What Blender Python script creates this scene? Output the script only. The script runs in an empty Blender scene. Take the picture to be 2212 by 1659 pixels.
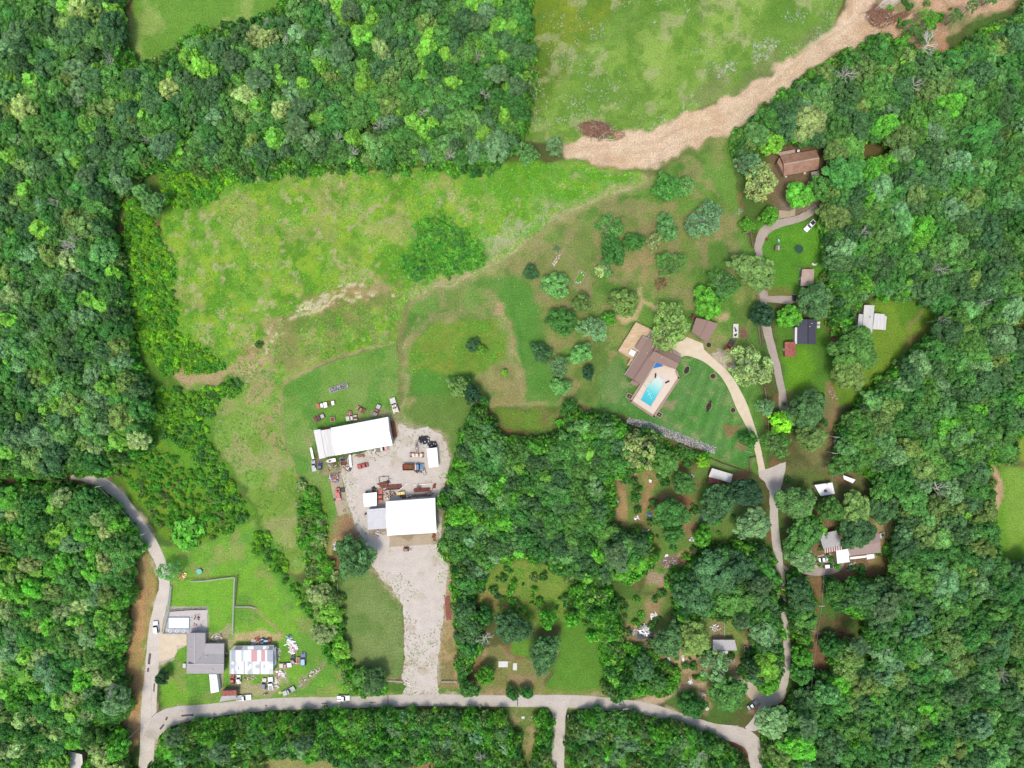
import bpy, bmesh, math, random
import numpy as np
from mathutils import Vector, Matrix

# ---------------------------------------------------------------- camera, light, exposure
S = 0.1875            # metres per map unit (the site survey below is in map units, 2212 x 1659)
H = 286.0             # flying height of the drone
CX, CY = 1106.0, 829.5
scene = bpy.context.scene
cam_d = bpy.data.cameras.new("camera"); cam = bpy.data.objects.new("camera", cam_d)
scene.collection.objects.link(cam)
cam.location = (0, 0, H); cam.rotation_euler = (0, 0, 0)
cam_d.sensor_width = 36; cam_d.lens = 36 * H / (2212 * S); cam_d.clip_start = 1; cam_d.clip_end = 6000
scene.camera = cam
SUN_EL, SUN_AZ = math.radians(70), math.radians(200)      # azimuth clockwise from the top of the picture
world = bpy.data.worlds.new("World"); scene.world = world; world.use_nodes = True
nt = world.node_tree; nt.nodes.clear()
wo = nt.nodes.new('ShaderNodeOutputWorld'); wb = nt.nodes.new('ShaderNodeBackground'); ws = nt.nodes.new('ShaderNodeTexSky')
ws.sky_type = 'NISHITA'; ws.sun_disc = False; ws.sun_elevation = SUN_EL; ws.sun_rotation = SUN_AZ
ws.air_density = 1.0; ws.dust_density = 3.0; ws.ozone_density = 1.0
wb.inputs[1].default_value = 0.15
nt.links.new(ws.outputs[0], wb.inputs[0]); nt.links.new(wb.outputs[0], wo.inputs[0])
sun_d = bpy.data.lights.new("sun", 'SUN'); sun = bpy.data.objects.new("sun", sun_d); scene.collection.objects.link(sun)
sun_d.energy = 1.5; sun_d.angle = math.radians(14); sun_d.color = (1.0, 0.93, 0.82)
sd_ = Vector((math.sin(SUN_AZ) * math.cos(SUN_EL), math.cos(SUN_AZ) * math.cos(SUN_EL), math.sin(SUN_EL)))
sun.rotation_euler = sd_.to_track_quat('Z', 'Y').to_euler(); sun.location = (0, 0, 150)
vs = scene.view_settings
vs.view_transform = 'Standard'; vs.look = 'None'; vs.gamma = 1; vs.use_curve_mapping = False; vs.exposure = 0.70
scene.cycles.max_bounces = 8; scene.cycles.diffuse_bounces = 5; scene.cycles.transmission_bounces = 5
scene.cycles.caustics_reflective = False; scene.cycles.caustics_refractive = False

# ---------------------------------------------------------------- helpers
rng = np.random.RandomState(7); R = random.Random(5)
col = scene.collection
E0 = 1.56
def lin(c): c /= 255.0; return c / 12.92 if c <= .04045 else ((c + .055) / 1.055) ** 2.4
def s3(r, g, b, k=1.0):                       # colour card reading (sRGB under this light) -> base colour
    return tuple(min(.86, lin(v) / E0 * k) for v in (r, g, b))
def W(x, y, h=0.0):                           # map unit at height h -> metres
    k = S * (H - h) / H
    return Vector(((x - CX) * k, (CY - y) * k, h))
def survey(ox, oy, k): return lambda x, y: ((ox + x / k) / 1.388788, (oy + y / k) / 1.388788)
def tile(i, j): return lambda x, y: (i * 737.33 + x / 3.0, j * 553.0 + y / 3.0)

def mat(name, color, rough=.8, var=.12, scale=3.0, spec=.3, metal=0.0, bump=0.0, color2=None, detail=4, vscale=None):
    m = bpy.data.materials.new(name); m.use_nodes = True; t = m.node_tree; b = t.nodes['Principled BSDF']
    b.inputs['Roughness'].default_value = rough; b.inputs['Metallic'].default_value = metal
    b.inputs['Specular IOR Level'].default_value = spec
    g = t.nodes.new('ShaderNodeNewGeometry'); n = t.nodes.new('ShaderNodeTexNoise')
    n.inputs['Scale'].default_value = scale; n.inputs['Detail'].default_value = detail
    if vscale:
        mp = t.nodes.new('ShaderNodeMapping'); mp.inputs['Scale'].default_value = vscale
        t.links.new(g.outputs['Position'], mp.inputs[0]); t.links.new(mp.outputs[0], n.inputs['Vector'])
    else: t.links.new(g.outputs['Position'], n.inputs['Vector'])
    r = t.nodes.new('ShaderNodeValToRGB'); r.color_ramp.elements[0].position = .3; r.color_ramp.elements[1].position = .7
    c = color[:3]; c2 = color2 or tuple(min(.95, v * (1 + var)) for v in c)
    c1 = tuple(v * (1 - var) for v in c)
    r.color_ramp.elements[0].color = (*c1, 1); r.color_ramp.elements[1].color = (*c2, 1)
    t.links.new(n.outputs['Fac'], r.inputs[0]); t.links.new(r.outputs[0], b.inputs['Base Color'])
    if bump:
        bp = t.nodes.new('ShaderNodeBump'); bp.inputs['Strength'].default_value = bump; bp.inputs['Distance'].default_value = .1
        t.links.new(n.outputs['Fac'], bp.inputs['Height']); t.links.new(bp.outputs[0], b.inputs['Normal'])
    return m

def link(name, me, m=None, parent=None):
    o = bpy.data.objects.new(name, me); col.objects.link(o)
    if m is not None and not me.materials:
        for q in (m if isinstance(m, (list, tuple)) else [m]): me.materials.append(q)
    if parent is not None: o.parent = parent
    return o
def tag(o, label=None, cat=None, group=None, kind=None):
    if label: o['label'] = label
    if cat: o['category'] = cat
    if group: o['group'] = group
    if kind: o['kind'] = kind
    return o
def thing(name, label, cat, loc=(0, 0, 0), rz=0.0, group=None):
    o = bpy.data.objects.new(name, None); col.objects.link(o); o.empty_display_size = .3
    o.location = loc; o.rotation_euler = (0, 0, rz)
    return tag(o, label, cat, group)
def copy_tree(o, parent=None):
    c = o.copy(); col.objects.link(c); c.parent = parent
    for ch in list(o.children): copy_tree(ch, c)
    return c
class MB:
    """collects shapes, links them as one mesh object"""
    def __init__(s): s.v = []; s.f = []
    def add(s, vs, fs):
        k = len(s.v); s.v += [tuple(v) for v in vs]; s.f += [tuple(i + k for i in f) for f in fs]; return s
    def box(s, c, d, rz=0, ry=0):
        hx, hy, hz = d[0] / 2, d[1] / 2, d[2] / 2; m = Matrix.Rotation(rz, 3, 'Z') @ Matrix.Rotation(ry, 3, 'Y'); c = Vector(c)
        vs = [c + m @ Vector((x, y, z)) for z in (-hz, hz) for x, y in ((-hx, -hy), (hx, -hy), (hx, hy), (-hx, hy))]
        return s.add(vs, [(3, 2, 1, 0), (4, 5, 6, 7), (0, 1, 5, 4), (1, 2, 6, 5), (2, 3, 7, 6), (3, 0, 4, 7)])
    def tube(s, p0, p1, r0, r1=None, n=6, caps=True):
        p0 = Vector(p0); p1 = Vector(p1); r1 = r0 if r1 is None else r1; d = (p1 - p0)
        if d.length < 1e-6: return s
        q = d.to_track_quat('Z', 'Y'); vs = []
        for p, r in ((p0, r0), (p1, r1)):
            for i in range(n):
                a = 2 * math.pi * i / n; vs.append(p + q @ Vector((r * math.cos(a), r * math.sin(a), 0)))
        fs = [(i, (i + 1) % n, n + (i + 1) % n, n + i) for i in range(n)]
        if caps: fs += [tuple(range(n - 1, -1, -1)), tuple(range(n, 2 * n))]
        return s.add(vs, fs)
    def prism(s, poly, z0, z1):
        """poly: plan outline (metres) ; sides and caps"""
        a = sum(poly[i][0] * poly[(i + 1) % len(poly)][1] - poly[(i + 1) % len(poly)][0] * poly[i][1] for i in range(len(poly)))
        if a < 0: poly = poly[::-1]
        n = len(poly); vs = [(p[0], p[1], z0) for p in poly] + [(p[0], p[1], z1) for p in poly]
        return s.add(vs, [tuple(range(n - 1, -1, -1)), tuple(range(n, 2 * n))] + [(i, (i + 1) % n, n + (i + 1) % n, n + i) for i in range(n)])
    def slab(s, pts, t=.15):
        """pts: 3-D outline of the top face, thickened downwards"""
        P = [Vector(p) for p in pts]; nrm = Vector((0, 0, 0))
        for i in range(len(P)): nrm += P[i].cross(P[(i + 1) % len(P)])
        if nrm.z < 0: P = P[::-1]
        n = len(P); vs = P + [p - Vector((0, 0, t)) for p in P]
        return s.add(vs, [tuple(range(n)), tuple(range(2 * n - 1, n - 1, -1))] + [(i, n + i, n + (i + 1) % n, (i + 1) % n) for i in range(n)])
    def torus(s, c, R_, r, nz=(0, 0, 1), n=14, m=6):
        q = Vector(nz).to_track_quat('Z', 'Y'); c = Vector(c); vs = []; fs = []
        for i in range(n):
            a = 2 * math.pi * i / n
            for j in range(m):
                b = 2 * math.pi * j / m
                vs.append(c + q @ Vector(((R_ + r * math.cos(b)) * math.cos(a), (R_ + r * math.cos(b)) * math.sin(a), r * math.sin(b))))
        for i in range(n):
            for j in range(m): fs.append((i * m + j, ((i + 1) % n) * m + j, ((i + 1) % n) * m + (j + 1) % m, i * m + (j + 1) % m))
        return s.add(vs, fs)
    def blob(s, c, r, seed=0, sub=1, amp=.25, sq=(1, 1, 1)):
        bm = bmesh.new(); bmesh.ops.create_icosphere(bm, subdivisions=sub, radius=1); q = random.Random(seed)
        vs = []
        for v in bm.verts:
            k = 1 + q.uniform(-amp, amp); vs.append((c[0] + v.co.x * r * k * sq[0], c[1] + v.co.y * r * k * sq[1], c[2] + v.co.z * r * k * sq[2]))
        bm.verts.index_update(); fs = [tuple(v.index for v in f.verts) for f in bm.faces]; bm.free()
        return s.add(vs, fs)
    def mesh(s, name='mesh', bevel=0, smooth=False):
        me = bpy.data.meshes.new(name); me.from_pydata([tuple(v) for v in s.v], [], s.f)
        if bevel:
            bm = bmesh.new(); bm.from_mesh(me)
            bmesh.ops.bevel(bm, geom=[e for e in bm.edges if e.calc_face_angle(0) > .5], offset=bevel, segments=2, affect='EDGES', clamp_overlap=True)
            bm.to_mesh(me); bm.free()
        if smooth: me.polygons.foreach_set('use_smooth', [True] * len(me.polygons))
        return me
    def build(s, name, m, parent=None, bevel=0, world=False, smooth=False):
        o = link(name, s.mesh(name, bevel, smooth), m, parent)
        if world and parent is not None: o.location = -parent.location   # the shape was given in site coordinates
        return o

# ---------------------------------------------------------------- numpy noise and plan geometry
def lattice(x, y, seed):
    xi = np.floor(x).astype(np.int64); yi = np.floor(y).astype(np.int64); xf = x - xi; yf = y - yi
    def h(a, b):
        n = (a * 374761393 + b * 668265263 + seed * 1442695041) & 0x7fffffff
        n = ((n ^ (n >> 13)) * 1274126177) & 0x7fffffff
        return ((n ^ (n >> 16)) & 0xffff) / 65535.0
    u = xf * xf * (3 - 2 * xf); v = yf * yf * (3 - 2 * yf)
    return (h(xi, yi) * (1 - u) + h(xi + 1, yi) * u) * (1 - v) + (h(xi, yi + 1) * (1 - u) + h(xi + 1, yi + 1) * u) * v
def fbm(x, y, scale, seed=0, octs=4):
    a = 0; w = 1; t = 0
    for i in range(octs):
        a = a + w * lattice(x / scale * 2 ** i, y / scale * 2 ** i, seed + i * 17); t += w; w *= .55
    return a / t
def sdist(px, py, poly):
    """signed distance to a closed outline, positive inside (same units as px)"""
    inside = np.zeros(px.shape, bool); d2 = np.full(px.shape, 1e18); n = len(poly)
    for i in range(n):
        x0, y0 = poly[i]; x1, y1 = poly[(i + 1) % n]
        c = (y0 > py) != (y1 > py)
        if y1 != y0: inside ^= c & (px < (x1 - x0) * (py - y0) / (y1 - y0) + x0)
        dx, dy = x1 - x0, y1 - y0; L = dx * dx + dy * dy + 1e-12
        t = np.clip(((px - x0) * dx + (py - y0) * dy) / L, 0, 1)
        d2 = np.minimum(d2, (px - x0 - t * dx) ** 2 + (py - y0 - t * dy) ** 2)
    return np.where(inside, 1, -1) * np.sqrt(d2)
def ldist(px, py, line):
    d2 = np.full(px.shape, 1e18)
    for (x0, y0), (x1, y1) in zip(line[:-1], line[1:]):
        dx, dy = x1 - x0, y1 - y0; L = dx * dx + dy * dy + 1e-12
        t = np.clip(((px - x0) * dx + (py - y0) * dy) / L, 0, 1)
        d2 = np.minimum(d2, (px - x0 - t * dx) ** 2 + (py - y0 - t * dy) ** 2)
    return np.sqrt(d2)
def smooth_line(pts, n=6, closed=False):
    P = [np.array(p, float) for p in pts]; out = []; N = len(P)
    rngi = range(N) if closed else range(N - 1)
    for i in rngi:
        p1, p2 = P[i], P[(i + 1) % N]
        p0 = P[(i - 1) % N] if closed or i > 0 else p1; p3 = P[(i + 2) % N] if closed or i + 2 < N else p2
        for k in range(n):
            t = k / n
            out.append(tuple(.5 * ((2 * p1) + (-p0 + p2) * t + (2 * p0 - 5 * p1 + 4 * p2 - p3) * t * t + (-p0 + 3 * p1 - 3 * p2 + p3) * t ** 3)))
    if not closed: out.append(tuple(P[-1]))
    return out
# ---------------------------------------------------------------- the lie of the land (map units)
Z0 = survey(1700, 1360, 3.95); ZO = survey(1400, 540, 2.37); ZP = survey(1820, 920, 4.609); ZY = survey(1080, 1260, 6.9125)
ZS = survey(960, 1380, 5.529); ZH = survey(460, 1780, 4.878); ZJ = survey(720, 1900, 7.9); ZU = survey(900, 1120, 5.925)
ZE = survey(2200, 600, 3.318); ZR = survey(2200, 1320, 3.95); ZT = survey(1860, 1800, 4.809); ZB = survey(2280, 420, 7.54)
ZF = survey(480, 1560, 4.879); ZN = survey(2560, 0, 4.32); ZM = survey(2300, 940, 3.95)
YARD = [(736,1021),(741,1000),(752,985),(790,975),(845,962),(858,940),(862,915),(880,920),(895,925),(924,922),(950,936),(968,960),(973,996),
        (969,1026),(955,1060),(953,1110),(955,1160),(966,1206),(964,1266),(960,1322),(950,1389),(947,1439),(944,1484),(950,1500),(868,1502),(877,1484),
        (869,1466),(875,1422),(872,1339),(865,1299),(847,1273),(820,1246),(804,1219),(787,1163),(770,1143),(757,1106),(750,1077)]
T01 = tile(0,0); T11 = tile(1,0); T21 = tile(2,0); T02 = tile(0,1); T12 = tile(1,1); T22 = tile(2,1); T03 = tile(0,2); T13 = tile(1,2); T23 = tile(2,2)
DIRT = [(1220,311),(1257,301),(1337,300),(1347,284),(1404,283),(1475,247),(1542,230),(1585,203),(1635,173),(1682,143),(1742,103),(1795,67),(1828,20),(1838,-30),
        (1900,-30),(1885,10),(1878,33),(1905,67),(1880,92),(1842,113),(1792,123),(1742,160),(1702,197),(1662,227),(1625,253),(1585,290),(1535,297),(1492,320),(1437,347),
        (1400,367),(1337,360),(1270,350),(1217,343)]
TRACK = [(1405,385),(1360,408),(1290,425),(1235,455),(1170,492),(1110,540),(1040,585),(985,605),(920,625),(885,650)]

def sh(*c): return s3(*c)
OPS = []
def region(poly, c, f=1.2, warp=1.5, a=1.0, var=.10, vs_=6.0, n=None, sm=False):
    if sm: poly = smooth_line(poly, 4, True)
    OPS.append(('r', poly, sh(*c), f, warp, a, var, vs_, n))
def stroke(line, w, c, f=1.0, warp=.6, a=1.0, var=.15, n=None, sm=True):
    if sm: line = smooth_line(line, 4)
    OPS.append(('l', line, sh(*c), f, warp, a, var, w, n))
# thick woods floor is the base; n=(scale, threshold, softness) breaks a region into patches
region([(270,-60),(272,60),(280,150),(370,125),(430,70),(520,55),(610,25),(640,-60)], (112,158,62), 2, 2)
stroke([(278,-40),(279,60),(283,135)], 7, (150,120,78), 2, 1, .9)
region([(270,-60),(272,60),(280,150),(370,125),(430,70),(520,55),(610,25),(640,-60)], (158,182,98), 2, 2, .7, n=(9,.55,.12))
NEF = [(1125,-60),(1143,90),(1150,170),(1140,240),(1122,300),(1220,312),(1300,300),(1404,283),(1475,247),(1585,203),(1682,143),(1795,67),(1845,-60)]
region(NEF, (122,162,64), 1.5, 1)
region(NEF, (148,178,84), 1.5, 1, .8, n=(14,.5,.25))
region(NEF, (104,144,58), 1.5, 1, .7, n=(22,.56,.2))
region([(1140,-60),(1390,-60),(1300,60),(1230,120),(1180,200),(1150,260),(1148,120)], (116,142,44), 8, 3, .9)
region([(1210,-40),(1330,-40),(1300,40),(1230,90)], (140,156,52), 6, 4, .8, n=(10,.45,.15))
region([(1150,100),(1230,120),(1180,210),(1150,270)], (88,118,44), 8, 3, .6)
region(NEF, (170,176,120), 1.5, 1, .6, n=(7,.62,.06)); region(NEF, (96,140,50), 1.5, 1, .6, n=(4,.57,.08))
region([(1480,215),(1560,150),(1680,110),(1770,60),(1790,80),(1680,150),(1560,215),(1500,240)], (128,132,88), 6, 3, .6, n=(8,.45,.2))
stroke([(1400,-30),(1340,60),(1260,120),(1200,190)], 2.5, (140,160,88), 2, 1, .5)
# central meadow
MEAD = [(355,455),(420,430),(500,385),(600,372),(700,366),(900,366),(1000,368),(1110,352),(1215,350),(1270,356),(1330,363),(1395,380),(1402,392),(1350,412),(1290,430),
        (1235,460),(1170,497),(1110,545),(1050,590),(1000,610),(930,628),(880,655),(862,720),(855,745),(760,760),(700,780),(640,815),(600,830),(540,800),(490,800),(450,770),(385,745),(362,650),(365,560),(350,500)]
region(MEAD, (128,172,62), 1.5, 2, var=.12)
region(MEAD, (100,150,45), 1.5, 2, .85, n=(12,.52,.12))
region(MEAD, (156,174,88), 1.5, 2, .7, n=(10,.58,.10))
region(MEAD, (96,146,42), 1.5, 2, .6, n=(3.2,.57,.08))
region(MEAD, (150,182,58), 1.5, 2, .7, n=(4.2,.56,.08))
region(MEAD, (174,170,108), 1.5, 2, .5, n=(9,.64,.08)); region(MEAD, (186,178,132), 1.5, 2, .7, n=(3,.66,.05))
region([(900,366),(1110,352),(1215,350),(1330,363),(1395,380),(1350,412),(1235,440),(1150,430),(1000,440),(930,420)], (96,160,42), 6, 5, .75, n=(8,.4,.2))
region([(1040,520),(1110,440),(1200,440),(1240,455),(1110,545),(1050,590)], (172,178,132), 8, 6, .8, n=(7,.45,.12))
region([(590,690),(660,650),(760,605),(850,615),(870,650),(850,665),(760,690),(660,720),(590,770),(540,800),(500,800),(560,740)], (164,142,96), 5, 8, .85, n=(9,.43,.2))
region([(590,690),(660,650),(760,605),(850,615),(870,650),(850,665),(760,690),(660,720),(590,770)], (120,142,66), 5, 6, .8, n=(5,.52,.1))
for ln in ([(585,745),(600,715),(640,680),(700,655),(760,635),(820,630)], [(560,770),(585,735),(630,690),(690,665),(740,650),(790,645)], [(548,760),(560,735),(600,700),(660,668)], [(640,665),(700,640),(760,625)]):
    stroke(ln, 4.5, (216,200,162), 1.0, 2.0, .95, n=(2.0,.53,.05))
region([(700,600),(780,585),(860,600),(870,640),(800,640),(720,640)], (172,158,108), 4, 6, .8, n=(6,.5,.12))
region([(545,700),(600,680),(620,720),(580,800),(520,800)], (170,156,108), 4, 6, .7, n=(6,.48,.12))
for ln in ([(690,640),(740,615),(800,612)], [(620,690),(690,650),(760,640),(850,640)], [(575,760),(600,725),(650,700)]): stroke(ln, 3.5, (218,204,168), 1, 2, .9, n=(2.0,.52,.05))
region([(600,700),(700,665),(800,660),(870,680),(850,740),(700,780),(620,810),(590,770)], (140,142,82), 4, 5, .8, n=(9,.5,.15))
region([(640,690),(760,660),(830,670),(780,700),(700,720),(650,760)], (108,140,62), 5, 5, .8, n=(6,.48,.12))
# western strip meadow and scrub ground
WST = [(455,790),(520,795),(590,800),(612,830),(608,900),(625,980),(650,1030),(655,1080),(660,1150),(670,1200),(640,1240),(590,1190),(560,1130),(540,1060),(500,1020),(470,960),(450,900),(455,860),(520,830)]
region([(255,560),(310,560),(390,740),(480,830),(460,880),(470,960),(510,1040),(560,1130),(420,1160),(340,1130),(250,1040),(230,1010),(320,950),(300,850),(270,720)], (92,132,48), 3, 4, 1)
region([(240,1000),(330,960),(400,900),(440,960),(500,1050),(545,1110),(500,1150),(400,1180),(345,1150),(290,1070)], (120,158,48), 3, 4, .9, n=(9,.4,.2))
region(WST, (134,168,76), 2, 3)
region(WST, (122,155,60), 2, 3, .8, n=(9,.5,.12)); region(WST, (170,166,112), 2, 3, .6, n=(8,.58,.1))
region([(370,815),(430,800),(490,790),(540,775),(590,770),(570,810),(520,830),(470,830),(430,860),(400,850)], (188,166,124), 2.5, 5, .9, n=(5,.35,.15))
region([(520,830),(570,810),(600,830),(600,900),(620,950),(590,990),(550,930),(530,880)], (176,156,112), 5, 6, .7, n=(6,.45,.15))
region([(640,1030),(700,1040),(720,1100),(720,1180),(700,1240),(690,1330),(670,1250),(650,1150)], (120,140,60), 3, 3)
# mown land round the barns and the orchard
MOWN = [(862,735),(885,650),(985,605),(1110,545),(1235,460),(1405,388),(1440,345),(1490,320),(1585,285),(1592,420),(1610,500),(1640,560),(1640,1020),(1500,1010),(1540,960),(1500,945),(1340,895),(1260,880),(1220,875),(1160,878),(1060,882),(1015,868),(1015,930),(975,990),(960,950),(900,918),(860,930),(855,890),(850,820)]
region(MOWN, (110,152,66), 2, 2, var=.14)
region(MOWN, (146,152,88), 2, 2, .8, n=(16,.52,.12)); region(MOWN, (84,128,52), 2, 2, .7, n=(12,.55,.1)); region(MOWN, (160,150,102), 2, 2, .6, n=(8,.62,.06))
region([(890,650),(990,615),(1080,640),(1110,700),(1130,800),(1140,870),(1200,872),(1190,780),(1170,660),(1140,600),(1040,600)], (92,146,60), 4, 3, .8)
region([(1200,500),(1330,470),(1420,470),(1580,440),(1600,560),(1560,640),(1450,640),(1330,640),(1240,700),(1160,640),(1150,560)], (128,146,78), 8, 5, .7, n=(14,.45,.2)); region([(1200,500),(1330,470),(1420,470),(1580,440),(1600,560),(1560,640),(1450,640),(1330,640),(1240,700),(1160,640),(1150,560)], (160,146,104), 6, 5, .6, n=(6,.56,.08))
region(ZO(1090,560) and [ZO(1090,600),ZO(1150,540),ZO(1290,520),ZO(1360,600),ZO(1330,690),ZO(1250,760),ZO(1150,700),ZO(1090,650)], (168,152,104), 4, 5, .9, n=(5,.35,.2))
for q in ([ZO(1240,790),ZO(1260,850),ZO(1320,890),ZO(1400,925)], [ZO(1250,880),ZO(1200,950),ZO(1120,980),ZO(1060,985)]):
    stroke(q, 4, (204,180,136), 2, 2.5, .9)
region([ZO(1070,960),ZO(1200,950),ZO(1220,1000),ZO(1110,1010)], (206,182,138), 1.5, 3, .9)
stroke([ZO(580,620),ZO(640,570),ZO(690,500)], 4, (178,160,120), 2, 3, .8)
for a_, w_, cc in ((0, 9, (160,160,104)), (0, 5, (176,166,116)), (8, 3, (112,140,62)), (-8, 3, (190,176,132)), (14, 2.6, (166,162,106)), (3.5, 2, (204,188,146))):
    stroke([(x, y + a_) for x, y in TRACK], w_, cc, 3.0, 2.0, .8, n=(7,.40,.3))
stroke([(885,650),(868,700),(862,760),(860,820),(862,880)], 8, (138,134,84), 2.5, 2, .7)
stroke([(902,690),(885,720),(872,760)], 3, (190,176,128), 2, 2, .7, n=(4,.45,.1))
stroke([(880,800),(874,840),(872,900)], 4, (176,164,118), 2.5, 3, .7)
stroke([ZO(220,880),ZO(280,1000),ZO(330,1180),ZO(390,1300),ZO(410,1560)], 3, (176,160,112), 2, 2, .8)
stroke([ZO(250,900),ZO(240,960)], 8, (186,160,118), 2.5, 3, .8, n=(4,.4,.1))
stroke([ZO(330,960),ZO(370,1100),ZO(400,1300),ZO(420,1450)], 4, (72,136,54), 2, 1.5, .8)
region([ZO(110,1330),ZO(260,1240),ZO(340,1300),ZO(400,1400),ZO(410,1600),ZO(180,1620),ZO(100,1430)], (158,150,98), 3, 3, .9, n=(8,.3,.25))
stroke([ZO(180,1610),ZO(330,1590),ZO(560,1580)], 2, (176,158,112), 1.5, 1, .8)
for k in range(9): stroke([(905 + k * 3 + k, 640 + k * 11), (985, 622 + k * 9), (1060, 630 + k * 9)], 1.2, (136,150,88), 1, 1.5, .6)
# yellow-flowered rough patch, knoll
region([(900,735),(935,700),(985,690),(1040,690),(1075,700),(1095,740),(1090,770),(1040,800),(1000,830),(960,810),(885,810),(880,780)], (112,150,56), 2, 3, sm=True)
region([(900,735),(935,700),(985,690),(1040,690),(1075,700),(1095,740),(1090,770),(1040,800),(1000,830),(960,810),(885,810),(880,780)], (130,152,62), 2, 3, .7, n=(5,.52,.1))
stroke([(884,800),(878,770),(895,725),(930,692),(985,682),(1045,682),(1080,698),(1102,745),(1120,820),(1132,868)], 6, (168,162,108), 4, 3, .6, n=(6,.45,.25))
region([(880,800),(950,800),(965,850),(915,855),(890,840)], (92,148,58), 3, 2, .8)
region([(910,855),(960,860),(1010,872),(1018,900),(1000,950),(975,990),(955,930),(900,918),(885,890)], (106,140,64), 1.5, 1, .9, sm=True)
# lawn left of the barns
LAWN1 = [(612,832),(660,805),(750,770),(852,742),(862,780),(858,850),(862,905),(840,905),(690,925),(676,990),(700,1030),(735,1020),(750,1090),(740,1130),(715,1160),(700,1100),(660,1035),(640,1020),(620,960),(606,890)]
region(LAWN1, (116,158,66), 1, .8); region(LAWN1, (132,160,84), 1, .8, .7, n=(10,.5,.15)); region(LAWN1, (92,148,58), 1, .8, .7, n=(8,.56,.1))
stroke([(612,830),(660,802),(750,766),(850,740)], 2.2, (176,160,118), 1.2, .8, .9)
stroke([(606,850),(612,930),(628,1000),(650,1035)], 2.2, (168,150,110), 1.2, 1, .7)
region([(750,895),(800,880),(850,885),(866,900),(858,925),(840,905),(760,915)], (178,166,128), 4, 4, .8, n=(4,.4,.2))
region([(665,940),(676,930),(690,990),(700,1035),(760,1030),(760,985),(700,1000)], (180,166,126), 4, 4, .7, n=(4,.45,.15))
region([(725,1100),(755,1100),(790,1165),(760,1180),(720,1160),(700,1200),(715,1140)], (162,140,98), 3, 4, .85)
region([(735,1110),(760,1130),(775,1170),(740,1165)], (168,128,100), 4, 4, .8)
stroke([(728,1165),(712,1200),(706,1250),(712,1310)], 5, (190,160,112), 1.5, 2.5, .9)
# yard margins
YM = [(738+dx,y) for dx,y in ((0,1000),)]
region([(x + (4 if x > 860 else -6), y) for x, y in YARD], (186,176,150), 3.5, 3.5, .9)
region([(835,905),(868,905),(890,925),(870,960),(852,960)], (180,172,132), 4, 4, .8)
region([(945,935),(975,960),(978,1010),(970,1055),(960,1070),(950,1000)], (176,166,126), 3, 3, .8)
region([(960,1020),(990,1000),(985,1060),(958,1075)], (150,122,88), 3, 3, .8)
region([(950,1070),(975,1080),(975,1160),(955,1170)], (168,154,128), 3, 3, .7)
region([(965,1210),(985,1215),(985,1300),(990,1400),(998,1495),(948,1495),(950,1400),(962,1320)], (146,136,88), 2.5, 3, 1)
region([(965,1210),(985,1215),(985,1300),(990,1400),(998,1495),(948,1495),(950,1400)], (180,156,112), 2.5, 3, .8, n=(5,.5,.1))
stroke([(967,1210),(964,1266),(960,1322),(950,1389),(946,1470)], 4, (196,180,150), 2, 3, .8, n=(3,.4,.15))
region([(935,1492),(1000,1485),(1000,1502),(935,1502)], (104,140,60), 2, 1.5)
# wedge lawn, verge
region([(735,1265),(757,1235),(790,1230),(830,1262),(858,1290),(868,1330),(872,1420),(866,1462),(840,1470),(800,1460),(752,1435),(742,1360)], (112,142,72), 1.5, 1, var=.12)
region([(735,1265),(757,1235),(790,1230),(830,1262),(858,1290),(868,1330),(872,1420),(866,1462),(800,1460),(752,1435)], (134,152,90), 1.5, 1, .7, n=(9,.5,.15))
stroke([(795,1225),(822,1252),(852,1282),(864,1310)], 3.5, (190,172,134), 2, 2.5, .8)
region([(836,1466),(872,1466),(872,1475),(836,1475)], (182,160,124), 1.5, 1.5, .9)
region([(828,1475),(878,1475),(880,1502),(820,1502)], (92,132,56), 1.5, 1)
# lower left property
region([(345,1180),(420,1180),(500,1140),(545,1128),(570,1150),(600,1200),(640,1262),(690,1330),(720,1420),(745,1440),(750,1502),(620,1510),(470,1522),(352,1530),(348,1400),(360,1330),(368,1240)], (108,160,62), 1.5, 1.5, var=.1)
region([(345,1180),(420,1180),(545,1128),(640,1262),(690,1330),(745,1440),(750,1502),(470,1522),(352,1530),(348,1400),(368,1240)], (126,178,58), 2, 2, .8, n=(9,.48,.15))
region([(345,1180),(420,1180),(545,1128),(640,1262),(690,1330),(745,1440),(750,1502),(470,1522),(352,1530),(348,1400),(368,1240)], (156,160,96), 2, 2, .6, n=(7,.6,.08))
region([(385,1240),(505,1245),(500,1350),(400,1310),(372,1300)], (124,182,58), 3, 2, .6)
stroke([(380,1250),(440,1248),(505,1243)], 2, (120,96,70), 1, .6, .7)
for ln in ([(510,1310),(550,1318),(580,1340),(612,1372)], [(540,1300),(570,1330),(605,1366)]): stroke(ln, 2, (166,146,102), 1.2, 1.2, .8)
region([(505,1365),(560,1360),(610,1370),(608,1385),(560,1390),(500,1390)], (200,176,132), 2, 2.5, .85)
region([(445,1365),(500,1355),(500,1405),(455,1400)], (180,166,132), 2.5, 3, .8, n=(3,.4,.2))
region([(500,1455),(590,1456),(600,1480),(580,1500),(520,1510),(500,1480)], (186,170,136), 3, 3, .8, n=(4,.38,.2))
region([(590,1440),(625,1440),(625,1475),(600,1478)], (190,172,140), 3, 3, .7, n=(3,.45,.15))
region([(640,1460),(700,1425),(708,1432),(660,1478),(640,1490)], (170,158,120), 2, 3, .7, n=(3,.45,.1))
region([(352,1345),(366,1310),(449,1310),(449,1370),(360,1370)], (196,182,166), .6, .4, .9)
region([(350,1372),(403,1372),(403,1394),(380,1405),(374,1425),(345,1440),(344,1400)], (214,196,176), 1, 1, .95)
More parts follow.
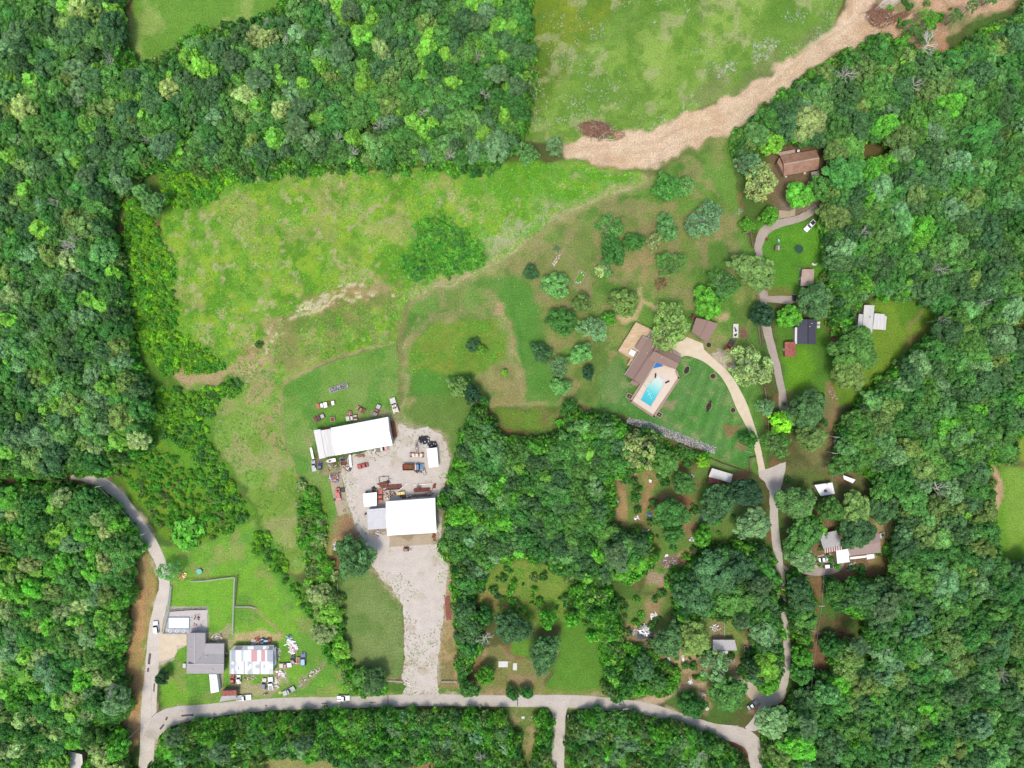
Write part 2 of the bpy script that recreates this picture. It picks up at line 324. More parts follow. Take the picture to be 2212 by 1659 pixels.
# brown strip and verges left road
region([(297,1200),(316,1188),(332,1225),(336,1290),(322,1370),(312,1440),(308,1556),(285,1640),(268,1640),(272,1560),(262,1490),(268,1400),(282,1310),(295,1260)], (188,150,104), 2, 2)
region([(297,1200),(316,1188),(332,1225),(336,1290),(322,1370),(312,1440),(306,1556),(268,1560),(262,1490),(268,1400),(282,1310),(295,1260)], (164,152,90), 2, 2, .6, n=(8,.52,.1))
stroke([(322,1195),(334,1230),(339,1290),(328,1350),(316,1400),(311,1480),(309,1560)], 5, (116,150,56), 2, 3, .85, n=(3,.35,.2))
region([(240,1555),(270,1560),(300,1550),(303,1570),(280,1640),(230,1590)], (168,140,104), 4, 4, .7)
stroke([(258,1060),(285,1105),(315,1150)], 6, (178,140,96), 2, 2, .8)
stroke([(0,1035),(60,1032),(150,1045),(210,1050)], 6, (134,116,80), 3, 3, .8)
stroke([(337,1600),(352,1556),(430,1538),(620,1520),(737,1518),(904,1512),(1070,1514),(1237,1515),(1337,1524),(1404,1533),(1475,1556),(1540,1577),(1595,1588)], 16, (192,178,148), 1.2, 2.5, .9, n=(4,.42,.2))
stroke([(165,1030),(225,1044),(280,1103),(330,1180),(353,1250),(346,1310),(331,1410),(322,1520),(319,1600)], 16, (196,182,146), 1.2, 2.5, .9, n=(4,.45,.2))
stroke([(352,1560),(420,1556),(560,1540),(740,1533),(900,1528),(1100,1527),(1190,1530)], 6, (124,146,72), 2.5, 2, .8)
stroke([(360,1524),(470,1516),(740,1501),(870,1498)], 5, (136,168,72), 2.5, 2, .8)
stroke([(395,1562),(500,1548),(740,1536),(900,1530),(1090,1528)], 2.5, (120,88,64), 1.5, 1, .7)
# bottom strip openings
region([(1095,1535),(1185,1530),(1190,1659),(1180,1700),(1120,1700),(1130,1640),(1120,1590)], (118,138,70), 2, 3)
region([(1095,1535),(1185,1530),(1190,1659),(1120,1700)], (178,158,116), 2, 3, .7, n=(4,.58,.08))
region([(560,1640),(640,1628),(730,1640),(740,1700),(560,1700)], (150,150,90), 4, 4)
region([(870,1640),(950,1640),(950,1700),(860,1700)], (160,128,88), 4, 4)
# clearings inside the middle woods
region([(1000,1290),(1040,1265),(1075,1212),(1130,1205),(1190,1225),(1225,1250),(1240,1290),(1245,1320),(1215,1350),(1150,1350),(1100,1330),(1020,1320)], (126,152,66), 3, 3)
region([(1030,1275),(1090,1275),(1120,1290),(1115,1320),(1060,1320),(1025,1300)], (168,152,92), 3, 3, .9, n=(4,.35,.2))
region([(1215,1340),(1290,1345),(1305,1420),(1310,1500),(1165,1497),(1200,1450),(1205,1400)], (100,146,54), 2, 2)
region([(1020,1400),(1060,1395),(1120,1420),(1190,1440),(1170,1480),(1160,1500),(1040,1500),(1025,1460)], (168,146,108), 3, 4, .95)
region([(1020,1400),(1060,1395),(1120,1420),(1190,1440),(1170,1480),(1160,1500),(1040,1500),(1025,1460)], (126,136,72), 3, 4, .8, n=(6,.5,.12))
region([(1105,1385),(1140,1380),(1142,1420),(1100,1410)], (104,150,56), 2, 2)
region([(1020,1430),(1050,1400),(1045,1470),(1015,1500)], (136,104,76), 4, 4, .8)
stroke([(1165,1495),(1240,1497),(1330,1505)], 6, (150,150,84), 3, 2, .8)
region([(1070,885),(1205,885),(1195,930),(1150,938),(1095,920)], (114,140,58), 2, 3)
region([(1246,885),(1310,888),(1320,900),(1260,915)], (176,138,108), 3, 3, .9)
region([(1165,890),(1210,885),(1205,930),(1170,930)], (128,118,76), 4, 3, .7)
for q_, c_ in (([(340,382),(400,352),(500,378),(500,400),(470,425),(430,450),(400,460),(360,440)],(104,160,50)),([(262,430),(300,430),(345,500),(372,560),(378,650),(382,720),(420,750),(485,790),(470,805),(400,800),(350,810),(330,780),(300,740),(284,650),(278,560)],(108,166,50)),
  ([(300,800),(400,850),(470,830),(520,815),(520,850),(460,880),(450,900),(455,960),(540,1110),(520,1140),(430,1040),(330,930)],(100,154,50)),([(545,1140),(575,1150),(600,1200),(660,1290),(690,1330),(680,1350),(625,1270),(575,1220),(545,1200)],(84,140,52)),
  ([(860,560),(900,520),(895,480),(960,465),(1040,525),(1045,575),(1000,590),(930,605),(870,600)],(62,142,48)),([(640,1040),(690,1050),(705,1120),(708,1220),(740,1330),(750,1440),(690,1340),(650,1200)],(112,146,58)),([(1225,1256),(1310,1262),(1330,1340),(1325,1410),(1400,1420),(1440,1500),(1320,1500),(1300,1400),(1250,1330)],(86,138,54))):
    region(q_, c_, 5, 5, .95)
# garden plots and eastern gardens
GARD = [Z0(500,150),Z0(1100,130),Z0(1450,200),Z0(1900,60),Z0(2200,300),Z0(2250,1659),Z0(1850,1300),Z0(1300,1659),Z0(900,1659),Z0(1020,1300),Z0(780,900),Z0(560,850),Z0(500,600)]
region(GARD, (112,142,72), 3, 3); region(GARD, (158,126,94), 3, 3, .8, n=(12,.54,.1)); region(GARD, (116,146,66), 3, 3, .6, n=(8,.56,.1))
region([Z0(580,470),Z0(640,420),Z0(700,460),Z0(720,560),Z0(715,810),Z0(570,830),Z0(530,680),Z0(540,530)], (178,150,104), 1, 1)
region([Z0(570,500),Z0(640,500),Z0(650,590),Z0(580,595)], (122,126,72), 1, 1)
stroke([Z0(950,180),Z0(940,300),Z0(960,420),Z0(960,600),Z0(880,700),Z0(900,800),Z0(960,900),Z0(1060,1050),Z0(1070,1300)], 5, (170,140,96), 1.5, 1.5, .9)
stroke([Z0(960,190),Z0(1040,250),Z0(1085,330),Z0(1000,410),Z0(960,440)], 5, (170,140,96), 1.5, 1.5, .9)
stroke([Z0(570,835),Z0(720,845),Z0(900,800)], 2.4, (168,140,96), 1.2, 1, .9)
region([Z0(1280,420),Z0(1450,440),Z0(1500,560),Z0(1480,680),Z0(1380,640),Z0(1260,500)], (160,116,84), 3, 4, .9)
region([Z0(1500,320),Z0(1600,330),Z0(1560,400),Z0(1480,400)], (140,92,76), 3, 3, .8)
region([Z0(1950,190),Z0(2150,250),Z0(2140,370),Z0(1960,350)], (166,116,88), 2, 3, .9)
stroke([Z0(2180,1080),Z0(1900,1100),Z0(1700,1150),Z0(1500,1350),Z0(1300,1480)], 5, (160,140,96), 3, 2, .75)
region([Z0(1050,1000),Z0(1500,1040),Z0(2200,880),Z0(2200,1060),Z0(1800,1200),Z0(1400,1440),Z0(1120,1400)], (108,142,62), 3, 3, .85)
region([Z0(1180,1380),Z0(1500,1340),Z0(1440,1420),Z0(1250,1450)], (92,152,58), 2, 2, .7)
region([Z0(1300,1190),Z0(1480,1120),Z0(1590,1130),Z0(1590,1190),Z0(1440,1280),Z0(1300,1350)], (196,160,118), 1.5, 2, .95)
region([Z0(1130,1240),Z0(1250,1210),Z0(1330,1240),Z0(1320,1350),Z0(1160,1370)], (150,128,118), 1.5, 2, .95, n=(1.6,.3,.3))
region([Z0(960,1420),Z0(1050,1400),Z0(1200,1450),Z0(1210,1520),Z0(1150,1620),Z0(1060,1570),Z0(960,1570)], (172,150,124), 2.5, 3, .9)
region([(1310,1300),(1400,1290),(1480,1290),(1480,1400),(1380,1410),(1330,1380)], (110,140,66), 3, 3, .9)
region([(1395,1300),(1435,1290),(1430,1345),(1400,1350)], (170,144,106), 3, 3, .9, n=(4,.3,.2))
# pool house lawn
PL = [ZP(1050,680),ZP(1180,690),ZP(1450,830),ZP(1600,980),ZP(1700,1150),ZP(1900,1659),(1634,1000),(1600,1010),(1530,975),(1480,945),(1345,893),(1290,880),(1300,800),(1340,770),(1380,830)]
region(PL, (86,142,64), 1.5, 1); region(PL, (104,146,80), 1.5, 1, .7, n=(7,.52,.1)); region(PL, (150,158,104), 1.5, 1, .6, n=(3.5,.62,.06))
for k in range(13):
    x0 = 1520 + k * 11; stroke([(x0 - 8, 800 + k * 4), (x0 - 50, 905 + k * 7)], 2.2, (112,168,82) if k % 2 else (68,124,54), 1.5, 1.0, .6, sm=False)
region([(1560,920),(1602,915),(1588,940),(1565,950)], (146,120,84), 1.5, 2, .9); region([(1592,950),(1618,945),(1616,972),(1594,975)], (150,124,92), 1.5, 1.5, .9)
region([(1430,865),(1465,860),(1450,885),(1435,880)], (160,144,112), 2, 3, .8)
region([(1296,790),(1340,775),(1345,860),(1300,870)], (122,146,84), 4, 4, .7)
region([(1548,925-170),(1580,790-30),(1590,800),(1572,800),(1540,775)], (206,190,170), 1.5, 2, .9)
region([ZP(1440,680),ZP(1560,600),ZP(1680,640),ZP(1690,780),ZP(1640,860)], (200,184,164), 1.2, 1.5, .95)
region([ZP(1700,650),ZP(1740,640),ZP(1740,800),ZP(1650,860)], (150,116,88), 1.5, 2, .8)
region([ZP(1470,130),ZP(1600,40),ZP(1700,40),ZP(1680,140),ZP(1560,200)], (204,178,136), 2, 3, .9)
region([ZP(1840,320),ZP(1880,270),ZP(1960,330),ZP(1950,440),ZP(1860,430)], (134,98,86), 1, 1.5, .95)
region([(1560,700),(1620,700),(1640,1000),(1660,1010),(1645,850),(1640,700)], (96,138,62), 2, 2)
# east: lawns between the houses
region([(1640,480),(1690,485),(1770,475),(1790,520),(1795,600),(1790,650),(1700,640),(1660,640),(1645,560)], (92,150,48), 2, 2, .95)
region([(1690,500),(1770,495),(1780,600),(1700,600)], (104,162,48), 4, 3, .7, n=(8,.45,.15))
region([(1655,620),(1720,625),(1720,645),(1660,650)], (130,130,72), 3, 3, .8)
region([(1675,690),(1720,700),(1780,690),(1800,760),(1800,850),(1790,870),(1700,870),(1690,800)], (92,138,50), 2, 2)
region([(1697,760),(1745,750),(1760,800),(1750,845),(1700,845)], (112,164,44), 4, 2, .85)
region([(1690,850),(1800,845),(1830,880),(1812,940),(1800,1010),(1750,1010),(1700,900)], (138,134,88), 4, 4, .9)
stroke([(1790,830),(1800,850),(1808,880),(1800,920),(1796,980)], 3.5, (176,130,102), 2, 3, .8)
CLW = [(1860,665),(1900,640),(1980,650),(2025,670),(2025,700),(1990,740),(1950,770),(1900,830),(1860,870),(1820,880),(1800,860)]
region(CLW, (98,142,48), 3, 3); region(CLW, (128,158,56), 3, 3, .7, n=(10,.5,.15))
stroke([(2005,660),(1985,680),(1965,710)], 3, (160,146,96), 2, 2, .7); region([(1960,720),(2020,700),(1990,745),(1950,760)], (132,112,74), 4, 3, .7)
region([(1855,300),(1930,298),(1945,320),(1900,345),(1865,345)], (112,102,62), 3, 3)
region([(1655,300),(1770,310),(1790,400),(1780,450),(1690,470),(1660,430)], (128,112,84), 3, 3)
region([(1680,430),(1760,430),(1765,450),(1700,462)], (146,132,112), 1.5, 2, .8)
# south east gardens
region([(1655,1010),(1760,1000),(1900,1040),(1940,1070),(1940,1120),(1900,1180),(1920,1230),(1850,1270),(1760,1290),(1700,1250),(1700,1100)], (118,122,76), 4, 4); region([(1700,1010),(1900,1030),(1930,1100),(1900,1180),(1850,1270),(1720,1290),(1700,1100)], (142,110,82), 4, 4, .8, n=(9,.5,.1))
region([(1890,1120),(1950,1100),(1958,1180),(1900,1235),(1870,1240)], (176,156,108), 3, 3, .9)
region([(1700,1020),(1780,1010),(1790,1050),(1720,1060)], (104,124,62), 4, 3, .9); region([(1870,1240),(1910,1180),(1940,1190),(1920,1250)], (140,124,76), 4, 4)
region([(1745,1250),(1860,1215),(1900,1240),(1800,1275),(1770,1290)], (150,120,88), 3, 3)
region([(1700,1240),(1760,1245),(1775,1300),(1760,1370),(1710,1370)], (124,108,68), 3, 3)
stroke([(1702,1360),(1750,1362),(1800,1370),(1830,1390)], 4, (186,158,128), 2, 2, .8)
region([(1735,1370),(1830,1370),(1860,1440),(1870,1480),(1765,1470),(1745,1420)], (136,104,78), 4, 4)
region([(1690,1500),(1760,1505),(1770,1560),(1700,1560)], (124,120,72), 4, 4, .9); stroke([(1705,1520),(1755,1512)], 4, (176,156,120), 2, 2, .8)
region([(1870,1480),(1900,1480),(1895,1520),(1870,1515)], (150,110,90), 3, 3, .8)
region([(2142,1106),(2165,1000),(2170,1010),(2230,1010),(2230,1225),(2180,1220),(2160,1190)], (112,160,52), 2.5, 2)
region([(2170,1010),(2260,1010),(2260,1225),(2180,1220)], (140,172,76), 2.5, 2, .6, n=(8,.5,.15))
region([(2128,998),(2150,1000),(2165,1040),(2170,1070),(2150,1106),(2140,1070),(2150,1040)], (196,166,130), 2, 2)
region([(2180,935),(2225,930),(2225,1005),(2200,990)], (132,158,60), 4, 3); region([(2140,695),(2225,685),(2225,710),(2150,718)], (158,150,82), 4, 3)
stroke([(1638,1500),(1560,1500),(1490,1500)], 8, (172,128,96), 4, 4, .7)
# scrapyard gardens
JY = [ZT(80,340),ZT(480,330),ZT(1100,100),ZT(1640,180),ZT(1800,600),ZT(2100,900),ZT(2080,1150),ZT(1600,1150),ZT(1250,1300),ZT(1280,1620),ZT(700,1400),ZT(350,1400),ZT(100,900)]
region(JY, (150,136,96), 3, 4, 1); region(JY, (192,162,124), 3, 4, .85, n=(7,.50,.1)); region(JY, (116,152,68), 3, 4, .8, n=(7,.56,.08))
stroke([ZT(380,1480),ZT(560,1420),ZT(760,1340),ZT(950,1260),ZT(1180,1240)], 8, (196,170,138), 2, 2, .95)
region([ZT(150,1470),ZT(480,1380),ZT(620,1400),ZT(640,1490),ZT(300,1500)], (200,176,144), 1.5, 2, .9)
region([ZT(1600,1110),ZT(1800,1090),ZT(1980,1160),ZT(2212,1300),ZT(2212,1450),ZT(2060,1400),ZT(1850,1330),ZT(1800,1230),ZT(1620,1190)], (190,164,138), 2, 2, .95)
region([ZT(1900,1480),ZT(2000,1500),ZT(1930,1640),ZT(1800,1640)], (190,158,130), 3, 3, .9)
region([ZT(640,1480),ZT(820,1340),ZT(1120,1300),ZT(1260,1560),ZT(900,1640)], (92,128,60), 3, 3)
region([(1590,1585),(1615,1600),(1615,1640),(1600,1659),(1480,1590),(1540,1600)], (160,112,88), 3, 3, .9); stroke([(1475,1580),(1540,1600),(1605,1622)], 4, (160,108,82), 2, 2, .9)
# tracks in the north-east cleared ground
NED = [(1892,-40),(2200,-40),(2205,0),(2162,27),(2108,43),(2060,80),(2042,90),(1990,110),(1960,90),(1905,67),(1878,33)]
region(NED, (208,172,138), 2, 3); region(NED, (158,126,98), 2, 3, .6, n=(5,.56,.1)); region(NED, (100,126,66), 2, 3, .6, n=(9,.58,.08))
region([(1980,90),(2045,85),(2040,150),(1985,145)], (190,148,116), 3, 3, .9)
region(DIRT, (222,194,162), 2.0, 2.6)
region(DIRT, (204,168,128), 2.6, 1.6, .6, n=(9,.54,.2)); stroke([(1215,340),(1340,372),(1400,378),(1480,328),(1590,290)], 3, (170,160,104), 3, 3, .6, n=(4,.45,.15)); region(DIRT, (226,202,166), 2.6, 1.6, .6, n=(12,.55,.2))
for k in range(9):
    u = (k + .5) / 9; jt = [R.uniform(-3, 3) for _ in range(9)]
    ln = [(x, y + d) for (x, y), d in zip([(1245 + 30*u, 342 - 30*u), (1340, 352 - 45*u), (1420, 345 - 52*u), (1500, 306 - 48*u), (1590, 270 - 52*u), (1680, 198 - 42*u), (1760, 134 - 44*u), (1840, 90 - 52*u), (1886, 42 - 52*u)], jt)]
    stroke(ln, 2.0 + (k % 3), (196,166,132) if k % 2 else (234,212,182), 1.6, 1.6, .55, n=(11,.48,.2))
stroke([(1405,380),(1440,352),(1490,324)], 5, (104,116,60), 3, 3, .8)

xs = np.arange(-226, 226.1, .66); ys = np.arange(-173, 173.1, .66)
ext = np.array([2, 4, 6, 9, 12, 16, 21, 27, 35, 45, 58, 75, 95, 120, 155, 200, 260, 340, 450, 600, 800, 1000, 1400, 1800, 2400, 3000.])
xs = np.concatenate([-226 - ext[::-1], xs, xs[-1] + ext]); ys = np.concatenate([-173 - ext[::-1], ys, ys[-1] + ext])
GX, GY = np.meshgrid(xs, ys); gx = GX.ravel(); gy = GY.ravel()
wx = (fbm(gx, gy, 5, 11, 4) - .5) * 2; wy = (fbm(gx, gy, 5, 91, 4) - .5) * 2
base = np.array(sh(96, 102, 58)); alt = np.array(sh(86, 118, 54)); rb = np.array(sh(136, 104, 74))
nA = np.clip((fbm(gx, gy, 14, 3) - .42) * 6, 0, 1)[:, None]; nB = np.clip((fbm(gx, gy, 9, 5) - .58) * 9, 0, 1)[:, None]
C = base * (1 - nA) + alt * nA; C = C * (1 - nB) + rb * nB
far_ = np.clip((np.maximum(np.abs(gx) - 226, np.abs(gy) - 173)) / 25, 0, 1)[:, None]
C = C * (1 - far_) + (base * .4 + np.array(sh(96,140,62)) * .6) * (1 + .2 * (fbm(gx, gy, 260, 8, 2)[:, None] - .5)) * far_
fine = fbm(gx, gy, 2.2, 77, 3) * (1 - far_[:, 0]) + .5 * far_[:, 0]
def nmask(ix, n, k): return 1.0 if n is None else np.clip((fbm(gx[ix], gy[ix], n[0], 400 + k * 7, 4) - n[1]) / n[2] + .5, 0, 1)
for k, (t, pts, c, f, warp, a, var, w, n) in enumerate(OPS):
    P = [((x - CX) * S, (CY - y) * S) for x, y in pts]; A = np.array(P); m = f + warp * 2 + (w if t == 'l' else 0) + 1
    ix = np.where((gx > A[:, 0].min() - m) & (gx < A[:, 0].max() + m) & (gy > A[:, 1].min() - m) & (gy < A[:, 1].max() + m))[0]
    if not len(ix): continue
    px = gx[ix] + wx[ix] * warp; py = gy[ix] + wy[ix] * warp
    if t == 'r': al = np.clip(sdist(px, py, P) / f + .5, 0, 1); vs_ = w
    else: al = np.clip((w * S - ldist(px, py, P)) / f + .5, 0, 1); vs_ = 3
    al = al * al * (3 - 2 * al) * a * nmask(ix, n, k)
    vv = 1 + var * 2 * (fbm(gx[ix], gy[ix], vs_, 900 + k, 3) - .5)
    C[ix] = C[ix] * (1 - al[:, None]) + np.array(c)[None] * vv[:, None] * al[:, None]
C *= (.86 + .28 * fine)[:, None]
nx, ny = len(xs), len(ys)
me = bpy.data.meshes.new("ground"); me.vertices.add(nx * ny)
me.vertices.foreach_set('co', np.stack([gx, gy, np.zeros_like(gx)], 1).ravel())
I = (np.arange(ny - 1)[:, None] * nx + np.arange(nx - 1)[None]).ravel(); F = np.stack([I, I + 1, I + nx + 1, I + nx], 1)
me.loops.add(F.size); me.loops.foreach_set('vertex_index', F.ravel()); me.polygons.add(len(F))
me.polygons.foreach_set('loop_start', np.arange(len(F)) * 4); me.update(calc_edges=True)
ca = me.color_attributes.new('land', 'FLOAT_COLOR', 'POINT'); ca.data.foreach_set('color', np.concatenate([C, np.ones((len(C), 1))], 1).ravel())
gm = bpy.data.materials.new("land_cover"); gm.use_nodes = True; t = gm.node_tree; b = t.nodes['Principled BSDF']
b.inputs['Roughness'].default_value = .95; b.inputs['Specular IOR Level'].default_value = .1
at = t.nodes.new('ShaderNodeAttribute'); at.attribute_name = 'land'
geo = t.nodes.new('ShaderNodeNewGeometry'); last = at.outputs['Color']
for sc_, lo, hi in ((1.6, .72, 1.28), (5.5, .75, 1.25)):
    n1 = t.nodes.new('ShaderNodeTexNoise'); n1.inputs['Scale'].default_value = sc_; n1.inputs['Detail'].default_value = 3; t.links.new(geo.outputs['Position'], n1.inputs['Vector'])
    mr = t.nodes.new('ShaderNodeMapRange'); mr.inputs[1].default_value = .3; mr.inputs[2].default_value = .7; mr.inputs[3].default_value = lo; mr.inputs[4].default_value = hi
    mx = t.nodes.new('ShaderNodeVectorMath'); mx.operation = 'SCALE'
    t.links.new(n1.outputs['Fac'], mr.inputs[0]); t.links.new(last, mx.inputs[0]); t.links.new(mr.outputs[0], mx.inputs['Scale']); last = mx.outputs[0]
t.links.new(last, b.inputs['Base Color'])
bp = t.nodes.new('ShaderNodeBump'); bp.inputs['Strength'].default_value = .6; bp.inputs['Distance'].default_value = .25
t.links.new(n1.outputs['Fac'], bp.inputs['Height']); t.links.new(bp.outputs[0], b.inputs['Normal'])
tag(link('ground', me, gm), 'grass, meadow and bare soil of the whole countryside', kind='structure')

# ---------------------------------------------------------------- roads and yards
def ragged(poly, step=.8, amp=.5, seed=1):
    P = [np.array(W(*p)[:2]) for p in poly]; out = []
    for i in range(len(P)):
        a, b_ = P[i], P[(i + 1) % len(P)]; L = np.linalg.norm(b_ - a); n = max(1, int(L / step))
        for k in range(n):
            q = a + (b_ - a) * k / n; nn = np.array([b_[1] - a[1], a[0] - b_[0]]) / (L + 1e-9)
            v = float(fbm(np.array([q[0]]), np.array([q[1]]), 2.5, seed, 3)[0]) - .5
            out.append(tuple(q + nn * v * 2 * amp))
    return out
def sheet(name, poly, m, z, amp=.5, label=None, smooth=False, thick=None):
    if smooth: poly = smooth_line(poly, 3, True)
    pts = ragged(poly, .8, amp) if amp else [tuple(W(*p)[:2]) for p in poly]
    a = sum(pts[i][0] * pts[(i + 1) % len(pts)][1] - pts[(i + 1) % len(pts)][0] * pts[i][1] for i in range(len(pts)))
    if a < 0: pts = pts[::-1]
    bm = bmesh.new(); f = bm.faces.new([bm.verts.new((p[0], p[1], z)) for p in pts])
    if thick:
        r_ = bmesh.ops.extrude_face_region(bm, geom=[f]); 
        for v in [g for g in r_['geom'] if isinstance(g, bmesh.types.BMVert)]: v.co.z -= thick
        bmesh.ops.recalc_face_normals(bm, faces=bm.faces)
    bmesh.ops.triangulate(bm, faces=[f_ for f_ in bm.faces if len(f_.verts) > 4])
    me = bpy.data.meshes.new(name); bm.to_mesh(me); bm.free()
    return tag(link(name, me, m), label, kind='structure')
def ribbon(name, pts, m, z, amp=.25, label=None, seed=3):
    P = smooth_line(pts, 8); out = [[], []]; W2 = [((x - CX) * S, (CY - y) * S, w * S / 2) for x, y, w in P]
    vs, fs = [], []
    for i, (x, y, w) in enumerate(W2):
        a = W2[max(0, i - 1)]; c = W2[min(len(W2) - 1, i + 1)]; d = np.array([c[0] - a[0], c[1] - a[1]]); d /= np.linalg.norm(d) + 1e-9; nn = np.array([-d[1], d[0]])
        for sgn in (1, -1):
            v = (float(fbm(np.array([x]), np.array([y]), 2.2, seed + sgn, 3)[0]) - .5) * 2 * amp
            q = np.array([x, y]) + nn * sgn * (w + v); vs.append((q[0], q[1], z))
        if i: k = 2 * i; fs.append((k - 2, k - 1, k + 1, k))
    me = bpy.data.meshes.new(name); me.from_pydata(vs, [], fs); return tag(link(name, me, m), label, kind='structure')
def road_mat(name, c, dark, crack=True):
    m = mat(name, c, .9, .07, .35, .2, bump=.15); t = m.node_tree; b = t.nodes['Principled BSDF']; g = t.nodes['Geometry']
    lk = b.inputs['Base Color'].links[0].from_socket
    def noise(sc, lo, hi, f0, f1, det=5):
        n = t.nodes.new('ShaderNodeTexNoise'); n.inputs['Scale'].default_value = sc; n.inputs['Detail'].default_value = det; t.links.new(g.outputs['Position'], n.inputs['Vector'])
        r = t.nodes.new('ShaderNodeMapRange'); r.inputs[1].default_value = lo; r.inputs[2].default_value = hi; r.inputs[3].default_value = f0; r.inputs[4].default_value = f1
        t.links.new(n.outputs['Fac'], r.inputs[0]); return r.outputs[0]
    f = noise(.11, .57, .66, 0, .55); mx = t.nodes.new('ShaderNodeMix'); mx.data_type = 'RGBA'; t.links.new(f, mx.inputs[0]); t.links.new(lk, mx.inputs[6]); mx.inputs[7].default_value = (*dark, 1)
    f2 = noise(2.6, .3, .7, .8, 1.18); sc = t.nodes.new('ShaderNodeVectorMath'); sc.operation = 'SCALE'; t.links.new(mx.outputs[2], sc.inputs[0]); t.links.new(f2, sc.inputs['Scale'])
    f3 = noise(.7, .62, .70, 1, .78); sc2 = t.nodes.new('ShaderNodeVectorMath'); sc2.operation = 'SCALE'; t.links.new(sc.outputs[0], sc2.inputs[0]); t.links.new(f3, sc2.inputs['Scale'])
    t.links.new(sc2.outputs[0], b.inputs['Base Color']); return m
ASPH = road_mat('worn_asphalt', s3(208,199,188), s3(186,172,158)); ASPH2 = road_mat('old_asphalt', s3(186,172,160), s3(160,144,132))
GRAV = road_mat('white_gravel', s3(214,204,192), s3(190,176,150)); CONC = mat('cream_concrete', s3(226,208,178), .85, .04, .5, .2, color2=s3(234,218,192))
CONC2 = road_mat('stained_concrete', s3(188,172,146), s3(132,114,84)); TRACKM = road_mat('chalky_track', s3(206,194,176), s3(180,164,138))
LANEM = road_mat('chalk_lane', s3(222,212,200), s3(204,188,172))
ribbon('lane', [(150,1036,6),(165,1030,13),(190,1031,20),(225,1044,22),(255,1070,23),(280,1103,25),(305,1140,26),(330,1180,26),(347,1215,24),(354,1250,23),(354,1275,24),(346,1310,27),(337,1350,28),(331,1410,29),
       (326,1470,29),(322,1520,33),(321,1560,34),(319,1600,32),(314,1680,32)], LANEM, .030, .25, 'pale narrow lane curving down the left side')
ribbon('road', [(322,1595,26),(332,1578,34),(352,1556,40),(385,1544,38),(430,1538,31),(520,1527,27),(620,1520,26),(737,1518,25),(904,1512,25),(1070,1514,24),(1237,1515,27),(1337,1524,28),(1404,1533,27),(1475,1556,26),(1540,1577,30),
       (1595,1588,36),(1625,1606,38),(1636,1640,36),(1646,1700,36)], ASPH, .036, .18, 'pale asphalt road running across the bottom')
ribbon('side_road', [(1206,1516,52),(1207,1527,42),(1208,1545,29),(1207,1590,27),(1205,1640,28),(1205,1700,28)], GRAV, .042, .2, 'pale side road leaving the bottom road downwards')
ribbon('east_lane', [(1612,1575,10),(1638,1560,30),(1650,1530,22),(1665,1510,22),(1685,1494,20),(1695,1470,16),(1700,1430,15),(1699,1380,15),(1695,1330,16),(1690,1270,16),(1683,1215,18),(1676,1165,18),(1672,1120,18),(1672,1080,17)], ASPH, .030, .2, 'shaded narrow lane between the woods on the right')
sheet('turning_area', [(1638,1016),(1655,1014),(1668,1010),(1697,998),(1697,1012),(1690,1040),(1683,1070),(1682,1088),(1662,1090),(1662,1060),(1650,1040),(1640,1030)], ASPH, .036, .5, 'grey asphalt apron where the concrete drive meets the lane')
sheet('gravel_pad', [(1590,1468),(1610,1466),(1640,1478),(1668,1496),(1695,1478),(1697,1500),(1680,1520),(1655,1522),(1630,1515),(1608,1492)], TRACKM, .026, .9, 'chalky turning pad beside the lower right junction', True)
sheet('yard', YARD, GRAV, .024, 1.0, 'pale gravel yard and drive around the white workshops')
sheet('scrap_pad', [ZS(150,240),ZS(340,210),ZS(440,640),ZS(470,880),ZS(310,930),ZS(240,700)], CONC2, .05, .3, 'pale concrete pad left of the yard')
DRV = [ZP(820,560),ZP(870,490),ZP(940,500),ZP(1050,470),ZP(1110,420),ZP(1330,510),ZP(1345,580),ZP(1440,680),ZP(1600,820),ZP(1680,910),ZP(1760,1010),ZP(1850,1170),ZP(1950,1370),ZP(2028,1560),(1638,945),(1646,985),(1653,1015),
       (1639,1017),(1630,965),(1616,925),ZP(1900,1659),ZP(1860,1540),ZP(1790,1390),ZP(1700,1170),ZP(1590,980),ZP(1450,840),ZP(1320,750),ZP(1180,695),ZP(1090,675),ZP(1040,690)]
EDGE = [ZP(1345,590),ZP(1440,680),ZP(1600,820),ZP(1690,915),ZP(1770,1020),ZP(1860,1180),ZP(1950,1370),(1633,930),(1645,975),(1653,1015)]
INN = [(1639,1017),(1631,975),(1619,935),ZP(1900,1600),ZP(1790,1395),ZP(1700,1170),ZP(1590,980),ZP(1450,840),ZP(1320,750),ZP(1180,695),ZP(1100,678),ZP(1040,690)]
sheet('driveway', [ZP(820,560),ZP(870,490),ZP(940,500),ZP(1050,470),ZP(1110,420),ZP(1330,510)] + smooth_line(EDGE, 5) + smooth_line(INN, 5), CONC, .06, 0, 'curved cream concrete driveway to the pool house', thick=.1)
ribbon('house_drive', [(1638,545,14),(1638,530,17),(1648,505,20),(1665,490,20),(1690,481,17),(1720,474,16),(1745,463,14),(1765,446,11)], ASPH2, .030, .3, 'grey asphalt drive curving to the brown house')
sheet('parking_slab', [ZE(455,100),ZE(560,110),ZE(615,85),ZE(612,155),ZE(450,188)], CONC2, .04, .15, 'stained slab beside the curved asphalt drive')
ribbon('gravel_lane', [(1640,540,14),(1642,600,12),(1650,650,14),(1655,700,19),(1661,730,18),(1672,770,16),(1682,810,16),(1690,850,17),(1692,882,17),(1700,930,8)], ASPH2, .027, .4, 'narrow grey lane running down beside the wooden fence')
sheet('house_pad', [ZE(275,910),ZE(340,905),ZE(350,955),ZE(600,950),ZE(640,1010),ZE(560,1040),ZE(345,1020),ZE(280,1010)], ASPH2, .034, .4, 'grey patch of drive under the trees beside the lane')
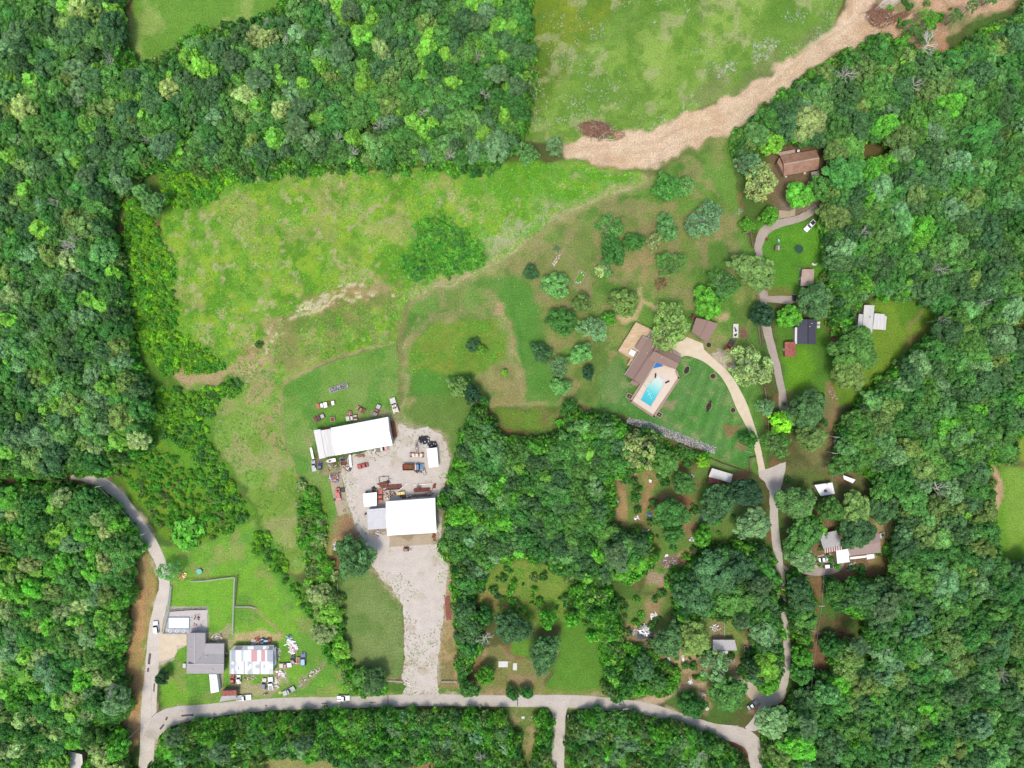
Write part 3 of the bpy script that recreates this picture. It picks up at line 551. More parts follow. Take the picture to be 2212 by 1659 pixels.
sheet('mobile_home_drive', smooth_line([ZR(590,1480),ZR(680,1530),ZR(820,1560),ZR(950,1530),ZR(960,1480),ZR(1100,1470),ZR(1230,1440),ZR(1310,1440),ZR(1290,1520),ZR(1200,1580),ZR(1050,1610),ZR(900,1600),ZR(760,1570),ZR(600,1540)], 3, True), ASPH2, .034, .15, 'curved asphalt drive in front of the two parked cars')
sheet('parking_slab', [ZR(1000,1370),ZR(1150,1340),ZR(1180,1440),ZR(1060,1500),ZR(930,1530),ZR(1000,1440)], TRACKM, .04, .3, 'tan gravel bay under the white cars')
sheet('side_slab', [ZH(105,590),ZH(490,590),ZH(490,760),ZH(340,765),ZH(350,850),ZH(310,930),ZH(90,1000),ZH(80,800)], CONC, .045, .25, 'cream concrete apron left of the L shaped grey house')
sheet('pool_surround', [ZH(215,240),ZH(790,225),ZH(790,430),ZH(770,570),ZH(170,580)], mat('pale_flagstones', s3(206,196,190), .85, .1, 1.5, .2, color2=s3(222,214,210)), .05, .1, 'pale slab around the rectangular pool beside the grey house')
sheet('concrete_apron', [ZS(1150,1240),ZS(1975,1190),ZS(1978,1392),ZS(1155,1442)], CONC2, .07, .05, 'stained concrete apron below the big white workshop', thick=.1)
sheet('concrete_apron', [ZS(800,1145),ZS(1110,1130),ZS(1105,1238),ZS(815,1245)], CONC2, .068, .1, 'small concrete apron below the grey roofed annex', thick=.1)
sheet('house_path', [ZH(765,570),ZH(835,560),ZH(820,725),ZH(765,725)], CONC2, .05, .1, 'tan path beside the L shaped grey house')
sheet('house_path', [ZH(930,1180),ZH(1028,1180),ZH(1015,1400),ZH(960,1430)], CONC2, .05, .1, 'narrow tan path below the L shaped grey house')
TAR = mat('dark_tar', s3(96,90,92), .8, .15, 2)
for k, (x, y, l, w, a) in enumerate([(323,1423,24,5,1.45),(320,1447,9,4,1.4),(333,1485,18,3,1.5),(405,1545,26,4,.08),(350,1570,14,4,.9),(575,1524,4,3,0),(701,1519,14,1.6,.05),(838,1513,1.6,26,0),(1118,1514,1.6,22,0),(805,1517,14,1.6,.03),(1339,1521,4,2.4,0),(360,1552,8,4,1.1),
    (1690,1190,6,4,1.4),(1525,1568,4,2,.3)]):
    c_ = W(x, y); MB().box((0, 0, 0), (l * S, w * S, .004)); mb = MB(); mb.box((c_[0], c_[1], .044), (l * S, w * S, .004), a)
    tag(mb.build('road_patch', TAR), 'dark tar patches and seams mended into the asphalt', kind='structure')
SP = [ZP(220,1495),ZP(300,1480),ZP(480,1530),ZP(760,1650),(1475,940),(1548,966),(1543,979),(1475,958),(1400,925),(1357,915)]

STN = road_mat('yard_stain', s3(205,193,176), s3(186,170,144))
for k, (x, y, rx, ry) in enumerate([(905,1290,16,9),(950,1318,4,3),(936,1418,9,12),(905,1010,12,9),(790,990,12,8),(760,1035,9,7),(925,1040,9,5),(900,975,16,11),(880,950,12,10),(846,1190,8,4),(940,1090,5,9),(908,1240,8,5),(915,1450,14,9)]):
    p_ = [(x + math.cos(i * .449) * rx * (.7 + .5 * R.random()), y + math.sin(i * .449) * ry * (.7 + .5 * R.random())) for i in range(14)]
    sheet('yard_stain', p_, STN, .029 + .0006 * k, .5, 'darker worn patch in the gravel', True)
# ---------------------------------------------------------------- foliage
def leaf_mat(name, gn):
    m = bpy.data.materials.new(name); m.use_nodes = True; t = m.node_tree; t.nodes.clear()
    out = t.nodes.new('ShaderNodeOutputMaterial')
    if gn: a = t.nodes.new('ShaderNodeAttribute'); a.attribute_type = 'INSTANCER'; a.attribute_name = 'tint'; src = a.outputs['Color']
    else: a = t.nodes.new('ShaderNodeObjectInfo'); src = a.outputs['Color']
    lv = t.nodes.new('ShaderNodeAttribute'); lv.attribute_name = 'lv'
    mul = t.nodes.new('ShaderNodeVectorMath'); mul.operation = 'MULTIPLY'; t.links.new(src, mul.inputs[0]); t.links.new(lv.outputs['Color'], mul.inputs[1])
    d = t.nodes.new('ShaderNodeBsdfPrincipled'); d.inputs['Roughness'].default_value = .62; d.inputs['Specular IOR Level'].default_value = .25
    tr = t.nodes.new('ShaderNodeBsdfTranslucent'); mx = t.nodes.new('ShaderNodeMixShader'); mx.inputs[0].default_value = .48
    t.links.new(mul.outputs[0], d.inputs['Base Color']); t.links.new(mul.outputs[0], tr.inputs['Color'])
    t.links.new(d.outputs[0], mx.inputs[1]); t.links.new(tr.outputs[0], mx.inputs[2]); t.links.new(mx.outputs[0], out.inputs['Surface'])
    return m
LEAF = leaf_mat('leaf', False); LEAFG = leaf_mat('leaf_scattered', True)
BARK = mat('bark', (.16, .12, .09), .9, .2, 4); PALE = mat('weathered_wood', s3(236,228,214), .85, .1, 3)
def leaves(seed, lobes, n, size, jit=.55, inner=.15, flat=1.0, elong=1.5):
    """lobes: (x,y,z,rx,rz,tint) ; n leaves per lobe; faces turned outward from their lobe"""
    q = np.random.RandomState(seed); Ps, Ns, T = [], [], []
    for (x, y, z, rx, rz, tv) in lobes:
        k = max(6, int(n * (rx ** 1.6))); d = q.normal(size=(k, 3)); d[:, 2] = np.abs(d[:, 2]) * 1.15 - .35; d /= np.linalg.norm(d, axis=1)[:, None]
        rad = 1 - inner * q.rand(k) ** 2 + (q.rand(k) ** 3) * .18
        Ps.append(np.stack([x + d[:, 0] * rx * rad, y + d[:, 1] * rx * rad, z + d[:, 2] * rz * rad], 1)); Ns.append(d * np.array([1, 1, 1.5 * flat])); T.append(np.full(k, tv))
    P = np.concatenate(Ps); N = np.concatenate(Ns); T = np.concatenate(T); k = len(P)
    N = N / np.linalg.norm(N, axis=1)[:, None] + q.normal(size=(k, 3)) * jit; N /= np.linalg.norm(N, axis=1)[:, None]
    u = np.cross(N, q.normal(size=(k, 3))); u /= np.linalg.norm(u, axis=1)[:, None] + 1e-9; v = np.cross(N, u)
    s_ = size * (.6 + .8 * q.rand(k))[:, None]; a = u * s_ * .5 * elong; b_ = v * s_ * .5
    V = np.stack([P - a, P - b_ * .9 + a * .1, P + a, P + b_ * .9 + a * .1], 1)
    lv = (T + q.normal(size=k) * .13)[:, None] * np.array([1, 1, 1]); hs = q.normal(size=(k, 1)) * .10
    lv = np.clip(lv * (1 + hs * np.array([1, .3, -.5])), .35, 2.2)
    return V.reshape(-1, 3), np.repeat(lv, 4, 0), k
def leaf_mesh(name, V, lv, k, m):
    me = bpy.data.meshes.new(name); me.vertices.add(4 * k); me.vertices.foreach_set('co', V.ravel()); me.loops.add(4 * k); me.loops.foreach_set('vertex_index', np.arange(4 * k))
    me.polygons.add(k); me.polygons.foreach_set('loop_start', np.arange(k) * 4); me.update(calc_edges=True)
    ca = me.color_attributes.new('lv', 'FLOAT_COLOR', 'POINT'); ca.data.foreach_set('color', np.concatenate([lv, np.ones((4 * k, 1))], 1).ravel()); me.materials.append(m); return me
def lobes_round(seed, r, z0, z1, nl, lr, gap=0.0, conic=0.0, core=.56):
    """tufts of a crown: uneven outline, tufts of unequal height standing proud of a sparse core"""
    q = np.random.RandomState(seed); L = []; zc = z0 + (z1 - z0) * .40; L.append((0, 0, zc, r * core, (z1 - z0) * .34, .8))
    ph = q.uniform(0, 6.28, 4); am = q.uniform(.5, 1.2, 3) * np.array([.15, .12, .09])
    for i in range(nl):
        f = (i + .5) / nl; cz = 1 - f * 1.15; rr = math.sqrt(max(0, 1 - cz * cz)); a = i * 2.39996 + q.uniform(-.5, .5)
        if q.rand() < gap: continue
        out = 1 + am[0] * math.sin(2 * a + ph[0]) + am[1] * math.sin(3 * a + ph[1]) + am[2] * math.sin(5 * a + ph[2])
        rr *= (1 - conic * max(0, cz)); l = lr * q.uniform(.55, 1.35); k = out * q.uniform(.78, 1.06)
        hz = max(-.45, cz) * ((z1 - zc) - l * .5) * q.uniform(.72, 1.22) + q.uniform(-.5, .5) * (z1 - z0) * .08
        L.append((math.cos(a) * rr * (r - l * .6) * k, math.sin(a) * rr * (r - l * .6) * k, zc + hz, l, l * q.uniform(.7, 1.1), q.uniform(.70, 1.28)))
    return L
def limbs(seed, r, z0, z1, n=7, rt=.22, crown=True):
    q = random.Random(seed); m = MB(); lean = (q.uniform(-.3, .3), q.uniform(-.3, .3)); m.tube((0, 0, -.1), (lean[0], lean[1], z0 * .6), rt * 1.35, rt, 7); m.tube((lean[0], lean[1], z0 * .6), (lean[0] * 2, lean[1] * 2, z1 * .72), rt, rt * .4, 6)
    for i in range(n):
        a = i * 2.4 + q.uniform(-.4, .4); zb = z0 * .6 + (z1 * .6 - z0 * .6) * q.random(); e = (math.cos(a) * r * .75, math.sin(a) * r * .75, min(z1 * .9, zb + r * .55))
        m.tube((lean[0] * 1.5, lean[1] * 1.5, zb), e, rt * .42, rt * .12, 5)
    return m
PROTO = {}
def proto(kind, builder, n): PROTO[kind] = [builder(i) for i in range(n)]
def mk(kind, i, V, tr):                       # (crown data, trunk builder)
    return dict(kind=kind, i=i, d=V, tr=tr)
proto('broad', lambda i: mk('broad', i, leaves(100 + i, lobes_round(240 + i, 5, 5.0, 14, 64, 1.02), 100, .56, .7), limbs(i, 4, 6, 13)), 10)
proto('fine', lambda i: mk('fine', i, leaves(140 + i, lobes_round(440 + i, 5, 4.6, 14, 105, .78, .08), 120, .46, .7), limbs(60 + i, 4, 6, 13)), 8)
proto('tall', lambda i: mk('tall', i, leaves(200 + i, lobes_round(20 + i, 2.9, 3.5, 15.5, 40, .72, .10, .45, .4), 110, .50, .8), limbs(20 + i, 2.2, 5, 14, 5, .16)), 5)
proto('pine', lambda i: mk('pine', i, leaves(300 + i, lobes_round(30 + i, 3.7, 12, 17, 70, .62, .04), 260, .26, .85, elong=2.6), limbs(30 + i, 2.8, 13, 16.5, 9, .19)), 3)
proto('orchard', lambda i: mk('orchard', i, leaves(400 + i, lobes_round(50 + i, 5, .8, 8.5, 80, .85, .05), 105, .46, .7), limbs(50 + i, 4, 2.2, 8, 8, .2)), 5)
proto('sparse', lambda i: mk('sparse', i, leaves(500 + i, lobes_round(70 + i, 5, 1.6, 8.5, 92, .66, .30, 0, .35), 66, .40, .9), limbs(70 + i, 4.8, 2.4, 8.5, 20, .15)), 4)
proto('shrub', lambda i: mk('shrub', i, leaves(600 + i, lobes_round(80 + i, 1.5, -.5, 2.0, 14, .5), 90, .38, .8), None), 6)
proto('weed', lambda i: mk('weed', i, leaves(700 + i, [(0, 0, 0, .5, .35, 1.0), (.3, .2, 0, .3, .3, 1.1)], 40, .22, .6), None), 4)
proto('bloom', lambda i: mk('bloom', i, leaves(800 + i, [(.1 * j, (j * 37 % 10) * .06 - .3, .35, .25, .1, 1.0) for j in range(-3, 4)], 14, .11, .3, elong=1), None), 3)
for L_ in PROTO.values():
    for p_ in L_:
        p_['me'] = leaf_mesh(p_['kind'] + '_crown', *p_['d'], LEAF)
        p_['tm'] = None
        if p_['tr']:
            p_['tm'] = p_['tr'].mesh('trunk', smooth=True); p_['tm'].materials.append(PALE if p_['kind'] == 'sparse' else BARK)
# scattered (uncountable) growth: one object per wood or thicket, instanced inside the object
pc = bpy.data.collections.new("growth_kinds"); GIDX = {}
for kind, L_ in PROTO.items():
    GIDX[kind] = []
    for p_ in L_:
        V, lv, k = p_['d']; me = leaf_mesh(kind + '_growth', V, lv, k, LEAFG)
        if p_['tm']:
            bm = bmesh.new(); bm.from_mesh(me); me2 = p_['tm']; off = len(bm.verts); bm2v = [bm.verts.new(v.co) for v in me2.vertices]
            for f in me2.polygons:
                nf = bm.faces.new([bm2v[i] for i in f.vertices]); nf.material_index = 1
            bm.to_mesh(me); bm.free(); me.materials.append(me2.materials[0])
        n_ = sum(len(v) for v in GIDX.values()); ob = bpy.data.objects.new(f"growth_{n_:03d}", me); pc.objects.link(ob); GIDX[kind].append(n_)
ng = bpy.data.node_groups.new("scatter_growth", 'GeometryNodeTree')
ng.interface.new_socket("Geometry", in_out='INPUT', socket_type='NodeSocketGeometry'); ng.interface.new_socket("Geometry", in_out='OUTPUT', socket_type='NodeSocketGeometry')
gi = ng.nodes.new('NodeGroupInput'); go = ng.nodes.new('NodeGroupOutput'); iop = ng.nodes.new('GeometryNodeInstanceOnPoints'); ci = ng.nodes.new('GeometryNodeCollectionInfo')
ci.inputs['Collection'].default_value = pc; ci.inputs['Separate Children'].default_value = True; ci.inputs['Reset Children'].default_value = True
def nattr(nm, ty):
    n = ng.nodes.new('GeometryNodeInputNamedAttribute'); n.data_type = ty; n.inputs['Name'].default_value = nm; return n.outputs['Attribute']
m2p = ng.nodes.new('GeometryNodeMeshToPoints'); ng.links.new(gi.outputs[0], m2p.inputs[0]); ng.links.new(m2p.outputs[0], iop.inputs['Points'])
ng.links.new(ci.outputs[0], iop.inputs['Instance']); iop.inputs['Pick Instance'].default_value = True
ng.links.new(nattr('idx', 'INT'), iop.inputs['Instance Index']); ng.links.new(nattr('scl', 'FLOAT_VECTOR'), iop.inputs['Scale'])
e2r = ng.nodes.new('FunctionNodeEulerToRotation'); ng.links.new(nattr('rot', 'FLOAT_VECTOR'), e2r.inputs[0]); ng.links.new(e2r.outputs[0], iop.inputs['Rotation'])
ng.links.new(iop.outputs[0], go.inputs[0])
def scatter(name, pts, label):
    """pts: list/array rows (x,y,z,idx,sx,sz,rot,r,g,b)"""
    A = np.array(pts, float)
    if not len(A): return
    n = len(A); me = bpy.data.meshes.new(name); me.vertices.add(n); me.vertices.foreach_set('co', A[:, :3].ravel())
    a = me.attributes.new('idx', 'INT', 'POINT'); a.data.foreach_set('value', A[:, 3].astype(np.int32))
    a = me.attributes.new('scl', 'FLOAT_VECTOR', 'POINT'); a.data.foreach_set('vector', (A[:, [4, 4, 5]] * np.stack([u_ := np.random.RandomState(n).uniform(.84, 1.18, n), 1 / u_, np.ones(n)], 1)).ravel())
    rot = np.zeros((n, 3)); rot[:, 2] = A[:, 6]; a = me.attributes.new('rot', 'FLOAT_VECTOR', 'POINT'); a.data.foreach_set('vector', rot.ravel())
    a = me.attributes.new('tint', 'FLOAT_COLOR', 'POINT'); a.data.foreach_set('color', np.concatenate([A[:, 7:10], np.ones((n, 1))], 1).ravel())
    o = link(name, me, LEAFG); md = o.modifiers.new('growth', 'NODES'); md.node_group = ng
    return tag(o, label, kind='stuff')

K = LEAFK = 2.8
PAL0 = {'deep': s3(78,112,64,K), 'emerald': s3(76,124,56,K), 'mid': s3(88,130,60,K), 'bright': s3(112,156,58,K), 'lime': s3(132,172,50,K), 'grey': s3(110,142,92,K),
       'olive': s3(112,136,70,K), 'pine': s3(92,120,76,K), 'dark': s3(58,90,56,K), 'blue': s3(104,144,78,K), 'straw': s3(142,158,96,K), 'spring': s3(98,154,54,K), 'brown': s3(120,104,66,K)}
PAL = {k: (v[0] * .97, min(.86, v[1] * 1.01), v[2] * 1.14) for k, v in PAL0.items()}
WORD = {'deep': 'deep green', 'emerald': 'emerald green', 'mid': 'mid green', 'bright': 'bright yellow-green', 'lime': 'vivid lime green', 'grey': 'greyish green', 'olive': 'olive green',
        'pine': 'dull grey-green', 'dark': 'very dark green', 'blue': 'blue-green', 'straw': 'pale straw-green', 'spring': 'fresh green', 'brown': 'brownish'}
SZ = {'broad': (5, 14), 'fine': (5, 14), 'tall': (2.9, 15), 'pine': (3.7, 17), 'orchard': (5, 8.5), 'sparse': (5, 8.5), 'shrub': (1.5, 2.0)}
def tint(c, q=None, v=.18):
    q = q or R; k = 1 + q.uniform(-v, v); h = q.uniform(-.07, .07); return (min(.9, PAL[c][0] * k * (1 + h)), min(.9, PAL[c][1] * k), min(.9, PAL[c][2] * k * (1 - h)))
BOOST = 1.0
def put_tree(name, x, y, r, kind, c, h=None, label=None, cat='tree', group=None, hf=.72, var=None):
    """x,y,r: crown as seen in the survey (map units); h height in metres"""
    rb, hb = SZ[kind]; rm = r * S * .97
    if h is None: h = hb * rm / rb
    p = W(x, y, h * hf); rm *= (H - h * hf) / H; var = R.randrange(len(PROTO[kind])) if var is None else var; P = PROTO[kind][var]
    root = thing(name, label, cat, (p[0], p[1], 0), R.uniform(0, 6.28), group)
    cr = bpy.data.objects.new('crown' if kind != 'shrub' else 'foliage', P['me']); col.objects.link(cr); cr.parent = root; uq = R.uniform(.88, 1.14); cr.scale = (rm / rb * uq, rm / rb / uq, h / hb); cr.color = (*[min(.9, v * BOOST) for v in tint(c)], 1)
    if P['tm']:
        tk = bpy.data.objects.new('trunk', P['tm']); col.objects.link(tk); tk.parent = root; tk.scale = (max(.6, rm / rb), max(.6, rm / rb), h / hb)
    elif kind == 'shrub': pass
    return root
DEADM = []
for i in range(4):
    m = MB(); q = random.Random(900 + i)
    def br(p, d, L, r, depth):
        e = p + d * L; m.tube(p, e, r, r * .6, 5, False)
        if depth == 0: return
        for k in range(3 if depth > 1 else 3):
            nd = (d + Vector((q.uniform(-1, 1), q.uniform(-1, 1), q.uniform(-.35, .5))) * .85).normalized(); br(p + d * L * q.uniform(.45, 1), nd, L * q.uniform(.55, .8), r * .55, depth - 1)
    m.tube((0, 0, -.1), (.2, .1, 7), .24, .17, 7)
    for k in range(7):
        a = k * .9 + q.uniform(-.3, .3); br(Vector((.15, .1, 5 + k * .45)), Vector((math.cos(a), math.sin(a), q.uniform(.25, .8))).normalized(), 2.3, .15, 3)
    DEADM.append(m.mesh('branches')); DEADM[-1].materials.append(PALE)
def dead(x, y, r, label):
    h = 15; p = W(x, y, h * .9); k = r * S / 5.0 * .95; root = thing('dead_tree', label, 'dead tree', (p[0], p[1], 0), R.uniform(0, 6.28), None)
    o = bpy.data.objects.new('branches', R.choice(DEADM)); col.objects.link(o); o.parent = root; o.scale = (k * 1.15, k * 1.15, 1.55)

# --- trees that stand out one by one (survey centre, radius, kind, colour, height, words)
ONE = []
def T(x, y, r, kind, c, h, words): ONE.append((x, y, r, kind, c, h, words))
def O3(z, x, y, r, kind, c, h, words): X, Y = z(x, y); T(X, Y, r, kind, c, h, words)
for a in [(455,655,17,'orchard','deep',6,'small round dark tree, leftmost of the orchard, above its neighbours'),(630,745,30,'orchard','blue',9,'large blue-green tree left of the oblong planting bed'),
  (820,870,20,'orchard','olive',7,'narrow olive tree just below the oblong planting bed'),(675,1000,31,'orchard','emerald',9,'broad emerald tree near the left edge of the orchard'),
  (905,1060,31,'sparse','grey',9,'thin pale tree with bare twigs in the middle of the orchard'),(1010,985,16,'orchard','spring',7,'small fresh green tree touching the thin pale one'),
  (1120,870,31,'orchard','olive',9,'olive tree between the wooden deck and the grey-blue bushes'),(530,1225,22,'orchard','deep',7,'compact dark round tree at the lower left of the orchard'),
  (810,1235,24,'orchard','blue',9,'upright blue-green tree left of the pool house'),(655,1330,23,'sparse','grey',8,'pale grey-green tree directly above the dark round one'),
  (865,1370,15,'orchard','dark',6,'small dark tree tucked below the upright blue-green one'),(670,1470,21,'orchard','blue',7,'round dark blue-green tree, lowest in the orchard'),
  (1025,330,30,'sparse','mid',9,'loose mid green tree at the top of the orchard'),(1045,500,30,'orchard','emerald',9,'dense emerald tree below the loose one at the top of the orchard'),
  (1195,435,22,'orchard','emerald',8,'round emerald tree right of the dense pair at the top of the orchard'),(1340,435,20,'sparse','straw',7,'straw-coloured thin tree in the upper orchard'),
  (1430,335,26,'orchard','blue',9,'blue-green tree above the straw-coloured one'),(1700,280,40,'sparse','grey',11,'wide thin grey-green tree standing alone at the upper right of the orchard'),
  (1450,590,31,'sparse','mid',9,'mid green spreading tree above the brown bush'),(1385,735,14,'sparse','brown',4,'small brown half-dead bush tree in the dry orchard grass'),
  (1720,870,32,'orchard','spring',9,'fresh green round tree above the mauve garage roof'),(1830,745,34,'sparse','mid',10,'loose green tree right above the fresh green round one'),
  (1450,1035,48,'sparse','olive',12,'big olive tree overhanging the top of the pool house'),(45,1175,16,'orchard','deep',5,'small dark tree in the yellow-flowered rough grass'),
  (103,1210,12,'orchard','bright',4,'small bright tree in the yellow-flowered rough grass'),(1440,45,32,'orchard','emerald',10,'emerald tree just below the end of the bare dirt track'),
  (1560,40,22,'sparse','blue',10,'loose blue-green tree beside the one below the dirt track'),(730,1620,18,'orchard','emerald',8,'small tree at the lower end of the mown slope'),
  (270,1370,7,'orchard','lime',3,'tiny lime bush in the dry straw-coloured patch'),(640,490,8,'sparse','grey',3,'tiny shrubby tree above the rock pile')]:
    O3(ZO, *a)
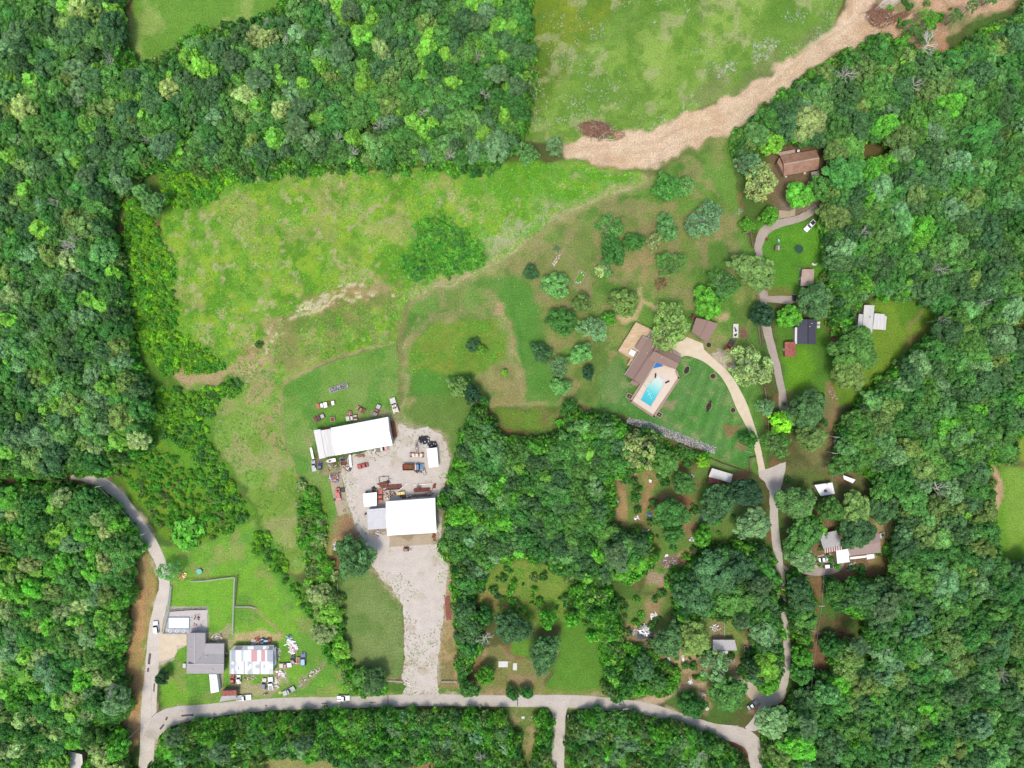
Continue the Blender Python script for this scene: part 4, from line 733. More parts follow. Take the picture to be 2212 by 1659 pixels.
for a in [(763,1206,43,'orchard','deep',13,'big solitary round tree left of the wide gravel drive'),(990,835,24,'orchard','olive',9,'olive tree at the edge of the knoll above the central woods'),
  (1018,850,22,'orchard','dark',9,'dark tree at the tip of the central woods'),(1010,825,14,'orchard','emerald',7,'small emerald tree behind the olive one on the knoll'),(1045,865,12,'orchard','emerald',7,'little tree joining the knoll to the woods'),
  (1622,790,50,'sparse','straw',14,'huge pale thin-leaved tree between the concrete drive and the wooden fence'),(1630,585,42,'fine','olive',13,'large olive tree left of the back lawn with the trampoline'),
  (1665,505-40,20,'orchard','spring',8,'round green tree where the curved asphalt drive begins'),(1617,485,16,'orchard','spring',6,'bright small tree left of the curved asphalt drive'),
  (1650,680,26,'orchard','dark',10,'dark tree over the narrow lane'),(1708,683,26,'orchard','spring',9,'spring green tree above the charcoal roof'),(1763,650,38,'fine','deep',13,'large deep green tree below the tan shed'),
  (1845,755,48,'broad','mid',15,'massive tree below the white cross-shaped roof'),(1835,805,36,'broad','olive',14,'lower part neighbour of the massive tree, olive green'),
  (1655,880,20,'sparse','grey',9,'loose grey tree over the wooden fence near the drive'),(1692,912,27,'orchard','lime',9,'vivid lime tree above the turning area'),(1745,885,40,'fine','deep',14,'deep green tree right of the vivid lime tree'),
  (1755,945,30,'fine','olive',12,'olive tree below the deep green one near the power poles'),(1680,960,32,'sparse','mid',11,'mid green tree just above the turning area'),
  (1818,1004,26,'fine','mid',12,'green tree left of the small white roof corner'),(1720,1086,38,'broad','blue',14,'large blue-green tree below left of the plain white roof'),(1797,1102,26,'fine','mid',13,'mid green tree touching the plain white roof from below'),
  (1850,1100,34,'fine','olive',13,'olive tree right of the plain white roof'),(1910,1100,30,'fine','deep',12,'deep green tree at the edge of the brown bare ground'),(1852,1150,35,'broad','deep',14,'deep green tree overhanging the ribbed silver roof house'),
  (1735,1160,40,'fine','mid',13,'mid green tree left of the ribbed silver roof'),(1765,1135,20,'orchard','bright',9,'yellow-green tree above the ribbed silver roof'),(1735,1210,28,'fine','grey',12,'grey-green tree above the curved asphalt bay'),
  (1550,1088,40,'fine','deep',14,'wide deep green tree below the white roof with red side'),(1610,1065,34,'broad','dark',13,'dark tree left of the turning area'),(1628,1132,36,'fine','grey',13,'grey-green tree over the lane below the turning area'),
  (1450,1110,34,'broad','emerald',13,'dense emerald tree beside the garden path'),(1455,1155,22,'fine','emerald',11,'emerald tree below the dense garden tree'),(1520,1160,22,'orchard','spring',9,'fresh green tree beside the mulch heap'),
  (1620,1010-60,18,'orchard','emerald',8,'small tree below the riprap slope'),(1519,998,15,'sparse','lime',8,'light yellow-green tree touching the white roof with red side'),(1380,975,44,'sparse','straw',14,'big pale tree at the top of the garden plots'),
  (1440,1000,28,'fine','mid',11,'mid green tree right of the big pale garden tree'),(1478,1046,24,'fine','mid',10,'mid green tree above the wide deep green one'),
  (1183,1340,20,'orchard','spring',10,'upright tree in the lower clearing above the biggest dark round one'),(1177,1413,35,'fine','deep',14,'biggest dark round tree in the lower clearing'),(1105,1357,36,'fine','deep',14,'dark round tree left of the lower clearing'),
  (1047,1333,19,'orchard','emerald',10,'emerald tree at the upper left of the lower clearing'),(1050,1462,21,'orchard','spring',9,'fresh green tree left of the concrete remains'),(1106,1500,14,'orchard','emerald',6,'left one of two small trees leaning over the bottom road'),
  (1137,1498,14,'orchard','emerald',6,'right one of two small trees leaning over the bottom road'),(1015,1490,20,'fine','mid',10,'tree overhanging the bottom road right of the gravel drive mouth'),(1237,1340,18,'orchard','spring',8,'fresh green tree right of the upright one in the lower clearing'),
  (1278,1377,11,'orchard','spring',5,'small tree alone on the strip of lawn'),(1165,1285+20,9,'shrub','bright',2.5,'small bush above the dirt trail in the clearing'),(1128,1320,9,'shrub','bright',2.5,'bush at the head of the dirt trail'),
  (1545,1240,44,'broad','deep',14,'deep green tree on the left side of the dark grove by the lane'),(1500,1290,40,'fine','deep',14,'deep green tree above the junk tarps'),(1600,1225,34,'broad','dark',14,'dark tree in the grove left of the lane'),
  (1650,1230,22,'broad','emerald',12,'emerald tree leaning over the lane'),(1590,1300,40,'broad','mid',13,'mid green tree above the grey trailer roof'),(1640,1290,28,'fine','deep',12,'deep green tree beside the lane in the grove'),
  (1650,1365,30,'fine','grey',12,'grey-green tree beside the lane opposite the dirt spur'),(1500,1380,36,'fine','olive',12,'olive tree left of the grey trailer roof'),(1445,1385,34,'fine','deep',12,'deep green tree right of the timber frames'),
  (1655,1440,30,'broad','bright',12,'bright green tree over the lane right of the boat'),(1735,1420,22,'orchard','spring',10,'fresh green tree between the lane and the brown clearing'),(1735,1455,26,'orchard','emerald',10,'emerald tree on the right bank of the lane'),
  (1545,1440,36,'sparse','grey',12,'loose grey-green tree below the grey trailer roof'),(1575,1500,38,'fine','mid',12,'mid green tree above the bend in the bottom road'),(1670,1560,36,'fine','grey',12,'grey-green tree in the bend of the bottom road'),
  (1497,1528,28,'orchard','emerald',10,'round emerald tree on the grass inside the bend'),(1660,1480,24,'orchard','spring',9,'spring green tree beside the gravel pad'),(1350,1480,16,'orchard','emerald',8,'small tree standing against the bottom road near the track'),
  (1385,1490,18,'orchard','spring',8,'tree right at the mouth of the dirt track'),(1390,1445,26,'fine','deep',10,'deep green tree among the junk gardens'),(1420,1475,22,'fine','mid',9,'mid green tree among the junk gardens'),
  (364,1235,24,'sparse','blue',9,'blue-green tree leaning over the left lane'),(348,1465,15,'orchard','dark',7,'dark bushy tree on the left lane verge of the L shaped house'),(807,1473,27,'fine','deep',9,'deep green tree at the bottom of the wedge lawn'),
  (780,1465,20,'fine','mid',8,'mid green tree beside the dark one at the bottom of the wedge lawn'),(825,1490,12,'shrub','spring',3,'low bushes at the road edge below the wedge lawn'),(1198,315,20,'fine','grey',13,'separate grey-green tree at the left end of the bare dirt track'),
  (1137,330,26,'sparse','blue',13,'loose blue-green tree at the lower right corner of the upper woods'),(330,440,24,'fine','blue',12,'pale blue-green tree leaning into the scrub at the meadow corner'),(305,415,18,'fine','blue',11,'blue-green tree above its twin at the meadow corner'),
  (1668,305,28,'orchard','bright',11,'bright tree at the upper left of the brown house'),(1620,355,28,'sparse','grey',12,'grey tree left of the brown house'),(1645,390,40,'sparse','straw',13,'large mottled pale tree left of the brown house drive'),
  (1727,421,28,'broad','spring',12,'spring green tree in front of the brown house'),(1775,405,26,'orchard','mid',11,'mid green tree right of the one in front of the brown house'),(1617,310,22,'orchard','olive',10,'olive tree beside the dirt track corner'),
  (1828,374,40,'broad','emerald',15,'tall emerald tree right of the brown house'),(1745,265,40,'broad','straw',15,'pale mottled crown above the brown house'),(1700,270,32,'fine','deep',14,'deep green crown above the brown house'),
  (2140,975,20,'orchard','bright',10,'bright green tree beside the far right lawn'),(400,1150,34,'shrub','spring',5,'large bright bush clump above the lower left lawn'),(557,745,8,'shrub','mid',3,'single round bush in the central meadow'),
  (1905,1062,26,'fine','mid',12,'mid green tree above the deep green one at the brown bare ground'),(1795,1400,22,'orchard','emerald',9,'emerald tree inside the brown clearing'),(1828,1450,26,'fine','olive',11,'olive tree at the lower right of the brown clearing'),
  (690,1285,26,'orchard','straw',6,'olive-yellow tree at the top of the hedge by the lawn'),(712,1325,28,'orchard','bright',6,'yellow-green tree in the middle of the hedge by the lawn'),(698,1370,26,'orchard','straw',6,'pale olive tree low in the hedge by the lawn'),(735,1405,22,'orchard','bright',6,'yellow-green tree at the foot of the hedge by the lawn'),
  (1972,58,22,'sparse','mid',7,'loose green tree in the cleared ground, left of three'),(2008,38,22,'sparse','spring',7,'loose green tree in the cleared ground, top of three'),(1998,78,18,'sparse','emerald',6,'loose green tree in the cleared ground, lowest of three'),
  (1385,1330,9,'shrub','spring',2,'lone bush on the upper garden lawn'),(1330,1300,10,'shrub','spring',2,'bush left of the lone one on the garden lawn'),(1415,1345,8,'shrub','mid',2,'bush beside the heap of pale branches'),(1075,1290,8,'shrub','deep',2,'dark bush in the dry part of the clearing'),(1040,1275,8,'shrub','deep',2,'dark bush at the left of the clearing'),
  (1700,545-60,1,'shrub','mid',1,'')]:
    if a[6]: T(*a)
for x, y, r, kind, c, h, words in ONE:
    BOOST = (.92 if c == 'straw' else 1.08) if kind in ('orchard', 'sparse') else 1.0
    put_tree('tree' if kind not in ('shrub',) else 'bush', x, y, r, kind, c, h, words if words.split()[0] else None, 'tree' if kind != 'shrub' else 'bush')
BOOST = 1.0
for a in [(150,527,26,'large bare silver tree in the left woods, upper of a pair'),(160,586,26,'large bare silver tree in the left woods, lower of a pair'),(117,430,18,'bare tree above the silver pair in the left woods'),(233,130,13,'bare grey tree left of the top field strip'),
  (167,217,11,'small bare tree in the upper left woods'),(430,290,15,'bare leaning tree amid the upper woods'),(317,300,11,'bare tree beside the round pine in the upper woods'),(727,300,16,'bare whitish tree low in the upper woods'),(577,43,12,'bare trees right of the top field'),
  (1047,200,13,'bare white tree near the right edge of the upper woods'),(911,240,14,'bare grey tree in the middle of the upper woods'),(817,270,14,'thin bare tree below the grey one in the upper woods'),(760,327,16,'bare tree at the lower edge of the upper woods'),
  (970,333,15,'bare straight tree at the lower edge of the upper woods'),(1031,120,10,'small bare snag high in the upper woods'),(2011,87,28,'big bare white tree beside the cleared ground at the top right'),(1832,157,22,'bare mauve-grey tree below the dirt track'),
  (1980,180,16,'bare tree in the upper right woods'),(1865,503,15,'bare branches in the woods right of the white pickup'),(2032,580,18,'bare tree above the right clearing'),(2032,1056,22,'large bare tree in the right woods'),(2128,653,13,'bare twiggy tree near the right edge'),
  (2168,1459,17,'bare grey tree near the lower right edge'),(1515,1640,18,'bare reddish tree at the bottom edge'),(233,1493,14,'bare tree in the lower left woods'),(1047,1383,20,'bare white tree at the left of the lower clearing'),(1037,1640,14,'bare grey tree in the bottom woods'),
  (2045,690,10,'small bare tree at the tip of the right clearing'),(615,80,8,'bare snag beside the top field'),(1600,455,7,'bare twigs beside the asphalt drive')]:
    dead(*a)

# --- woods
WOODS = [
 ([(-60,-60),(262,-60),(268,60),(277,150),(365,130),(405,80),(470,66),(545,50),(610,25),(640,-60),(1142,-60),(1146,90),(1152,170),(1143,240),(1128,300),(1100,340),(1000,358),(900,350),(800,360),(700,352),(600,360),(500,375),(430,372),(360,352),
   (300,372),(285,405),(250,425),(238,500),(262,560),(268,600),(280,700),(288,780),(315,830),(330,880),(318,960),(300,985),(235,1015),(140,1038),(0,1022),(-60,1020)], 'upper', (5.4,16), 13.5,
   dict(deep=5,mid=6,emerald=4,bright=1.5,grey=4,olive=2.5,straw=.9,blue=2.5)),
 ([(-60,1050),(150,1052),(225,1062),(262,1110),(300,1165),(301,1190),(288,1210),(286,1290),(266,1330),(276,1370),(262,1400),(257,1460),(276,1490),(276,1535),(250,1560),(215,1570),(275,1590),(280,1720),(-60,1720)], 'lower left', (6,14.5), 13,
   dict(mid=6,emerald=5,spring=3,straw=2.5,olive=2,bright=1.5,grey=2)),
 ([(325,1720),(350,1600),(380,1576),(440,1562),(520,1553),(600,1550),(750,1541),(850,1538),(1000,1538),(1092,1548),(1110,1590),(1128,1640),(1130,1720)], 'bottom middle', (4.5,9.5), 6.5, dict(deep=4,mid=5,emerald=3,spring=2,bright=.8,grey=2)),
 ([(1160,1540),(1186,1545),(1184,1720),(1140,1720),(1162,1620)], 'bottom verge', (3.5,6), 5, dict(mid=4,deep=3)),
 ([(1234,1720),(1234,1560),(1250,1540),(1350,1540),(1400,1554),(1450,1562),(1500,1580),(1550,1600),(1600,1630),(1615,1720)], 'bottom right', (4.5,9.5), 6.5, dict(deep=5,mid=4,grey=2,spring=1.2)),
 ([(1655,1600),(1680,1575),(1700,1530),(1720,1500),(1770,1480),(1780,1440),(1760,1400),(1720,1375),(1705,1340),(1702,1250),(1730,1240),(1760,1255),(1765,1290),(1778,1370),(1860,1400),(1880,1460),(1870,1330),(1780,1300),(1790,1255),(1860,1220),(1895,1210),(1915,1235),(1930,1180),(1948,1115),(1935,1065),
   (1880,1022),(1820,1000),(1800,960),(1830,900),(1870,865),(1910,820),(1960,770),(2000,740),(2030,700),(2010,655),(1950,640),(1880,640),(1850,660),(1800,720),(1795,640),(1785,560),(1775,480),(1790,430),(1780,350),(1660,290),(1640,320),(1590,345),(1583,300),(1640,240),(1705,195),(1755,165),(1800,132),(1848,110),(1900,85),(1990,122),
   (2052,114),(2112,78),(2172,52),(2216,22),(2280,-40),(2280,1720),(1660,1720)], 'right', (5.4,16), 13.5, dict(deep=7,emerald=6,mid=6,olive=2.5,grey=2.5,bright=.3,spring=1.2,blue=2)),
 ([(1020,872),(1045,885),(1062,925),(1095,955),(1140,948),(1180,955),(1215,930),(1225,880),(1245,900),(1290,905),(1330,902),(1355,930),(1400,935),(1440,960),(1400,1010),(1320,1030),(1318,1130),(1350,1150),(1405,1160),(1412,1220),(1360,1250),(1290,1262),(1240,1252),
   (1190,1222),(1130,1204),(1075,1212),(1040,1262),(1002,1290),(1030,1320),(1040,1390),(1012,1430),(1010,1500),(992,1490),(988,1400),(984,1310),(982,1220),(962,1200),(948,1180),(966,1150),(964,1110),(952,1075),(968,1040),(985,990),(1005,940),(1012,900)], 'central', (5,12), 12,
   dict(deep=6,emerald=6,mid=4,bright=1.1,blue=2,spring=2,grey=1.2)),
 ([(1240,1256),(1300,1262),(1318,1290),(1330,1340),(1350,1400),(1330,1440),(1400,1480),(1380,1500),(1318,1498),(1308,1400),(1290,1340),(1240,1330),(1250,1300)], 'lower clearing', (3.2,7.5), 8, dict(spring=4,emerald=3,mid=3,bright=1.2)),
 ([(1440,1250),(1480,1230),(1530,1190),(1600,1180),(1660,1190),(1680,1250),(1685,1370),(1690,1450),(1650,1490),(1600,1460),(1620,1400),(1580,1330),(1520,1330),(1470,1330)], 'lane grove', (5,9), 12, dict(deep=6,emerald=4,mid=4,grey=2)),
]
CLEAR = [[(1855,300),(1930,298),(1945,320),(1900,345),(1865,345)],[(1665,306),(1786,306),(1792,400),(1775,455),(1690,470),(1662,430)],CLW,[(1738,1382),(1785,1378),(1806,1430),(1800,1468),(1770,1455),(1750,1420)],
  [(2142,1106),(2165,1000),(2290,1010),(2290,1225),(2180,1220),(2150,1190)],[(2128,998),(2160,1000),(2172,1070),(2150,1106),(2140,1060)],[(2178,935),(2290,930),(2290,1005),(2200,1000)],[(2142,695),(2290,685),(2290,712),(2150,716)],
  [(1738,1040),(1815,1035),(1815,1072),(1745,1078)],[(1772,1015),(1800,1015),(1800,1040),(1772,1040)],[(1735,1150),(1930,1140),(1930,1250),(1740,1265)],[(1540,1355),(1620,1350),(1640,1420),(1560,1420)],[(140,1610),(190,1610),(200,1720),(140,1720)],
  [(560,1640),(640,1632),(730,1642),(735,1720),(560,1720)],[(870,1645),(945,1645),(945,1720),(865,1720)],[(1862,655),(1925,650),(1920,730),(1860,725)],[(1640,1000),(1700,1000),(1690,1090),(1640,1090)]]
MAINR = [[(337,1600),(352,1556),(430,1538),(620,1520),(904,1512),(1237,1515),(1404,1533),(1475,1556),(1540,1577),(1595,1588),(1630,1606),(1645,1700)],[(1207,1530),(1205,1720)],[(150,1030),(225,1044),(280,1103),(330,1180),(353,1250),(331,1410),(319,1600),(314,1700)]]
LANES = [[(1638,1560),(1650,1530),(1665,1510),(1685,1494),(1697,1470),(1702,1430),(1701,1380),(1697,1330),(1690,1270),(1683,1215),(1676,1165),(1672,1120)],[(1795,850),(1800,980),(1798,1010)],[(1768,1240),(1766,1300),(1762,1370)]]
FOREST = []      # x, y, r (map units, as seen), kind, colour, h, wood name
grid = {}
def free(x, y, r, k):
    gx_, gy_ = int(x // 40), int(y // 40)
    for i in range(gx_ - 2, gx_ + 3):
        for j in range(gy_ - 2, gy_ + 3):
            for (X, Y, Q) in grid.get((i, j), ()):
                if (x - X) ** 2 + (y - Y) ** 2 < ((r + Q) * k) ** 2: return False
    return True
def addg(x, y, r): grid.setdefault((int(x // 40), int(y // 40)), []).append((x, y, r))
for x, y, r, *_ in ONE: addg(x, y, r * .9)
fr = np.random.RandomState(21)
CX_, CY_ = None, None
for poly, nm, (r0, r1), h0, pal in WOODS:
    A = np.array(poly); area = 0
    for passn, (rr0, rr1, k_, tries) in enumerate((((r0 + r1) * .5, r1, .64, 1.6), (r0, (r0 + r1) * .55, .58, 2.5), (r0 * .5, r0 * .9, .60, 3.0))):
        n = int((A[:, 0].max() - A[:, 0].min()) * (A[:, 1].max() - A[:, 1].min()) / 130 * tries)
        X = fr.uniform(A[:, 0].min(), A[:, 0].max(), n); Y = fr.uniform(A[:, 1].min(), A[:, 1].max(), n); Rr = fr.uniform(rr0, rr1, n) / S * .5 * 2 / 2
        Rr = Rr * .62
        ok = sdist(X, Y, poly) > Rr * .95 + (3 if nm in ('lower left', 'upper') else 4 if nm[:6] == 'bottom' else 0)
        for c_ in CLEAR: ok &= sdist(X, Y, c_) < -Rr * .55
        for l_ in LANES: ok &= ldist(X, Y, l_) > Rr * .8 + 9
        for l_ in MAINR: ok &= ldist(X, Y, l_) > Rr * 1.0 + 17
        lum = fbm(X, Y, 150, 31, 3); lum2 = fbm(X, Y, 60, 33, 2)
        for x, y, r, a, b_ in zip(X[ok], Y[ok], Rr[ok], lum[ok], lum2[ok]):
            if not free(x, y, r, k_ * (1.0 if passn < 2 else .92)): continue
            addg(x, y, r); ks = list(pal); w = np.array([pal[q] * (math.exp((a - .5) * 5) if q in ('bright', 'spring', 'straw', 'lime') else math.exp((b_ - .5) * 3) if q in ('grey', 'olive', 'blue') else 1) for q in ks]); c = ks[int(np.searchsorted(np.cumsum(w / w.sum()), fr.rand()))]
            if nm == 'upper' and 550 < x < 1150 and y < 300 and c in ('grey', 'olive', 'straw') and fr.rand() < .5: c = 'emerald'
            u = fr.rand(); kind = 'broad' if u < .55 else 'fine'
            if nm == 'upper' and x > 560 and passn <= 1 and fr.rand() < .10: c = 'bright'
            if c in ('bright', 'lime') or (nm in ('upper', 'central') and passn == 1 and u > .6): kind = 'tall'
            if kind == 'tall' and c in ('grey', 'olive', 'straw'): c = 'bright' if fr.rand() < .3 else 'emerald'
            hh = (h0 * .74 + r * S * .6) * fr.uniform(.80, 1.2) * (1, .88, .58)[passn]
            if passn == 2: kind = 'broad'; c = 'emerald' if fr.rand() < .5 and nm != 'hedge' else c
            FOREST.append([x, y, r * 1.22, kind, c, hh, nm])
for x, y, r in [(358,318,27),(510,140,24),(740,120,26),(645,275,24),(190,385,20),(1075,165,22),(1117,190,20),(620,330,14),(655,235,20),(560,180,26),(1034,55,18),(470,185,16),(985,318,14),(760,30,22),(290,170,16),(1740,1560,22),(1910,1200+110,30),(1640,1260,20),(380,1590,20),(660,1600,18),(1330,1200,28),
                (1850,1390,20),(1900,1590,18),(2060,1500,22),(1600,1340,16),(480,1620,22)]:
    FOREST = [f for f in FOREST if (f[0] - x) ** 2 + (f[1] - y) ** 2 > (r * .8) ** 2]
    FOREST.append([x, y, r, 'pine', 'pine', 17, 'pine'])
LOC = {'upper': 'upper left woods', 'lower left': 'lower left woods', 'bottom middle': 'strip of woods below the bottom road', 'bottom verge': 'narrow tree strip left of the side road', 'bottom right': 'woods right of the side road', 'right': 'right-hand woods',
       'cleared edge': 'growth above the cleared ground', 'central': 'central woods right of the gravel yard', 'lower clearing': 'tree belt right of the lower clearing', 'lane grove': 'grove left of the shaded lane', 'hedge': 'hedge line left of the gravel drive'}
for o_ in [o for o in col.objects if o.name.startswith('dead_tree')]:
    kx = H / (H - 13) / S; dx_, dy_ = CX + o_.location.x * kx, CY - o_.location.y * kx
    FOREST = [f for f in FOREST if (f[0] - dx_) ** 2 + (f[1] - dy_) ** 2 > (f[2] * .75) ** 2]
inview = [f for f in FOREST if -20 < f[0] < 2232 and -20 < f[1] < 1679]
inview.sort(key=lambda f: -f[2])
keep = []; npine = 0
for f in inview:
    if f[3] == 'pine': keep.append(f)
nt_ = 300 - len([o for o in ONE if o[3] != 'shrub'])
keep += [f for f in inview if f[3] != 'pine'][:nt_ - len(keep)]
def shape_word(f): return {'broad': 'broad lumpy', 'fine': 'wide fine-leaved', 'tall': 'narrow upright', 'pine': 'smooth round'}[f[3]]
def where(x, y):
    v = 'top' if y < 300 else 'upper part' if y < 620 else 'middle' if y < 1040 else 'lower part' if y < 1380 else 'bottom'
    return v
LM = [(278,70,'the narrow top field'),(150,560,'the silver dead pair'),(160,1030,'the mouth of the left lane'),(300,1260,'the brown strip by the left lane'),(700,360,'the top edge of the central meadow'),(1140,120,'the upper right field'),(60,60,'the upper left corner'),(60,1620,'the lower left corner'),
      (330,430,'the meadow corner'),(290,750,'the scrub left of the meadow'),(1720,350,'the brown house'),(2011,87,'the big bare white tree'),(1890,690,'the white cross-shaped house'),(1900,320,'the brown glade'),(2180,1110,'the far right lawn'),(1820,1200,'the ribbed silver roof'),(1790,1440,'the brown clearing'),
      (2160,1620,'the lower right corner'),(2170,700,'the right edge opening'),(1120,1240,'the clearing'),(960,1110,'the big white workshop'),(1240,880,'the red bare soil'),(1340,1060,'the garden plots'),(520,1560,'the road bend'),(1600,1620,'the bottom right junction'),(2180,300,'the upper right edge'),(1850,150,'the dirt track'),(430,290,'the leaning bare tree'),(860,160,'the heart of the upper woods'),
      (620,40,'the snags by the top field'),(1960,880,'the heart of the right woods'),(2020,1300,'the lower right woods interior'),(1640,250,'the bend of the dirt track'),(60,330,'the upper left edge'),(50,850,'the left edge'),(130,1200,'the left edge below the track'),(1170,1080,'the heart of the central woods')]
labels = {}
for f in keep:
    x, y, r, kind, c, h, nm = f; kn = 'pine_tree' if kind == 'pine' else 'tree'
    q = min(LM, key=lambda l: (l[0] - x) ** 2 + (l[1] - y) ** 2); dx, dy = x - q[0], y - q[1]; dd = math.hypot(dx, dy)
    dr = ('right of' if dx > 0 else 'left of') if abs(dx) > abs(dy) * 1.3 else ('below' if dy > 0 else 'above')
    pre = 'far ' if dd > 170 else '' if dd > 60 else 'close '
    lb = f"{WORD[c]} {shape_word(f)} {'pine' if kind == 'pine' else 'tree'} {pre}{dr} {q[2]}"
    f.append(lb); labels[lb] = labels.get(lb, 0) + 1
for lb in [l for l in labels if labels[l] > 1]:
    fs_ = sorted((f for f in keep if f[7] == lb), key=lambda f: f[0]); n_ = len(fs_)
    wd = ['leftmost', 'rightmost'] if n_ == 2 else ['leftmost', 'middle', 'rightmost'] if n_ == 3 else ['leftmost', 'second from the left', 'third from the left', 'rightmost'] if n_ == 4 else None
    if wd:
        for f, w_ in zip(fs_, wd): f[7] = w_ + ' ' + lb
        labels[lb] = 1
for f in keep:
    x, y, r, kind, c, h, nm, lb = f; grp = None
    if labels.get(lb, 1) > 1: grp = lb.replace('tree ', 'trees ').replace('pine ', 'pines ')
    put_tree('pine_tree' if kind == 'pine' else 'tree', x, y, r, kind, c, h, lb, 'pine tree' if kind == 'pine' else 'tree', grp)
ks_ = set(id(f) for f in keep)
rows = {}
for f in FOREST:
    if id(f) in ks_: continue
    x, y, r, kind, c, h, nm = f[:7]; rb, hb = SZ[kind]; p = W(x, y, h * .72); rm = r * S * .97 / rb
    rows.setdefault(nm, []).append((p[0], p[1], 0, R.choice(GIDX[kind]), rm, h / hb, R.uniform(0, 6.28), *tint(c)))
print('forest', len(FOREST), 'kept', len(keep), 'ONE', len(ONE))
allrows = sum(rows.values(), [])
# understorey and beyond the frame
ur = []
for poly, nm, rr, h0, pal in WOODS:
    A = np.array(poly); n = int((A[:, 0].max() - A[:, 0].min()) * (A[:, 1].max() - A[:, 1].min()) / 80)
    X = fr.uniform(A[:, 0].min(), A[:, 0].max(), n); Y = fr.uniform(A[:, 1].min(), A[:, 1].max(), n); sd_p = sdist(X, Y, poly); ok = (sd_p > 2) & ((sd_p < 22) | (fr.rand(n) < .5))
    for c_ in CLEAR: ok &= sdist(X, Y, c_) < -3
    for l_ in LANES + MAINR: ok &= ldist(X, Y, l_) > 17
    for x, y in zip(X[ok], Y[ok]):
        p = W(x, y, 3); k = fr.uniform(1.0, 2.2); ur.append((p[0], p[1], 0, R.choice(GIDX['shrub']), k, k * fr.uniform(1.2, 2.4), R.uniform(0, 6), *tint(R.choice(['emerald', 'mid', 'spring', 'spring', 'olive', 'bright']))))
scatter('forest_canopy', allrows, 'unbroken green canopy of the woods between the trees that stand out')
scatter('undergrowth', ur, 'bushy undergrowth on the shaded floor of the woods')

# --- thickets of scrub
def thicket(polys, n_per, sizes, cols, label, name='thicket', mask=None, zs=(1.0, 1.7), kind='shrub'):
    pts = []
    for poly in polys:
        poly = [tuple(p) for p in poly]; A = np.array(poly); n = int((A[:, 0].max() - A[:, 0].min()) * (A[:, 1].max() - A[:, 1].min()) * S * S * n_per)
        X = fr.uniform(A[:, 0].min(), A[:, 0].max(), n); Y = fr.uniform(A[:, 1].min(), A[:, 1].max(), n); ok = sdist(X + (fbm(X, Y, 14, 5) - .5) * 22, Y + (fbm(X, Y, 14, 9) - .5) * 22, poly) > 1
        if mask: ok &= fbm(X, Y, mask[0], mask[2], 3) > mask[1]
        for l_ in LANES + MAINR: ok &= ldist(X, Y, l_) > 16
        X, Y = X[ok], Y[ok]; v = fbm(X, Y, 22, 61, 2)
        for x, y, a in zip(X, Y, v):
            k = fr.uniform(*sizes); p = W(x, y, k); c = cols[int(min(.999, max(0, (a - .5) * 2.2 + .5 + fr.uniform(-.25, .25))) * len(cols))]
            pts.append((p[0], p[1], 0, R.choice(GIDX[kind]), k, k * fr.uniform(*zs), R.uniform(0, 6.28), *tint(c)))
    return scatter(name, pts, label)
thicket([[(340,382),(400,352),(500,378),(500,400),(470,425),(430,450),(400,460),(360,440)],[(262,430),(300,430),(345,500),(372,560),(378,650),(382,720),(420,750),(485,790),(470,805),(400,800),(350,810),(330,780),(300,740),(284,650),(278,560)],
   [(385,720),(440,750),(488,795),(400,806)]], .75, (.35, .85), ['spring', 'bright', 'lime', 'lime', 'bright'], 'bright young scrub lining the left and top of the central meadow')
thicket([[(300,800),(380,840),(400,850),(470,830),(520,815),(520,850),(460,880),(450,900),(455,960),(430,1000),(380,960),(330,930)],[(400,960),(455,950),(500,1040),(540,1110),(520,1140),(470,1090),(430,1040)],[(545,1140),(575,1150),(600,1200),(660,1290),(690,1330),(680,1350),(625,1270),(575,1220),(545,1200)],
   [(600,1190),(640,1240),(600,1215)]], .6, (.3, .85), ['mid', 'spring', 'bright', 'lime', 'bright'], 'darker bramble scrub running down the gully left of the western strip')
thicket([[(650,1040),(685,1060),(700,1120),(708,1180),(712,1220),(738,1300),(738,1340),(744,1420),(756,1440),(830,1470),(825,1500),(755,1495),(738,1450),(712,1420),(688,1340),(663,1250),(648,1170),(643,1090)]], .42, (.5, 1.5), ['spring', 'bright', 'straw', 'spring', 'olive'], 'loose yellow-green hedge between the western strip and the gravel drive')
thicket([[(230,1010),(330,960),(400,1000),(470,1080),(510,1140),(440,1170),(380,1180),(330,1120),(280,1050)]], .4, (.3, .8), ['spring', 'bright', 'spring', 'olive'], 'loose bright scrub beside the left lane')
thicket([[(860,560),(900,520),(895,480),(960,465),(1040,525),(1045,575),(1000,590),(930,605),(870,600)]], .62, (.3, .9), ['spring', 'emerald', 'spring', 'bright', 'spring'], 'round emerald bramble patch in the middle of the meadow', zs=(.6, 1.1))
thicket([[(1320,1290),(1400,1280),(1480,1290),(1470,1400),(1380,1420),(1330,1380)],[(1010,1260),(1080,1215),(1190,1228),(1240,1290),(1215,1345),(1020,1320)],[(1380,1050),(1560,1100),(1640,1180),(1500,1250),(1420,1230)],[(1700,1020),(1900,1060),(1930,1180),(1850,1260),(1720,1330)],[(1740,1370),(1850,1420),(1850,1480),(1770,1470)],[(1420,1400),(1660,1400),(1680,1500),(1450,1500)],[(1690,1500),(1760,1500),(1770,1570),(1700,1560)],[(1690,860),(1800,850),(1810,1000),(1720,1000)]], .05, (.4, 1.2), ['spring', 'mid', 'emerald', 'olive'], 'scattered small bushes in the gardens and clearings')
thicket([[(690,353),(1000,360),(1100,345),(1060,372),(900,372),(700,372),(500,392),(520,372)]], .25, (.6, 1.5), ['emerald', 'mid', 'spring'], 'scrubby skirt along the foot of the upper woods')
